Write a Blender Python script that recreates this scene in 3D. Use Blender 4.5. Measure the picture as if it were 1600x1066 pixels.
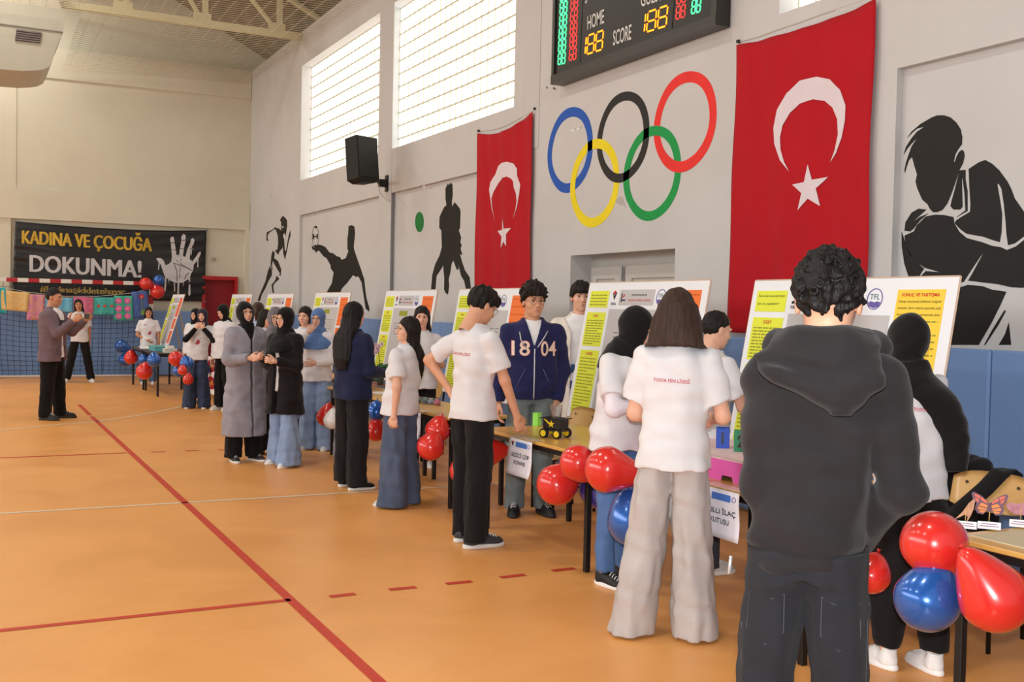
import bpy, bmesh, math, random
import numpy as np
from mathutils import Vector, Matrix, geometry
from mathutils.bvhtree import BVHTree

random.seed(4)
RNG = np.random.default_rng(7)
S = bpy.context.scene
COL = S.collection
for o in list(bpy.data.objects):
    bpy.data.objects.remove(o)

# ------------------------------------------------------------------ camera, sky, light, exposure
FPX, EYE = 1683.2, 1.57


def camera_axes(y, p, r):
    cy, sy = math.cos(y), math.sin(y)
    f = np.array([sy * math.cos(p), cy * math.cos(p), math.sin(p)])
    rt = np.array([cy, -sy, 0.0])
    up = np.cross(rt, f)
    c, s = math.cos(r), math.sin(r)
    return np.array([c * rt + s * up, -(-s * rt + c * up), f])


CR = camera_axes(0.47158731, -0.02925831, 0.02069822)
CAMPOS = np.array([0, 0, EYE])
cam_d = bpy.data.cameras.new('camera')
cam_d.sensor_width = 36
cam_d.lens = 36 * FPX / 1600
cam_d.clip_start, cam_d.clip_end = 0.05, 200
cam = bpy.data.objects.new('camera', cam_d)
COL.objects.link(cam)
M3 = Matrix((CR[0], -CR[1], -CR[2])).transposed()
cam.matrix_world = Matrix.Translation(CAMPOS) @ M3.to_4x4()
S.camera = cam

S.view_settings.view_transform = 'Standard'
S.view_settings.look = 'None'
S.view_settings.gamma = 1
S.view_settings.use_curve_mapping = False
S.view_settings.exposure = 0.0

wd = bpy.data.worlds.new('daylight')
S.world = wd
wd.use_nodes = True
bg = wd.node_tree.nodes['Background']
bg.inputs[0].default_value = (1.0, 0.97, 0.94, 1)
bg.inputs[1].default_value = 0.52


def area(name, loc, target, sx, sy, power, col):
    l = bpy.data.lights.new(name, 'AREA')
    l.shape = 'RECTANGLE'
    l.size, l.size_y, l.energy, l.color = sx, sy, power, col
    o = bpy.data.objects.new(name, l)
    o.location = loc
    d = Vector(target) - Vector(loc)
    o.rotation_euler = d.to_track_quat('-Z', 'Y').to_euler()
    COL.objects.link(o)
    return o


# daylight through the tall windows of the opposite side wall, hall lamps, and the flash on the camera
area('window_daylight', (-12, 11, 4.9), (3, 11, 1.2), 24, 2.6, 1000, (1.0, 0.98, 0.94))
for ly in (3, 8, 13, 18, 22.5):
    for lx in (-5.5, 0.2):
        area('hall_lamp_light', (lx, ly, 8.0), (lx, ly, 0), .7, .7, 96 if ly < 20 else 120, (1.0, 0.95, 0.86))
fl = bpy.data.lights.new('camera_flash', 'SPOT')
fl.energy, fl.color, fl.shadow_soft_size = 640, (0.95, 0.98, 1.0), 0.05
fl.spot_size, fl.spot_blend = math.radians(84), 0.5
flo = bpy.data.objects.new('camera_flash', fl)
flo.location = (0.0, 0.0, EYE + 0.14)
flo.rotation_euler = cam.matrix_world.to_euler()
COL.objects.link(flo)


# ------------------------------------------------------------------ pixel rays onto real planes of the hall
def ray(px, py):
    return CR.T @ np.array([px - 800, py - 533, FPX])


def atX(px, py, X):
    d = ray(px, py)
    return CAMPOS + d * X / d[0]


def atY(px, py, Y):
    d = ray(px, py)
    return CAMPOS + d * Y / d[1]


def atZ(px, py, Z=0.0):
    d = ray(px, py)
    return CAMPOS + d * (Z - EYE) / d[2]


# ------------------------------------------------------------------ materials
MATS = {}


def lin(c):
    return tuple(((v / 255) / 12.92 if v / 255 <= 0.04045 else ((v / 255 + 0.055) / 1.055) ** 2.4) for v in c)


def mat(name, rgb, rough=0.6, spec=0.3, metal=0, noise=0.0, nscale=20, bump=0.0, bscale=80, coat=0, sheen=0, emit=None, trans=0, alpha=1, stretch=None, rgb2=None, ior=None):
    """procedural surface: base colour given in sRGB 0-255, mottled by noise, with fine bump"""
    key = name
    if key in MATS:
        return MATS[key]
    m = bpy.data.materials.new(name)
    m.use_nodes = True
    nt = m.node_tree
    b = nt.nodes['Principled BSDF']
    c = lin(rgb)
    b.inputs['Base Color'].default_value = (*c, 1)
    b.inputs['Roughness'].default_value = rough
    b.inputs['Specular IOR Level'].default_value = spec
    b.inputs['Metallic'].default_value = metal
    if coat:
        b.inputs['Coat Weight'].default_value = coat
        b.inputs['Coat Roughness'].default_value = 0.08
    if sheen:
        b.inputs['Sheen Weight'].default_value = sheen
    if trans:
        b.inputs['Transmission Weight'].default_value = trans
        if ior:
            b.inputs['IOR'].default_value = ior
    if alpha < 1:
        b.inputs['Alpha'].default_value = alpha
    if emit:
        b.inputs['Emission Color'].default_value = (*lin(emit[0]), 1)
        b.inputs['Emission Strength'].default_value = emit[1]
    if noise or bump:
        tc = nt.nodes.new('ShaderNodeTexCoord')
        mp = nt.nodes.new('ShaderNodeMapping')
        nt.links.new(tc.outputs['Object'], mp.inputs[0])
        if stretch:
            mp.inputs['Scale'].default_value = stretch
    if noise:
        n = nt.nodes.new('ShaderNodeTexNoise')
        n.inputs['Scale'].default_value = nscale
        n.inputs['Detail'].default_value = 6
        n.inputs['Roughness'].default_value = 0.6
        nt.links.new(mp.outputs[0], n.inputs['Vector'])
        r = nt.nodes.new('ShaderNodeValToRGB')
        c2 = lin(rgb2) if rgb2 else tuple(v * (1 - noise) for v in c)
        c1 = c if rgb2 else tuple(min(1, v * (1 + noise)) for v in c)
        r.color_ramp.elements[0].color = (*c2, 1)
        r.color_ramp.elements[1].color = (*c1, 1)
        r.color_ramp.elements[0].position = 0.32
        r.color_ramp.elements[1].position = 0.68
        nt.links.new(n.outputs['Fac'], r.inputs[0])
        nt.links.new(r.outputs[0], b.inputs['Base Color'])
    if bump:
        n2 = nt.nodes.new('ShaderNodeTexNoise')
        n2.inputs['Scale'].default_value = bscale
        n2.inputs['Detail'].default_value = 3
        nt.links.new(mp.outputs[0], n2.inputs['Vector'])
        bp = nt.nodes.new('ShaderNodeBump')
        bp.inputs['Strength'].default_value = bump
        bp.inputs['Distance'].default_value = 0.01
        nt.links.new(n2.outputs['Fac'], bp.inputs['Height'])
        nt.links.new(bp.outputs[0], b.inputs['Normal'])
    MATS[key] = m
    return m


def cloth(name, rgb, noise=0.07, bump=0.25, bscale=260, rough=0.85, sheen=0.1, nscale=9, **k):
    return mat(name, rgb, rough, 0.15, noise=noise, nscale=nscale, bump=bump, bscale=bscale, sheen=sheen, **k)


# ------------------------------------------------------------------ mesh building
def tag(o, label=None, cat=None, group=None, kind=None):
    if label:
        o['label'] = label
    if cat:
        o['category'] = cat
    if group:
        o['group'] = group
    if kind:
        o['kind'] = kind
    return o


def empty(name, loc=(0, 0, 0), rz=0, label=None, cat=None, group=None, kind=None):
    o = bpy.data.objects.new(name, None)
    o.empty_display_size = 0.1
    o.location = [float(v) for v in loc]
    o.rotation_euler = (0, 0, rz)
    COL.objects.link(o)
    return tag(o, label, cat, group, kind)


def link(name, me, parent=None, loc=None, rot=None):
    o = bpy.data.objects.new(name, me)
    COL.objects.link(o)
    if parent is not None:
        o.parent = parent
    if loc is not None:
        o.location = [float(v) for v in loc]
    if rot is not None:
        o.rotation_euler = rot
    return o


def np_mesh(name, V, F, mats, smooth=True, mi=None):
    """V (n,3) array, F list of quads/tris or (m,4) array"""
    me = bpy.data.meshes.new(name)
    V = np.asarray(V, np.float32)
    if isinstance(F, np.ndarray):
        m, w = F.shape
        me.vertices.add(len(V))
        me.vertices.foreach_set('co', V.ravel())
        me.loops.add(m * w)
        me.loops.foreach_set('vertex_index', F.astype(np.int32).ravel())
        me.polygons.add(m)
        me.polygons.foreach_set('loop_start', np.arange(0, m * w, w, dtype=np.int32))
        me.update(calc_edges=True)
    else:
        me.from_pydata(V.tolist(), [], F)
    for mm in (mats if isinstance(mats, (list, tuple)) else [mats]):
        me.materials.append(mm)
    if mi is not None:
        me.polygons.foreach_set('material_index', np.asarray(mi, np.int32))
    me.polygons.foreach_set('use_smooth', [bool(smooth)] * len(me.polygons))
    me.update()
    return me


class MB:
    """collects boxes, tubes, prisms and prints, then links them as ONE mesh"""

    def __init__(s):
        s.v, s.f, s.m = [], [], []

    def add(s, v, f, m=0):
        n = len(s.v)
        s.v += [tuple(float(c) for c in p) for p in v]
        s.f += [tuple(n + i for i in q) for q in f]
        s.m += [m] * len(f)
        return s

    def box(s, lo, hi, m=0, M=None, bev=0.0):
        (x0, y0, z0), (x1, y1, z1) = lo, hi
        if bev <= 0:
            v = [(x, y, z) for z in (z0, z1) for y in (y0, y1) for x in (x0, x1)]
            f = [(0, 2, 3, 1), (4, 5, 7, 6), (0, 1, 5, 4), (2, 6, 7, 3), (0, 4, 6, 2), (1, 3, 7, 5)]
        else:
            b = min(bev, (x1 - x0) / 2.01, (y1 - y0) / 2.01, (z1 - z0) / 2.01)
            v, idx = [], {}
            for ix, (X, sx) in enumerate(((x0, 1), (x1, -1))):
                for iy, (Y, sy) in enumerate(((y0, 1), (y1, -1))):
                    for iz, (Z, sz) in enumerate(((z0, 1), (z1, -1))):
                        for ax in range(3):
                            p = [X + sx * b, Y + sy * b, Z + sz * b]
                            p[ax] = (X, Y, Z)[ax]
                            idx[ix, iy, iz, ax] = len(v)
                            v.append(tuple(p))
            g = lambda *k: idx[k]
            f = []
            for ax in range(3):
                a, c = [i for i in range(3) if i != ax]
                for e in (0, 1):
                    q = []
                    for (p, r) in ((0, 0), (1, 0), (1, 1), (0, 1)):
                        k = [0, 0, 0]
                        k[ax], k[a], k[c] = e, p, r
                        q.append(idx[k[0], k[1], k[2], ax])
                    f.append(tuple(q))
                for (p, r) in ((0, 0), (1, 0), (1, 1), (0, 1)):
                    q = []
                    for e, w in ((0, a), (1, a), (1, c), (0, c)):
                        k = [0, 0, 0]
                        k[ax], k[a], k[c] = e, p, r
                        q.append(idx[k[0], k[1], k[2], w])
                    f.append(tuple(q))
            for ix in (0, 1):
                for iy in (0, 1):
                    for iz in (0, 1):
                        f.append(tuple(idx[ix, iy, iz, ax] for ax in range(3)))
            cc = Vector(((x0 + x1) / 2, (y0 + y1) / 2, (z0 + z1) / 2))
            f2 = []
            for q in f:
                P = [Vector(v[i]) for i in q]
                n = (P[1] - P[0]).cross(P[2] - P[0])
                mid = sum(P, Vector()) / len(P)
                f2.append(q if n.dot(mid - cc) > 0 else tuple(reversed(q)))
            f = f2
        if M is not None:
            v = [tuple(M @ Vector(p)) for p in v]
        return s.add(v, f, m)

    def tube(s, pts, r, n=6, m=0, cap=True):
        P = [Vector([float(c) for c in p]) for p in pts]
        rs = r if isinstance(r, (list, tuple)) else [r] * len(P)
        v, f = [], []
        up = None
        for i, p in enumerate(P):
            t = (P[min(i + 1, len(P) - 1)] - P[max(i - 1, 0)])
            if t.length < 1e-9:
                t = Vector((0, 0, 1))
            t.normalize()
            if up is None:
                up = t.orthogonal().normalized()
            up = (up - t * up.dot(t))
            up = up.normalized() if up.length > 1e-6 else t.orthogonal().normalized()
            w = t.cross(up)
            for k in range(n):
                a = 2 * math.pi * (k + .5) / n
                v.append(p + (up * math.cos(a) + w * math.sin(a)) * rs[i])
        for i in range(len(P) - 1):
            for k in range(n):
                a, b = i * n + k, i * n + (k + 1) % n
                f.append((a, b, b + n, a + n))
        if cap:
            f.append(tuple(reversed(range(n))))
            f.append(tuple(range((len(P) - 1) * n, len(P) * n)))
        return s.add(v, f, m)

    def lathe(s, prof, n=16, m=0, M=None):
        """prof: (r, z) list; closed at ends where r == 0"""
        v, f, rings = [], [], []
        for r, z in prof:
            if r <= 1e-6:
                rings.append([len(v)])
                v.append((0, 0, z))
            else:
                rings.append(list(range(len(v), len(v) + n)))
                v += [(r * math.cos(2 * math.pi * k / n), r * math.sin(2 * math.pi * k / n), z) for k in range(n)]
        for a, b in zip(rings, rings[1:]):
            for k in range(n):
                q = [a[k % len(a)], a[(k + 1) % len(a)], b[(k + 1) % len(b)], b[k % len(b)]]
                q = [x for i, x in enumerate(q) if x not in q[:i]]
                if len(q) > 2:
                    f.append(tuple(q))
        if M is not None:
            v = [tuple(M @ Vector(p)) for p in v]
        return s.add(v, f, m)

    def poly(s, outline, fmap, t=0.003, m=0, holes=()):
        """flat shape with thickness: fmap(u, v, h) -> 3D, h = height over the carrier"""
        loops = [[Vector((float(a), float(b), 0)) for a, b in L] for L in (outline, *holes)]
        tri = geometry.tessellate_polygon(loops)
        flat = [p for L in loops for p in L]
        n = len(flat)
        v = [fmap(p.x, p.y, t) for p in flat] + [fmap(p.x, p.y, 0) for p in flat]
        if tri:
            a, b, c = [Vector([float(q) for q in v[i]]) for i in tri[0]]
            w = Vector([float(q) for q in v[n + tri[0][0]]])
            if (b - a).cross(c - a).dot(a - w) < 0:
                tri = [tuple(reversed(q)) for q in tri]
        f = [tuple(q) for q in tri]
        k = 0
        for L in loops:
            for i in range(len(L)):
                a, b = k + i, k + (i + 1) % len(L)
                f.append((a, b, n + b, n + a))
            k += len(L)
        return s.add(v, f, m)

    def poly_diced(s, outline, fmap, step, t=0.002, m=0, tris=None):
        """flat shape cut into small facets so that it follows a curved carrier"""
        bm = bmesh.new()
        if tris is None:
            vs = [bm.verts.new((float(a), float(b), 0)) for a, b in outline]
            for q in geometry.tessellate_polygon([[Vector((float(a), float(b), 0)) for a, b in outline]]):
                try:
                    bm.faces.new([vs[i] for i in q])
                except ValueError:
                    pass
        else:
            vs = [bm.verts.new((float(a), float(b), 0)) for a, b in tris[0]]
            for q in tris[1]:
                try:
                    bm.faces.new([vs[i] for i in q])
                except ValueError:
                    pass
        for ax in (0, 1):
            lo = min(v.co[ax] for v in bm.verts)
            hi = max(v.co[ax] for v in bm.verts)
            k = lo + step
            while k < hi:
                co = [0, 0, 0]
                no = [0, 0, 0]
                co[ax], no[ax] = k, 1
                bmesh.ops.bisect_plane(bm, geom=bm.verts[:] + bm.edges[:] + bm.faces[:], plane_co=co, plane_no=no)
                k += step
        bm.verts.index_update()
        pts = [fmap(v.co.x, v.co.y, t) for v in bm.verts]
        F = []
        for f in bm.faces:
            q = [v.index for v in f.verts]
            F.append(q)
        if F:
            w = [fmap(v.co.x, v.co.y, 0) for v in list(bm.faces)[0].verts]
            a, b, c = [Vector([float(z) for z in pts[i]]) for i in F[0][:3]]
            if (b - a).cross(c - a).dot(a - Vector([float(z) for z in w[0]])) < 0:
                F = [list(reversed(q)) for q in F]
        bm.free()
        return s.add(pts, F, m)

    def text(s, txt, fmap, m=0, bold=0.0, box=None, h=0.0025, keep=False):
        """lettering laid on a surface; box = (u0, v0, width, height) of the cap line"""
        V, F = text_shape(txt, bold)
        u0, v0, w, hh = box
        if keep:
            w = hh * keep
        return s.add([fmap(u0 + p[0] * w, v0 + p[1] * hh, h) for p in V], F, m)

    def build(s, name, mats, parent=None, smooth=False, loc=None, rot=None):
        me = np_mesh(name, np.array(s.v), s.f, mats, smooth, s.m)
        return link(name, me, parent, loc, rot)


TXT = {}


def text_shape(txt, bold=0.0):
    k = (txt, bold)
    if k not in TXT:
        c = bpy.data.curves.new('lettering', 'FONT')
        c.body = txt
        c.size = 1
        c.offset = bold
        c.resolution_u = 3
        c.fill_mode = 'FRONT'
        o = bpy.data.objects.new('lettering', c)
        COL.objects.link(o)
        dg = bpy.context.evaluated_depsgraph_get()
        me = bpy.data.meshes.new_from_object(o.evaluated_get(dg))
        V = np.array([v.co[:] for v in me.vertices])
        F = [tuple(p.vertices) for p in me.polygons]
        bpy.data.objects.remove(o)
        bpy.data.curves.remove(c)
        bpy.data.meshes.remove(me)
        x0, x1 = V[:, 0].min(), V[:, 0].max()
        V[:, 0] = (V[:, 0] - x0) / (x1 - x0)
        V[:, 1] = V[:, 1] / 0.73
        TXT[k] = (V[:, :2].tolist(), F)
    return TXT[k]


def quad_map(bl, br, tl, nrm):
    """unit square (u right, v up) -> plane through three corner points"""
    bl, br, tl, nrm = map(lambda p: np.array(p, float), (bl, br, tl, nrm))
    return lambda u, v, h=0: bl + (br - bl) * u + (tl - bl) * v + nrm * h


def smooth_obj(o, ang=0.6):
    o.data.polygons.foreach_set('use_smooth', [True] * len(o.data.polygons))
    return o


# ------------------------------------------------------------------ common materials
def wall_material():
    m = mat('painted_plaster', (198, 197, 196), 0.75, 0.25, noise=0.035, nscale=1.3, bump=0.25, bscale=14)
    return m


PLASTER = wall_material()
BEAM = mat('beam_paint', (195, 194, 193), 0.75, 0.25, noise=0.03, nscale=1.1, bump=0.2, bscale=20)
BACKP = mat('back_wall_paint', (211, 207, 188), 0.75, 0.25, noise=0.05, nscale=0.6, bump=0.2, bscale=12)
BLACK = mat('black_metal', (22, 20, 21), 0.42, 0.4)
BLACKPAINT = mat('black_wall_paint', (24, 23, 23), 0.6, 0.3, noise=0.15, nscale=6)
WHITE = mat('white_print', (235, 236, 238), 0.6, 0.3)
WOOD = mat('beech_veneer', (214, 166, 88), 0.28, 0.5, noise=0.0, bump=0.03, bscale=40, rgb2=(196, 146, 70))
BLUE = mat('blue_vinyl', (116, 150, 200), 0.5, 0.4, noise=0.05, nscale=2, bump=0.15, bscale=5)


def floor_material():
    m = bpy.data.materials.new('orange_court_floor')
    m.use_nodes = True
    nt = m.node_tree
    b = nt.nodes['Principled BSDF']
    b.inputs['Roughness'].default_value = 0.36
    b.inputs['Specular IOR Level'].default_value = 0.35
    tc = nt.nodes.new('ShaderNodeTexCoord')
    n1 = nt.nodes.new('ShaderNodeTexNoise')
    n1.inputs['Scale'].default_value = 1.1
    n1.inputs['Detail'].default_value = 10
    n1.inputs['Roughness'].default_value = 0.65
    n1.inputs['Distortion'].default_value = 0.8
    nt.links.new(tc.outputs['Object'], n1.inputs['Vector'])
    r = nt.nodes.new('ShaderNodeValToRGB')
    r.color_ramp.elements[0].color = (*lin((226, 156, 84)), 1)
    r.color_ramp.elements[1].color = (*lin((240, 172, 98)), 1)
    r.color_ramp.elements[0].position, r.color_ramp.elements[1].position = 0.35, 0.7
    nt.links.new(n1.outputs['Fac'], r.inputs[0])
    # scuffs: thin stretched grey streaks
    mp = nt.nodes.new('ShaderNodeMapping')
    mp.inputs['Rotation'].default_value = (0, 0, 0.5)
    mp.inputs['Scale'].default_value = (0.9, 5.5, 1)
    nt.links.new(tc.outputs['Object'], mp.inputs[0])
    n2 = nt.nodes.new('ShaderNodeTexNoise')
    n2.inputs['Scale'].default_value = 2.3
    n2.inputs['Detail'].default_value = 8
    n2.inputs['Roughness'].default_value = 0.75
    n2.inputs['Distortion'].default_value = 1.5
    nt.links.new(mp.outputs[0], n2.inputs['Vector'])
    r2 = nt.nodes.new('ShaderNodeValToRGB')
    r2.color_ramp.elements[0].position, r2.color_ramp.elements[1].position = 0.64, 0.78
    nt.links.new(n2.outputs['Fac'], r2.inputs[0])
    mx = nt.nodes.new('ShaderNodeMix')
    mx.data_type = 'RGBA'
    mx.inputs[7].default_value = (*lin((226, 182, 134)), 1)
    ml = nt.nodes.new('ShaderNodeMath')
    ml.operation = 'MULTIPLY'
    ml.inputs[1].default_value = 0.55
    nt.links.new(r2.outputs[0], ml.inputs[0])
    nt.links.new(ml.outputs[0], mx.inputs[0])
    nt.links.new(r.outputs[0], mx.inputs[6])
    nt.links.new(mx.outputs[2], b.inputs['Base Color'])
    rr = nt.nodes.new('ShaderNodeMapRange')
    rr.inputs[3].default_value, rr.inputs[4].default_value = 0.3, 0.46
    nt.links.new(n1.outputs['Fac'], rr.inputs[0])
    nt.links.new(rr.outputs[0], b.inputs['Roughness'])
    bp = nt.nodes.new('ShaderNodeBump')
    bp.inputs['Strength'].default_value = 0.04
    nt.links.new(n1.outputs['Fac'], bp.inputs['Height'])
    nt.links.new(bp.outputs[0], b.inputs['Normal'])
    return m


# ================================================================== THE HALL
XW, YB = 5.61, 23.8            # face of the right wall, face of the back wall
ZE = 6.67                      # eaves
floor = MB().box((-14, -4, -0.1), (6.2, 24.3, 0)).build('floor', floor_material())
tag(floor, kind='structure')
REDL = mat('red_floor_tape', (196, 62, 42), 0.5, 0.3, noise=0.12, nscale=14)
WHL = mat('white_floor_line', (226, 208, 180), 0.5, 0.3, noise=0.08, nscale=9)


def floor_line(pts, w, m, name='court_line'):
    mb = MB()
    P = [np.array(p, float) for p in pts]
    L, Rr = [], []
    for i, p in enumerate(P):
        t = P[min(i + 1, len(P) - 1)] - P[max(i - 1, 0)]
        t /= np.linalg.norm(t)
        n = np.array([-t[1], t[0]]) * w / 2
        L.append(p + n)
        Rr.append(p - n)
    h = 0.002
    v = [(*p, h) for p in L] + [(*p, h) for p in Rr]
    n = len(P)
    mb.add(v, [(i + n, i + 1 + n, i + 1, i) for i in range(n - 1)])
    return mb.build(name, m, floor)


floor_line([(1.56, -3), (1.56, 15.55)], 0.055, REDL)
floor_line([(1.56, 15.75), (1.565, 17.4)], 0.055, REDL)
floor_line([(-6, 5.59), (1.56, 5.59)], 0.05, REDL)
for a, b in (((515, 933), (555, 928.5)), ((608, 922), (650, 918)), ((697, 913), (737, 909)), ((782, 903), (820, 898.5)), ((863, 892.5), (898, 888.5))):
    p, q = atZ(*a), atZ(*b)
    floor_line([(p[0], p[1]), (q[0], q[1])], 0.052, REDL, 'court_line_dash')
pa, pb = atZ(0, 803), atZ(793, 755.6)
dd = (pb - pa) / np.linalg.norm(pb - pa)
floor_line([(pa - dd * 6)[:2], (pb + dd * 3.0)[:2]], 0.045, WHL)
pa, pb = atZ(0, 716), atZ(197, 708)
floor_line([pa[:2] - (pb - pa)[:2] * 3, pb[:2]], 0.05, REDL)
for a, b in (((237, 707), (258, 706)), ((289, 705), (311, 704.2)), ((340, 703.5), (356, 703))):
    floor_line([atZ(*a)[:2], atZ(*b)[:2]], 0.05, REDL, 'court_line_dash')
arc = [atZ(*p) for p in ((-30, 676), (0, 672.5), (50, 667.5), (100, 663), (150, 659.5), (200, 652), (240, 645), (270, 638.5), (297, 632))]
floor_line([p[:2] for p in arc], 0.05, WHL)
pa, pb = atZ(0, 600.5), atZ(186, 597)
floor_line([pa[:2] - (pb - pa)[:2], pb[:2]], 0.05, WHL)

# right wall: piers, beam, recessed panels, window openings, door niche
T0, T1, XR = XW, 6.0, 5.67
mb = MB()
W1, W2, W3 = (15.62, 19.86), (11.07, 15.27), (4.67, 6.57)
ZS, ZT = 3.895, 6.03
mb.box((T0, -4, 3.25), (T1, 24.2, ZS))                       # beam band
mb.box((T0, -4, ZT), (T1, 24.2, ZE))                         # above the windows
prev = -4
for a, b in (W3, W2, W1):
    mb.box((T0, prev, ZS), (T1, a, ZT))
    prev = b
mb.box((T0, prev, ZS), (T1, 24.2, ZT))
wall_r = mb.build('wall_right', PLASTER)
tag(wall_r, kind='structure')
mb = MB()
DY0, DY1, DZ = 7.86, 9.7, 2.14
for a, b, x in ((19.86, 24.2, T0), (15.54, 19.86, XR), (15.08, 15.54, T0), (11.0, 15.08, XR), (DY1, 11.0, T0), (5.36, DY0, T0), (-4, 5.36, XR)):
    mb.box((x, a, 0), (T1, b, 3.25))
mb.box((T0, DY0, DZ), (T1, DY1, 3.25))
o = mb.build('wall_right_lower', PLASTER)
tag(o, kind='structure')
# slim lighter piers beside the recesses
for n, (a, b) in enumerate(((15.0, 15.5), (10.45, 10.85), (5.6, 5.95))):
    o = MB().box((T0 - 0.008, a, 3.35 if n else 0), (T0, b, ZE)).build('trim_%d' % (n + 1), BEAM)
    tag(o, kind='structure')
# double door in the niche
DG = mat('grey_door_paint', (188, 184, 178), 0.5, 0.4, noise=0.03, nscale=3)
dr = MB().box((5.86, DY0, 0), (5.97, DY1, DZ)).build('door_1', DG)
tag(dr, kind='structure')
mid = 8.98
for a, b in ((DY0 + .08, mid - .03), (mid + .05, DY1 - .1)):
    d2 = MB()
    d2.box((5.82, a, .05), (5.86, b, 2.02))
    o = d2.build('door_leaf', DG, dr)
    fr = MB()
    w = 0.11
    fr.box((5.80, a, 1.90), (5.82, b, 2.02)).box((5.80, a, .05), (5.82, a + w, 1.9)).box((5.80, b - w, .05), (5.82, b, 1.9))
    fr.build('door_frame_rail', DG, dr)
MB().tube([(5.79, mid + .03, .1), (5.79, mid + .03, 2.05)], 0.011, 6).build('latch_rod', mat('steel', (170, 170, 172), 0.3, .5, 1), dr)

# glass-block windows, each block its own piece
GB = mat('glass_block', (235, 238, 240), 0.25, 0.5, emit=((255, 253, 246), 2.6))
MORTAR = mat('window_mortar', (186, 182, 164), 0.8, 0.2, emit=((206, 200, 170), 0.22))  # faint backlight put into the mortar joints as a glow of their own
nw = 0


def block_window(y0, y1, cols, rows, nm):
    w, h = (y1 - y0) / cols, (ZT - ZS) / rows
    g = MB()
    for i in range(cols + 1):
        y = y0 + i * w
        g.box((5.80, y - .006, ZS), (5.88, y + .006, ZT))
    for j in range(rows + 1):
        z = ZS + j * h
        g.box((5.80, y0, z - .011), (5.88, y1, z + .011))
    root = g.build(nm, MORTAR)
    tag(root, kind='structure')
    me = None
    for i in range(cols):
        for j in range(rows):
            c = (5.845, y0 + (i + .5) * w, ZS + (j + .5) * h)
            if me is None:
                b = MB().box((-.038, -w / 2 + .007, -h / 2 + .012), (.038, w / 2 - .007, h / 2 - .012), bev=.012)
                o = b.build('glass_block', GB, root, loc=c)
                me = o.data
            else:
                link('glass_block', me, root, c)


block_window(*W1, 22, 11, 'window_1')
block_window(*W2, 22, 11, 'window_2')
block_window(*W3, 10, 11, 'window_3')

# blue wall padding, one piece per pad
def padding(name, along_y, a, b, n, face, depth, z1):
    root = empty(name)
    tag(root, kind='structure')
    w = (b - a) / n
    for i in range(n):
        p, q = a + i * w + .004, a + (i + 1) * w - .004
        mb = MB()
        if along_y:
            mb.box((face - depth, p, .02), (face, q, z1), bev=.014)
        else:
            mb.box((p, face - depth, .02), (q, face, z1), bev=.014)
        mb.build('wall_pad', BLUE, root)
    return root


padding('wall_right_padding', True, -1, 7.8, 8, XW - .004, .055, 1.385)
padding('wall_right_padding', True, 9.75, 23.7, 13, XW - .004, .055, 1.385)
padding('wall_back_padding', False, -3.2, 4.5, 8, YB - .004, .055, 1.385)

# back wall: recessed panel between ledges, beams, red double door
mb = MB()
mb.box((-14, YB, 3.19), (6.2, 24.3, ZE))
mb.box((-14, YB, 0), (0.84, 24.3, 3.19))
mb.box((0.84, YB + .06, 0), (4.6, 24.3, 3.19))
mb.box((5.36, YB + .06, 0), (6.2, 24.3, 3.19))
mb.box((4.6, YB + .06, 2.16), (5.36, 24.3, 3.19))
mb.box((-14, YB + .45, ZE), (6.2, YB + .6, 11.5))
wb = mb.build('wall_back', BACKP)
tag(wb, kind='structure')
for n, (z0, z1, x0) in enumerate(((3.19, 3.79, -14), (6.05, 6.6, 0.95))):
    o = MB().box((x0, YB - .03, z0), (5.6, YB, z1)).build('trim_%d' % (n + 11), BACKP)
    tag(o, kind='structure')
o = MB().box((0.85, YB - .015, 3.79), (0.93, YB, 6.05)).box((5.50, YB - .03, 0), (XW, YB + .06, 3.19)).build('trim_13', BACKP)
tag(o, kind='structure')
RED = mat('red_door_paint', (150, 22, 28), 0.45, 0.4, noise=0.05, nscale=3)
d3 = MB().box((4.66, YB + .2, 0), (5.30, YB + .26, 2.08)).build('door_2', RED)
tag(d3, kind='structure')
fr = MB()
fr.box((4.60, YB - .02, 0), (4.66, YB + .26, 2.16)).box((5.30, YB - .02, 0), (5.36, YB + .26, 2.16)).box((4.66, YB - .02, 2.08), (5.30, YB + .26, 2.16))
fr.build('door_frame', mat('red_frame_paint', (178, 30, 36), 0.4, 0.4), d3)

# roof: barrel of ribbed sheets, one lattice truss, safety net below it
RIB = mat('roof_sheet', (128, 116, 98), 0.6, 0.3, noise=0.08, nscale=2)
mb = MB()
N = 40
prof = []
for i in range(N + 1):
    t = i / N
    x = 6.2 - t * 20.2
    z = ZE + .25 + 3.4 * math.sin(math.pi * min(1, max(0, (6.2 - x) / 20.2)))
    prof.append((x, z))
v = []
ny = 120
for j in range(ny + 1):
    y = -4 + j * 28.5 / ny
    off = 0.05 if j % 2 else 0
    v += [(x, y, z + off) for x, z in prof]
f = [(j * (N + 1) + i, j * (N + 1) + i + 1, (j + 1) * (N + 1) + i + 1, (j + 1) * (N + 1) + i) for j in range(ny) for i in range(N)]
mb.add(v, f)
ceil = mb.build('ceiling', RIB)
tag(ceil, kind='structure')
CREAM = mat('cream_steel', (206, 198, 158), 0.5, 0.4)
TY = 19.95
tr = empty('roof_truss', (0, TY, ZE), 0, 'cream painted steel lattice truss under the roof behind the safety net', 'truss')
m = MB().box((-14, -.06, -.14), (5.6, .06, -.02)).build('bottom_chord', CREAM, tr)
top = lambda x: .25 + 3.3 * math.sin(math.pi * min(1, max(0, (6.2 - x) / 20.2)))
MB().tube([(6.2 - .5 * i, 0, top(6.2 - .5 * i) - .08) for i in range(41)], .06, 6).build('top_chord', CREAM, tr)
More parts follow.
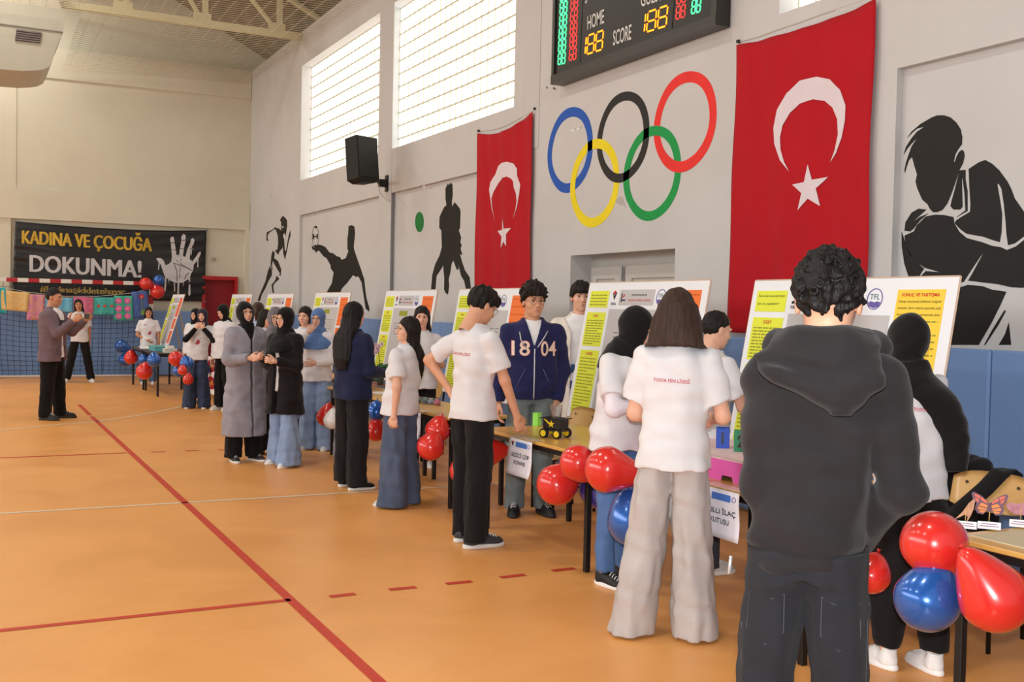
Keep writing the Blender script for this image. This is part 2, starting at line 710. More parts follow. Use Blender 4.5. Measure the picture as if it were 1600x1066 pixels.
xs = [5.2 - 1.35 * i for i in range(14)]
for i, x in enumerate(xs):
    MB().box((x - .045, -.045, -.02), (x + .045, .045, max(.08, top(x) - .08))).build('post', CREAM, tr)
    if i < 13:
        MB().tube([(x - .06, 0, -.02), (x - 1.3, 0, top(x - 1.35) - .1)], .045, 6).build('diagonal', CREAM, tr)
    MB().box((x - .2, -.05, -.02), (x + .1, .05, .1)).build('gusset', CREAM, tr)
NETW = mat('white_net_cord', (196, 184, 158), 0.8, 0.1)
mb = MB()
for i in range(100):
    y = 11.5 + i * .123
    xs0 = -8 if y < 19.3 else 1.75
    mb.tube([(xs0, y, 6.30 + .1 * math.sin(y)), (xs0 + (5.5 - xs0) * .5, y, 6.28 + .06 * math.sin(y * 1.7)), (5.5, y, 6.36 if y > 16 else 6.5)], .005, 3, cap=False)
for i in range(56):
    x = -8 + i * .24
    ye = 23.7 if x > 1.75 else 19.25
    mb.tube([(x, 11.5, 6.32), (x, 17, 6.28), (x + .05, ye, 6.33)], .0028, 3, cap=False)
o = mb.build('safety_net', NETW)
tag(o, 'white safety net stretched across the hall under the roof', 'net', kind='stuff')

# ventilation duct in the far left corner under the roof
DUCT = mat('duct_sheet', (176, 172, 156), 0.45, 0.4, noise=0.03, nscale=4)
DYF = 19.4
dc = empty('ventilation_duct', (0, DYF, 5.3), 0, 'pale grey rounded ventilation duct with a dark grille high before the back wall', 'duct')
DB = np.array((0, DYF, 5.3))
fd = lambda u, v, h=0: atY(u, v, DYF) - DB + np.array((0, 1.6 - h, 0))
MB().poly([(-60, -70), (75, -70), (86, -14), (93, 5), (103, 23), (102, 30), (99, 50), (88, 74), (82, 95), (77, 104), (68, 108.5), (54, 110.3), (34, 111), (0, 108), (-60, 102)], fd, 1.6).build('housing', DUCT, dc)
ft = lambda u, v, h=0: atY(u, v, DYF) - DB - np.array((0, h, 0))
MB().poly([(-60, 30), (0, 37), (98, 50), (98, 51.2), (0, 38.4), (-60, 31.4)], ft, .02).build('seam', mat('duct_seam', (120, 116, 108), .5), dc)
gr = MB().poly([(25.5, 46), (65, 51), (62, 68), (23.5, 63.5)], ft, .02).build('grille', mat('grille_dark', (84, 74, 72), .5), dc)
for i in range(5):
    a, b = i / 5 + .05, i / 5 + .13
    P4 = lambda u, t: (25.5 + (65 - 25.5) * u + (-2 + -1 * u) * t, 46 + 5 * u + 17.3 * t)
    MB().poly([P4(0, a), P4(1, a), P4(1, b), P4(0, b)], ft, .035).build('grille_slat', mat('grille_slat', (126, 114, 110), .5), gr)

# ================================================================== ON THE WALLS
def on_x(X):
    """picture crop -> plane x = X; h is height off the plane towards the hall"""
    def f(px, py, h=0):
        p = atX(px, py, X)
        p[0] -= h
        return p
    return f


def on_y(Y):
    def f(px, py, h=0):
        p = atY(px, py, Y)
        p[1] -= h
        return p
    return f


def crop(f, ox, oy, s):
    return lambda u, v, h=0: f(ox + u * s, oy + v * s, h)


# painted wall figures -------------------------------------------------------
def mural(name, label, polys, fm, m=BLACKPAINT, cat='mural', t=0.003):
    root = None
    for i, pl in enumerate(polys):
        o = MB().poly(pl, fm, t).build(name if i == 0 else 'painted_shape', m, root)
        if i == 0:
            root = tag(o, label, cat, 'black figures painted on the right wall')
    return root


fb = crop(on_x(XR), 1400, 160, .18762)
mural('wall_mural', 'large black boxer figure with bowed head painted beside the right-hand flag', [
    [(95, 298), (130, 245), (205, 180), (300, 125), (345, 108), (400, 107), (455, 125), (505, 170), (540, 225), (553, 290), (550, 350), (520, 390), (495, 435), (483, 490), (490, 500), (505, 455), (525, 415), (550, 395), (568, 410), (572, 450), (560, 505), (530, 562), (505, 640), (460, 770), (430, 840), (390, 895), (345, 915), (310, 915), (285, 890), (265, 850), (220, 810), (180, 720), (165, 660), (177, 600), (155, 530), (135, 455), (110, 480), (92, 530), (75, 588), (72, 565), (85, 500), (105, 440), (130, 370), (180, 293), (130, 345), (100, 380), (66, 435), (85, 370), (130, 300), (175, 245), (235, 205), (180, 217), (140, 250)],
    [(530, 566), (580, 563), (580, 640), (597, 740), (597, 905), (500, 960), (580, 900), (572, 760), (555, 625), (550, 640), (555, 870), (535, 893), (480, 893), (455, 865), (465, 820), (490, 730), (512, 640)],
    [(607, 555), (690, 500), (745, 480), (800, 510), (860, 565), (930, 660), (960, 720), (990, 800), (1066, 910), (1100, 960), (1100, 1090), (1050, 1130), (990, 1175), (935, 1190), (922, 1100), (915, 1000), (900, 850), (880, 720), (855, 675), (845, 685), (865, 800), (885, 930), (880, 1080), (865, 1165), (800, 1145), (730, 1120), (590, 1095), (540, 1060), (490, 1008), (500, 985), (545, 955), (618, 912), (622, 850), (612, 700)],
    [(150, 1075), (175, 1025), (250, 950), (330, 935), (400, 938), (480, 955), (487, 1008), (530, 1080), (590, 1130), (720, 1165), (800, 1195), (870, 1205), (925, 1230), (1000, 1200), (1100, 1120), (1100, 1540), (1050, 1545), (960, 1540), (850, 1515), (720, 1500), (602, 1485), (640, 1420), (735, 1245), (700, 1290), (640, 1380), (565, 1495), (520, 1500), (205, 1470), (215, 1440), (250, 1405), (365, 1415), (300, 1395), (240, 1378), (170, 1330), (110, 1260), (80, 1180), (72, 1110)],
    [(48, 1080), (60, 1110), (90, 1210), (150, 1310), (235, 1385), (205, 1430), (190, 1480), (115, 1480), (70, 1340), (50, 1200)],
    [(72, 1070), (80, 1000), (130, 920), (190, 885), (255, 893), (135, 1000), (200, 955), (270, 925), (200, 985), (150, 1050), (120, 1075)],
    [(480, 1500), (520, 1545), (600, 1520), (720, 1530), (800, 1560), (920, 1577), (870, 1690), (800, 1830), (690, 2020), (400, 2020)],
    [(905, 1730), (915, 1740), (850, 1860), (745, 2020), (735, 2020), (800, 1900)],
    [(940, 1835), (960, 2020), (858, 2020), (910, 1930)],
], fb)
ff = crop(on_x(XR), 480, 340, .14066)
mural('wall_mural', 'black footballer silhouette kicking with outstretched leg painted below the loudspeaker', [
    [(460, 95), (495, 84), (525, 100), (533, 180), (520, 290), (518, 345), (560, 470), (600, 580), (635, 690), (645, 790), (660, 900), (690, 1000), (690, 1045), (670, 1030), (650, 1010), (630, 880), (605, 720), (570, 655), (540, 660), (510, 640), (450, 720), (385, 790), (350, 880), (190, 880), (275, 730), (295, 610), (265, 570), (260, 530), (215, 450), (185, 435), (130, 365), (97, 390), (85, 365), (60, 355), (50, 310), (65, 320), (85, 340), (115, 300), (150, 303), (200, 325), (250, 390), (285, 395), (330, 430), (365, 440), (385, 470), (430, 450), (460, 370), (448, 350), (448, 230), (457, 180)]], ff)
mb = MB()
ell = lambda cx, cy, rx, ry, n=28: [(cx + rx * math.cos(2 * math.pi * k / n), cy + ry * math.sin(2 * math.pi * k / n)) for k in range(n)]
mb.poly(ell(93, 212, 38, 118), ff, .003, 0, [ell(93, 212, 35, 113)[::-1]])
mb.poly([(62, 180), (80, 190), (80, 205), (104, 205), (104, 190), (120, 178), (120, 240), (104, 232), (104, 216), (80, 216), (80, 234), (63, 245)], ff)
mb.poly(ell(96, 106, 15, 14, 10), ff)
mb.poly([(72, 320), (92, 300), (110, 320), (104, 332), (80, 332)], ff)
tag(mb.build('ball_mural', BLACKPAINT), 'black and white football painted at the kicking figure', 'mural')
fv = crop(on_x(XR), 640, 270, .1877)
mural('wall_mural', 'black standing player silhouette with spread legs painted left of the smaller flag', [
    [(300, 130), (320, 90), (328, 105), (340, 85), (357, 95), (360, 180), (352, 240), (355, 285), (375, 245), (390, 262), (420, 300), (425, 330), (420, 460), (410, 480), (430, 540), (422, 580), (435, 600), (425, 630), (440, 685), (420, 680), (440, 750), (460, 810), (500, 870), (512, 965), (470, 970), (455, 900), (430, 860), (405, 760), (400, 735), (410, 800), (395, 810), (365, 730), (350, 760), (340, 830), (325, 890), (330, 940), (320, 1015), (300, 1000), (288, 970), (290, 880), (280, 770), (265, 800), (225, 860), (215, 970), (180, 970), (190, 850), (215, 760), (250, 690), (270, 620), (265, 480), (248, 460), (250, 370), (265, 335), (290, 285), (308, 270), (300, 215)]], fv)
tag(MB().poly(ell(83, 410, 36, 85), fv).build('ball_mural', mat('green_wall_paint', (22, 118, 52), .6, .3, noise=.1, nscale=8)), 'green ball painted on the wall beside the standing player', 'mural')
fr_ = crop(on_x(XW), 400, 330, .1314)
mural('wall_mural', 'small sketchy black running woman painted near the far corner', [
    [(320, 55), (345, 75), (370, 110), (372, 170), (360, 250), (355, 295), (340, 260), (315, 290), (300, 220), (300, 130), (285, 105)],
    [(220, 200), (270, 205), (310, 240), (325, 300), (315, 440), (280, 480), (265, 520), (235, 480), (225, 470), (255, 455), (265, 380), (260, 290), (240, 230)],
    [(125, 300), (130, 250), (200, 220), (235, 185), (240, 205), (190, 235), (150, 265), (135, 310), (150, 355), (125, 350)],
    [(320, 310), (335, 330), (343, 470), (358, 470), (382, 330), (395, 270), (410, 225), (412, 290), (390, 360), (370, 470), (345, 580), (325, 500), (318, 400)],
    [(200, 470), (225, 500), (215, 560), (260, 590), (300, 690), (295, 770), (275, 760), (285, 740), (260, 700), (225, 640), (200, 590), (190, 650), (200, 700), (185, 690), (175, 620), (185, 520)],
    [(270, 790), (275, 810), (220, 860), (205, 890), (215, 970), (200, 975), (185, 880), (230, 820), (245, 770)],
    [(190, 700), (190, 760), (150, 830), (120, 900), (100, 940), (70, 990), (50, 1066), (20, 1066), (50, 980), (85, 900), (115, 830), (140, 720), (170, 640), (175, 680)]], fr_, mat('runner_paint', (46, 40, 36), .7, .2, noise=.2, nscale=20))

# the five interlaced rings --------------------------------------------------
fo = crop(on_x(XW), 845, 100, 290 / 1167)
RING = {'blue': ((28, 84, 176), [(44, 560), (328, 520), (205, 267), (160, 812)], [(70, 560), (297, 520), (200, 328), (165, 750)]),
        'yellow': ((232, 212, 24), [(188, 790), (495, 690), (360, 467), (320, 1028)], [(218, 780), (462, 690), (350, 532), (335, 967)]),
        'black': ((36, 33, 32), [(355, 480), (684, 430), (545, 168), (490, 747)], [(388, 460), (652, 430), (535, 228), (495, 690)]),
        'green': ((10, 148, 70), [(522, 730), (885, 600), (735, 382), (665, 988)], [(557, 710), (845, 600), (720, 443), (680, 922)]),
        'red': ((226, 46, 42), [(712, 400), (1107, 320), (945, 38), (880, 682)], [(750, 390), (1062, 320), (935, 112), (890, 612)])}
OVER = {'blue': [(312, 500)], 'yellow': [(205, 770), (372, 500)], 'black': [(478, 720), (666, 430)], 'green': [(540, 700), (730, 410)], 'red': [(862, 640)]}
for nm, (rgb, po, pi_) in RING.items():
    P = [fo(*p) for p in po]
    Q = [fo(*p) for p in pi_]
    cy, cz = (P[0][1] + P[1][1]) / 2, (P[2][2] + P[3][2]) / 2
    ro = (abs(P[0][1] - P[1][1]) / 2, abs(P[2][2] - P[3][2]) / 2)
    ri = (abs(Q[0][1] - Q[1][1]) / 2, abs(Q[2][2] - Q[3][2]) / 2)
    ov = [fo(*p) for p in OVER[nm]]
    n = 96
    v = []
    for k in range(n):
        a = 2 * math.pi * k / n
        for (ry, rz) in (ro, ri):
            w = 1 + .006 * math.sin(5 * a + ry * 9)
            y, z = cy - ry * math.cos(a) * w, cz + rz * math.sin(a) * w
            d = min(math.hypot(cy - ro[0] * math.cos(a) - q[1], cz + ro[1] * math.sin(a) - q[2]) for q in ov)
            v.append((XW - (.0055 if d < .26 else .0025), y, z))
            v.append((XW, y, z))
    f = []
    for k in range(n):
        a, b = 4 * k, 4 * ((k + 1) % n)
        f += [(a, a + 2, b + 2, b), (a, b, b + 1, a + 1), (a + 2, a + 3, b + 3, b + 2)]
    o = MB().add(v, f).build('painted_ring', mat('ring_paint_' + nm, rgb, .6, .3, noise=.06, nscale=7))
    tag(o, nm + ' ring of the five interlaced rings painted on the wall', 'wall painting', 'five interlaced rings on the wall')
gp = fo(497, 866)
sp = MB().poly([(455, 855), (480, 850), (498, 832), (518, 840), (525, 870), (538, 905), (520, 890), (495, 885), (472, 868)], fo, .002)
tag(sp.build('plaster_patch', mat('plaster_patch', (178, 174, 170), .9)), 'small grey plaster patch on the wall below the rings', 'wall patch')

# flags ----------------------------------------------------------------------
FLAGR = cloth('red_flag_cloth', (178, 22, 34), .04, .15, 180, .8, .05, 3)
FLAGW = cloth('white_flag_print', (222, 210, 216), .02, .1, 180, .8, .05, 3)


def flag(top_px, zbot, crescent, star, cr, label, seed):
    top = [atX(*p, XW) for p in top_px]
    ys = np.array([p[1] for p in top])[::-1]
    zs = np.array([p[2] for p in top])[::-1]
    y1, y0 = ys[0], ys[-1]

    def off(y, z):
        t = (y - y1) / (y0 - y1)
        d = np.interp(y, ys, zs) - z
        return .034 + .012 * math.sin(t * 13 + seed + d * .6) * min(1, .25 + d * .5) + .006 * math.sin(t * 29 + d * 2.1) + .01 * math.sin(t * 3.1) * math.exp(-d * 2)

    nu, nv = 48, 36
    v, f = [], []
    for i in range(nu + 1):
        y = y0 + (y1 - y0) * i / nu
        zt = np.interp(y, ys, zs)
        for j in range(nv + 1):
            z = zt + (zbot - zt) * j / nv
            yy = y + (.008 * math.sin(z * 5 + seed) if i in (0, nu) else 0)
            v.append((XW - off(y, z), yy, z))
    for i in range(nu):
        for j in range(nv):
            a = i * (nv + 1) + j
            f.append((a, a + 1, a + nv + 2, a + nv + 1))
    root = np_mesh('flag', np.array(v), f, FLAGR)
    root = tag(link('flag', root), label, 'flag')
    md = root.modifiers.new('thick', 'SOLIDIFY')
    md.thickness = .002
    md.offset = 0

    def fm(u, w, h=0):
        p = atX(cr[0] + u * cr[2], cr[1] + w * cr[2], XW - .03)
        return np.array([XW - off(p[1], p[2]) - .0035 - h, p[1], p[2]])

    MB().poly_diced(crescent, fm, 26, .002).build('crescent', FLAGW, root)
    MB().poly_diced(star, fm, 26, .002).build('star', FLAGW, root)
    pts = [(XW - .01, y, z + .03 + .04 * math.sin(math.pi * k / (len(ys) - 1))) for k, (y, z) in enumerate(zip(ys, zs))]
    MB().tube(pts, .004, 4).build('hanging_cord', mat('cord_white', (220, 214, 205), .8), root)
    for p in (pts[0], pts[-1]):
        MB().box((XW - .03, p[1] - .012, p[2] - .012), (XW, p[1] + .012, p[2] + .012)).build('wall_hook', BLACK, root)


flag([(1156, 71), (1187, 66), (1219, 57), (1250, 49), (1282, 38), (1314, 27), (1345, 15), (1362, 6), (1375, -2)], 1.42,
     [(179, 562), (150, 525), (130, 470), (127, 420), (140, 360), (170, 305), (215, 265), (265, 251), (310, 260), (345, 295), (362, 345), (360, 395), (350, 450), (330, 500), (307, 531), (325, 490), (337, 440), (335, 390), (318, 352), (290, 330), (255, 325), (215, 340), (180, 370), (158, 410), (150, 450), (152, 490), (163, 530)],
     [(240, 538), (252, 588), (299, 578), (263, 616), (275, 674), (240, 650), (206, 688), (219, 632), (188, 604), (228, 596)],
     (1150, 0, .478), 'large red flag with white crescent and star hanging near the boxer painting', 0.4)
flag([(749.6, 208.5), (760, 210), (771, 210.5), (783, 208.5), (795, 204), (806, 198), (817, 190.5), (828, 183), (837.5, 174.5)], 1.55,
     [(164, 643), (143, 575), (127, 465), (135, 425), (165, 380), (180, 330), (205, 312), (235, 305), (270, 315), (292, 345), (292, 385), (308, 435), (302, 490), (290, 560), (265, 635), (280, 580), (288, 530), (285, 490), (270, 450), (268, 420), (255, 400), (235, 390), (210, 398), (180, 430), (155, 480), (142, 515), (145, 560), (155, 610)],
     [(208, 630), (218, 690), (257, 685), (234, 722), (235, 790), (216, 762), (193, 798), (199, 735), (176, 703), (205, 695)],
     (730, 170, .2721), 'smaller red flag with creased white crescent hanging left of the painted rings', 2.1)

# scoreboard -----------------------------------------------------------------
SBX = XW - .13
fs = crop(on_x(SBX), 840, 0, .1875)
bl, br_ = fs(135, 600), fs(1490, 165)
sb = empty('scoreboard', (SBX, bl[1], bl[2]), 0, 'black electronic scoreboard with glowing digits above the painted rings', 'scoreboard')


def sub(o, root):
    """keep the world shape but parent under an Empty that stands at its own place"""
    o.parent = root
    o.matrix_parent_inverse = root.matrix_basis.inverted()
    return o


def rootmat(root):
    return Matrix.Translation(root.location) @ Matrix.Rotation(root.rotation_euler[2], 4, 'Z')


def under(o, root):
    o.parent = root
    o.matrix_parent_inverse = rootmat(root).inverted()
    return o


zb, zt2 = (bl[2] + br_[2]) / 2, (bl[2] + br_[2]) / 2 + 1.75
SBM = mat('scoreboard_face', (26, 25, 25), .4, .4)
under(MB().box((SBX, br_[1], zb), (XW - .005, bl[1], zt2)).build('housing', SBM), sb)
fm_ = mat('scoreboard_rail', (38, 36, 35), .35, .5)
under(MB().box((SBX - .025, br_[1] - .02, zb - .09), (XW - .005, bl[1] + .02, zb)).build('frame_rail', fm_), sb)
under(MB().box((SBX - .02, bl[1] - .03, zb), (XW - .005, bl[1] + .02, zt2)).build('frame_rail', fm_), sb)
under(MB().box((SBX - .02, br_[1] - .02, zb), (XW - .005, br_[1] + .05, zt2)).build('frame_rail', fm_), sb)
LEDS = {'green': mat('led_green', (60, 200, 120), .4, .2, emit=((70, 255, 150), 2.2)),
        'red': mat('led_red', (200, 50, 50), .4, .2, emit=((255, 60, 52), 1.3)),
        'amber': mat('led_amber', (250, 170, 40), .4, .2, emit=((255, 132, 8), 2.6))}
SEG = {'a': ((.12, 1), (.88, 1)), 'b': ((1, .93), (1, .56)), 'c': ((1, .44), (1, .07)), 'd': ((.12, 0), (.88, 0)), 'e': ((0, .44), (0, .07)), 'f': ((0, .93), (0, .56)), 'g': ((.12, .5), (.88, .5))}
DIG = {'8': 'abcdefg', '1': 'bc', '6': 'acdefg'}


def digits(txt, p_bl, p_br, p_tl, led, width=.1):
    fm2 = quad_map(fs(*p_bl), fs(*p_br), fs(*p_tl), (-1, 0, 0))
    asp = np.linalg.norm(fs(*p_br) - fs(*p_bl)) / np.linalg.norm(fs(*p_tl) - fs(*p_bl))
    wid = [(.22 if c == '1' else 1) for c in txt]
    tot = sum(wid) + .28 * (len(txt) - 1)
    u = 0
    for c, w in zip(txt, wid):
        mb = MB()
        for sg in DIG[c]:
            (a, b), (c2, d) = SEG[sg]
            if c == '1':
                a = c2 = w
            q = [((u + a) / tot, b), ((u + c2) / tot, d)]
            hw = width * .5
            if sg in 'adg':
                mb.poly([(q[0][0], q[0][1] - hw * .62), (q[1][0], q[1][1] - hw * .62), (q[1][0], q[1][1] + hw * .62), (q[0][0], q[0][1] + hw * .62)], fm2, .004)
            else:
                k = hw * .62 / asp
                mb.poly([(q[0][0] - k, q[0][1]), (q[0][0] + k, q[0][1]), (q[1][0] + k, q[1][1]), (q[1][0] - k, q[1][1])], fm2, .004)
        under(mb.build('digit', LEDS[led]), sb)
        u += w + .28


for (y0, y1, xs_) in ((540, 440, (170, 228)), (432, 332, (174, 232)), (330, 228, (178, 236)), (222, 122, (183, 241)), (118, 14, (186, 244)), (10, -90, (190, 248))):
    digits('88', (xs_[0], y0), (xs_[1], y0 - 14), (xs_[0] + 5, y1 + 8), 'green', .17)
for i, (y0, y1, x0) in enumerate(((505, 405, 264), (398, 298, 268), (290, 192, 271), (184, 84, 274), (78, -24, 278))):
    digits('68' if i in (0, 3) else '88', (x0, y0), (x0 + 56, y0 - 14), (x0 + 5, y1 + 8), 'red', .15)
digits('188', (384, 462), (538, 412), (396, 306), 'amber', .13)
digits('188', (874, 278), (1072, 216), (888, 112), 'amber', .13)
digits('88', (1152, 162), (1226, 140), (1160, 58), 'red', .15)
digits('88', (1160, 36), (1234, 14), (1168, -60), 'red', .15)
digits('88', (1282, 116), (1354, 96), (1292, 4), 'green', .17)
PRT = mat('scoreboard_print', (214, 214, 210), .5)
for w, a, b, c in (('HOME', (418, 248), (557, 190), (418, 130)), ('SCORE', (630, 380), (782, 326), (634, 252)), ('GUEST', (862, 58), (1045, -4), (866, -62))):
    under(MB().text(w, quad_map(fs(*a), fs(*b), fs(*c), (-1, 0, 0)), 0, .01, (0, 0, 1, 1), .004).build('lettering', PRT), sb)
mb = MB()
for x in (352, 1118):
    mb.poly([(x, 520 if x < 900 else 240), (x + 3, 519 if x < 900 else 239), (x + 30, -60), (x + 27, -60)], fs, .003)
under(mb.build('panel_seam', mat('seam_dark', (10, 10, 10), .5)), sb)
under(MB().poly([(395, 18), (412, 12), (406, 30)], fs, .003).poly([(398, 8), (416, 2), (416, 8), (398, 14)], fs, .003).build('service_arrow', PRT), sb)

# loudspeaker on its wall arm ------------------------------------------------
pl = atX(606, 287, XW)
spk = empty('loudspeaker', pl, 0, 'black loudspeaker on a swivel arm bracket between the two tall windows', 'loudspeaker')
SPM = mat('speaker_black', (26, 25, 25), .6, .3, noise=.1, nscale=30, bump=.1, bscale=200)
GRI = mat('speaker_grille', (34, 33, 32), .7, .2, noise=.25, nscale=160)
c = atX(565, 250, XW - .62)
loc = np.array(c) - pl
Rz = Matrix.Rotation(math.radians(24), 4, 'Z') @ Matrix.Rotation(math.radians(-6), 4, 'X')
T = Matrix.Translation(loc) @ Rz
sec = [(-.26, -.18), (.26, -.18), (.2, .22), (-.2, .22)]
T = T @ Matrix.Diagonal((.76, .72, .72, 1))


def prism_z(mb, sec, z0, z1, T, m=0):
    n = len(sec)
    v = [T @ Vector((x, y, z0)) for x, y in sec] + [T @ Vector((x, y, z1)) for x, y in sec]
    mb.add(v, [tuple(reversed(range(n))), tuple(range(n, 2 * n))] + [(i, (i + 1) % n, n + (i + 1) % n, n + i) for i in range(n)], m)


mb = MB()
prism_z(mb, sec, -.40, .43, T)
mb.add([T @ Vector(p) for p in ((-.26, -.18, -.40), (.26, -.18, -.40), (.2, .22, -.4), (-.2, .22, -.4), (-.15, -.12, -.47), (.2, -.12, -.45), (.16, .16, -.45), (-.12, .16, -.47))], [(3, 2, 6, 7), (0, 3, 7, 4), (1, 0, 4, 5), (2, 1, 5, 6), (4, 7, 6, 5)])
mb.build('cabinet', SPM, spk)
mb = MB()
prism_z(mb, [(-.24, -.195), (.24, -.195), (.24, -.18), (-.24, -.18)], -.37, .41, T)
mb.build('front_grille', GRI, spk)
MB().box((.0, -.02, .0), (.012, .02, .12), M=T @ Matrix.Translation((.235, -.0, -.1))).build('side_handle', SPM, spk)
arm_x = loc[0] + .0
MB().box((-.03, -.05, -.12), (-.002, .05, .12)).build('wall_plate', BLACK, spk)
MB().box((-.14, -.04, -.055), (-.03, .04, .055)).tube([(-.1, 0, 0), (arm_x * .55, loc[1] * .55, .005), (arm_x, loc[1], .01)], .022, 8).tube([(arm_x, loc[1], -.05), (arm_x, loc[1], loc[2] - .31)], .025, 8).build('swivel_arm', BLACK, spk)
MB().tube([(arm_x * .6, loc[1] * .6, .03), (-.14, -.01, -.03), (-.12, 0, -.15), (-.05, -.06, -.24), (-.004, -.2, -.3)], .008, 5).build('cable', mat('cable_grey', (190, 186, 180), .6), spk)

# banner on the back wall ----------------------------------------------------
BY = YB - .05
BAN = mat('banner_vinyl', (26, 24, 23), .32, .45, noise=.12, nscale=3)
top = [(24, 345.5), (60, 349), (110, 353), (160, 356.5), (220, 359.5), (270, 360.5), (323, 360)]
bot = [(19, 455), (60, 459.5), (120, 464), (180, 467.5), (235, 469.5), (280, 470.5), (320, 471)]
tp, bp_ = [atY(*p, BY) for p in top], [atY(*p, BY) for p in bot]


def crease(x, z):
    u = (x - .9) / 3.8
    return .02 + .010 * math.sin(7 * (z - 1.6) + 5 * u) + .008 * math.sin(26 * (z - 3.1 + .35 * u)) * math.exp(-3.5 * u) + .008 * math.sin(28 * (z - 3.1 - .5 * (u - 1))) * math.exp(-4 * (1 - u)) + .006 * math.sin(15 * u + 4 * z)


v, f = [], []
nu, nv = 60, 36
for i in range(nu + 1):
    t = i / nu * (len(tp) - 1)
    k = min(int(t), len(tp) - 2)
    a = tp[k] + (tp[k + 1] - tp[k]) * (t - k)
    b = bp_[k] + (bp_[k + 1] - bp_[k]) * (t - k)
    for j in range(nv + 1):
        p = a + (b - a) * j / nv
        v.append((p[0], YB - crease(p[0], p[2]), p[2]))
for i in range(nu):
    for j in range(nv):
        a = i * (nv + 1) + j
        f.append((a, a + 1, a + nv + 2, a + nv + 1))
ban = link('banner', np_mesh('banner', np.array(v), f, BAN))
tag(ban, 'wide black banner with gold and white lettering and dripping hand on the back wall', 'banner')
md = ban.modifiers.new('thick', 'SOLIDIFY')
md.thickness = .003


def fban(px, py, h=0):
    p = atY(px, py, BY)
    return np.array([p[0], YB - crease(p[0], p[2]) - .006 - h, p[2]])


GOLD = mat('gold_print', (206, 168, 48), .4, .4, noise=.28, nscale=2.5)
HSH = mat('dull_gold_print', (186, 160, 84), .5, .3)
BWH = mat('banner_white_print', (206, 204, 206), .45, .3)


def ban_text(txt, bl, br, tl, m, bold, name):
    fm3 = lambda u, v, h=0: fban(bl[0] + (br[0] - bl[0]) * u + (tl[0] - bl[0]) * v, bl[1] + (br[1] - bl[1]) * u + (tl[1] - bl[1]) * v, h)
    mb = MB()
    for k in range(4 if bold else 1):
        mb.text(txt, fm3, 0, 0, (.0035 * k * (16 / len(txt)) ** .5, .014 * (k % 2), 1, 1), .004 + .0012 * k)
    mb.build(name, m, ban)


ban_text('KADINA VE ÇOCUĞA', (34, 380.5), (236, 393), (34, 359), GOLD, .022, 'lettering')
ban_text('DOKUNMA!', (46, 424.5), (219, 434), (46, 397), BWH, .012, 'lettering')
ban_text('#kadınaşiddetehayır', (62, 455.5), (195, 460.5), (62, 446), HSH, .015, 'lettering')
fh = crop(fban, 240, 350, 90 / 738)
MB().poly([(35, 445), (60, 432), (100, 440), (130, 470), (150, 520), (160, 530), (200, 510), (230, 480), (238, 420), (225, 260), (215, 190), (235, 160), (260, 170), (270, 230), (290, 340), (295, 395), (330, 400), (340, 330), (357, 220), (358, 160), (385, 125), (412, 145), (410, 220), (390, 330), (380, 405), (410, 425), (435, 330), (475, 230), (480, 195), (505, 180), (525, 205), (515, 260), (495, 290), (492, 400), (484, 400), (484, 310), (465, 450), (500, 480), (540, 430), (575, 370), (600, 352), (610, 375), (578, 450), (578, 555), (562, 555), (565, 470), (520, 520), (510, 590), (480, 640), (470, 680), (475, 900), (460, 928), (445, 900), (455, 720), (440, 710), (385, 745), (382, 815), (376, 750), (330, 755), (328, 900), (305, 900), (310, 755), (275, 750), (280, 860), (265, 870), (262, 745), (200, 720), (195, 765), (190, 710), (165, 695), (160, 850), (150, 870), (138, 850), (148, 680), (125, 620), (95, 530), (80, 500), (70, 590), (58, 585), (65, 490)], fh, .002).build('hand_print', BWH, ban)
mb = MB()
for L in ([(245, 495), (330, 525), (420, 560), (495, 598)], [(285, 460), (380, 530), (495, 598)], [(265, 515), (298, 600), (302, 735)], [(355, 450), (345, 560), (332, 690)], [(450, 625), (415, 660), (398, 710)], [(218, 243), (272, 236)], [(228, 335), (288, 332)], [(360, 210), (410, 206)], [(345, 318), (390, 318)]):
    mb.tube([fh(a, b, .005) for a, b in L], .006, 4)
mb.build('palm_line', BLACK, ban)
for p in (top[0], top[-1], bot[-1]):
    q = fban(p[0], p[1])
    MB().box((q[0] - .02, q[1] - .01, q[2] - .02), (q[0] + .02, YB, q[2] + .02)).build('eyelet', mat('eyelet', (120, 116, 110), .4, .5, .6), ban)
o = MB().lathe([(0, 0), (.045, 0), (.045, .03), (.02, .05), (0, .05)], 12, M=Matrix.Translation(Vector(atY(333, 405, YB + .06))) @ Matrix.Rotation(math.pi / 2, 4, 'X')).build('alarm_button', mat('alarm_grey', (176, 172, 164), .5))
tag(o, 'small round grey wall fixture right of the black banner', 'wall fixture')

# handball goal, its net, balloons and the paper row --------------------------
GY = 23.36
gx0, gx1 = atY(-4, 437, GY)[0], atY(236, 470, GY)[0]
zc = 1.99
goal = empty('handball_goal', ((gx0 + gx1) / 2, GY, 0), 0, 'red and white striped handball goal standing before the back wall', 'goal')
GR, GW = mat('goal_red', (176, 24, 34), .4, .45), mat('goal_white', (228, 224, 220), .4, .45)
w0 = (gx0 + gx1) / 2
n = 15
for i in range(n):
    a, b = gx0 - .04 + (gx1 - gx0 + .08) * i / n - w0, gx0 - .04 + (gx1 - gx0 + .08) * (i + 1) / n - w0
    MB().box((a, -.04, zc - .08), (b, .04, zc), bev=.004).build('crossbar_stripe', GR if i % 2 else GW, goal)
for x in (gx0 - w0, gx1 - w0):
    for i in range(10):
        MB().box((x - .04, -.04, i * .191), (x + .04, .04, (i + 1) * .191), bev=.004).build('post_stripe', GW if i % 2 else GR, goal)
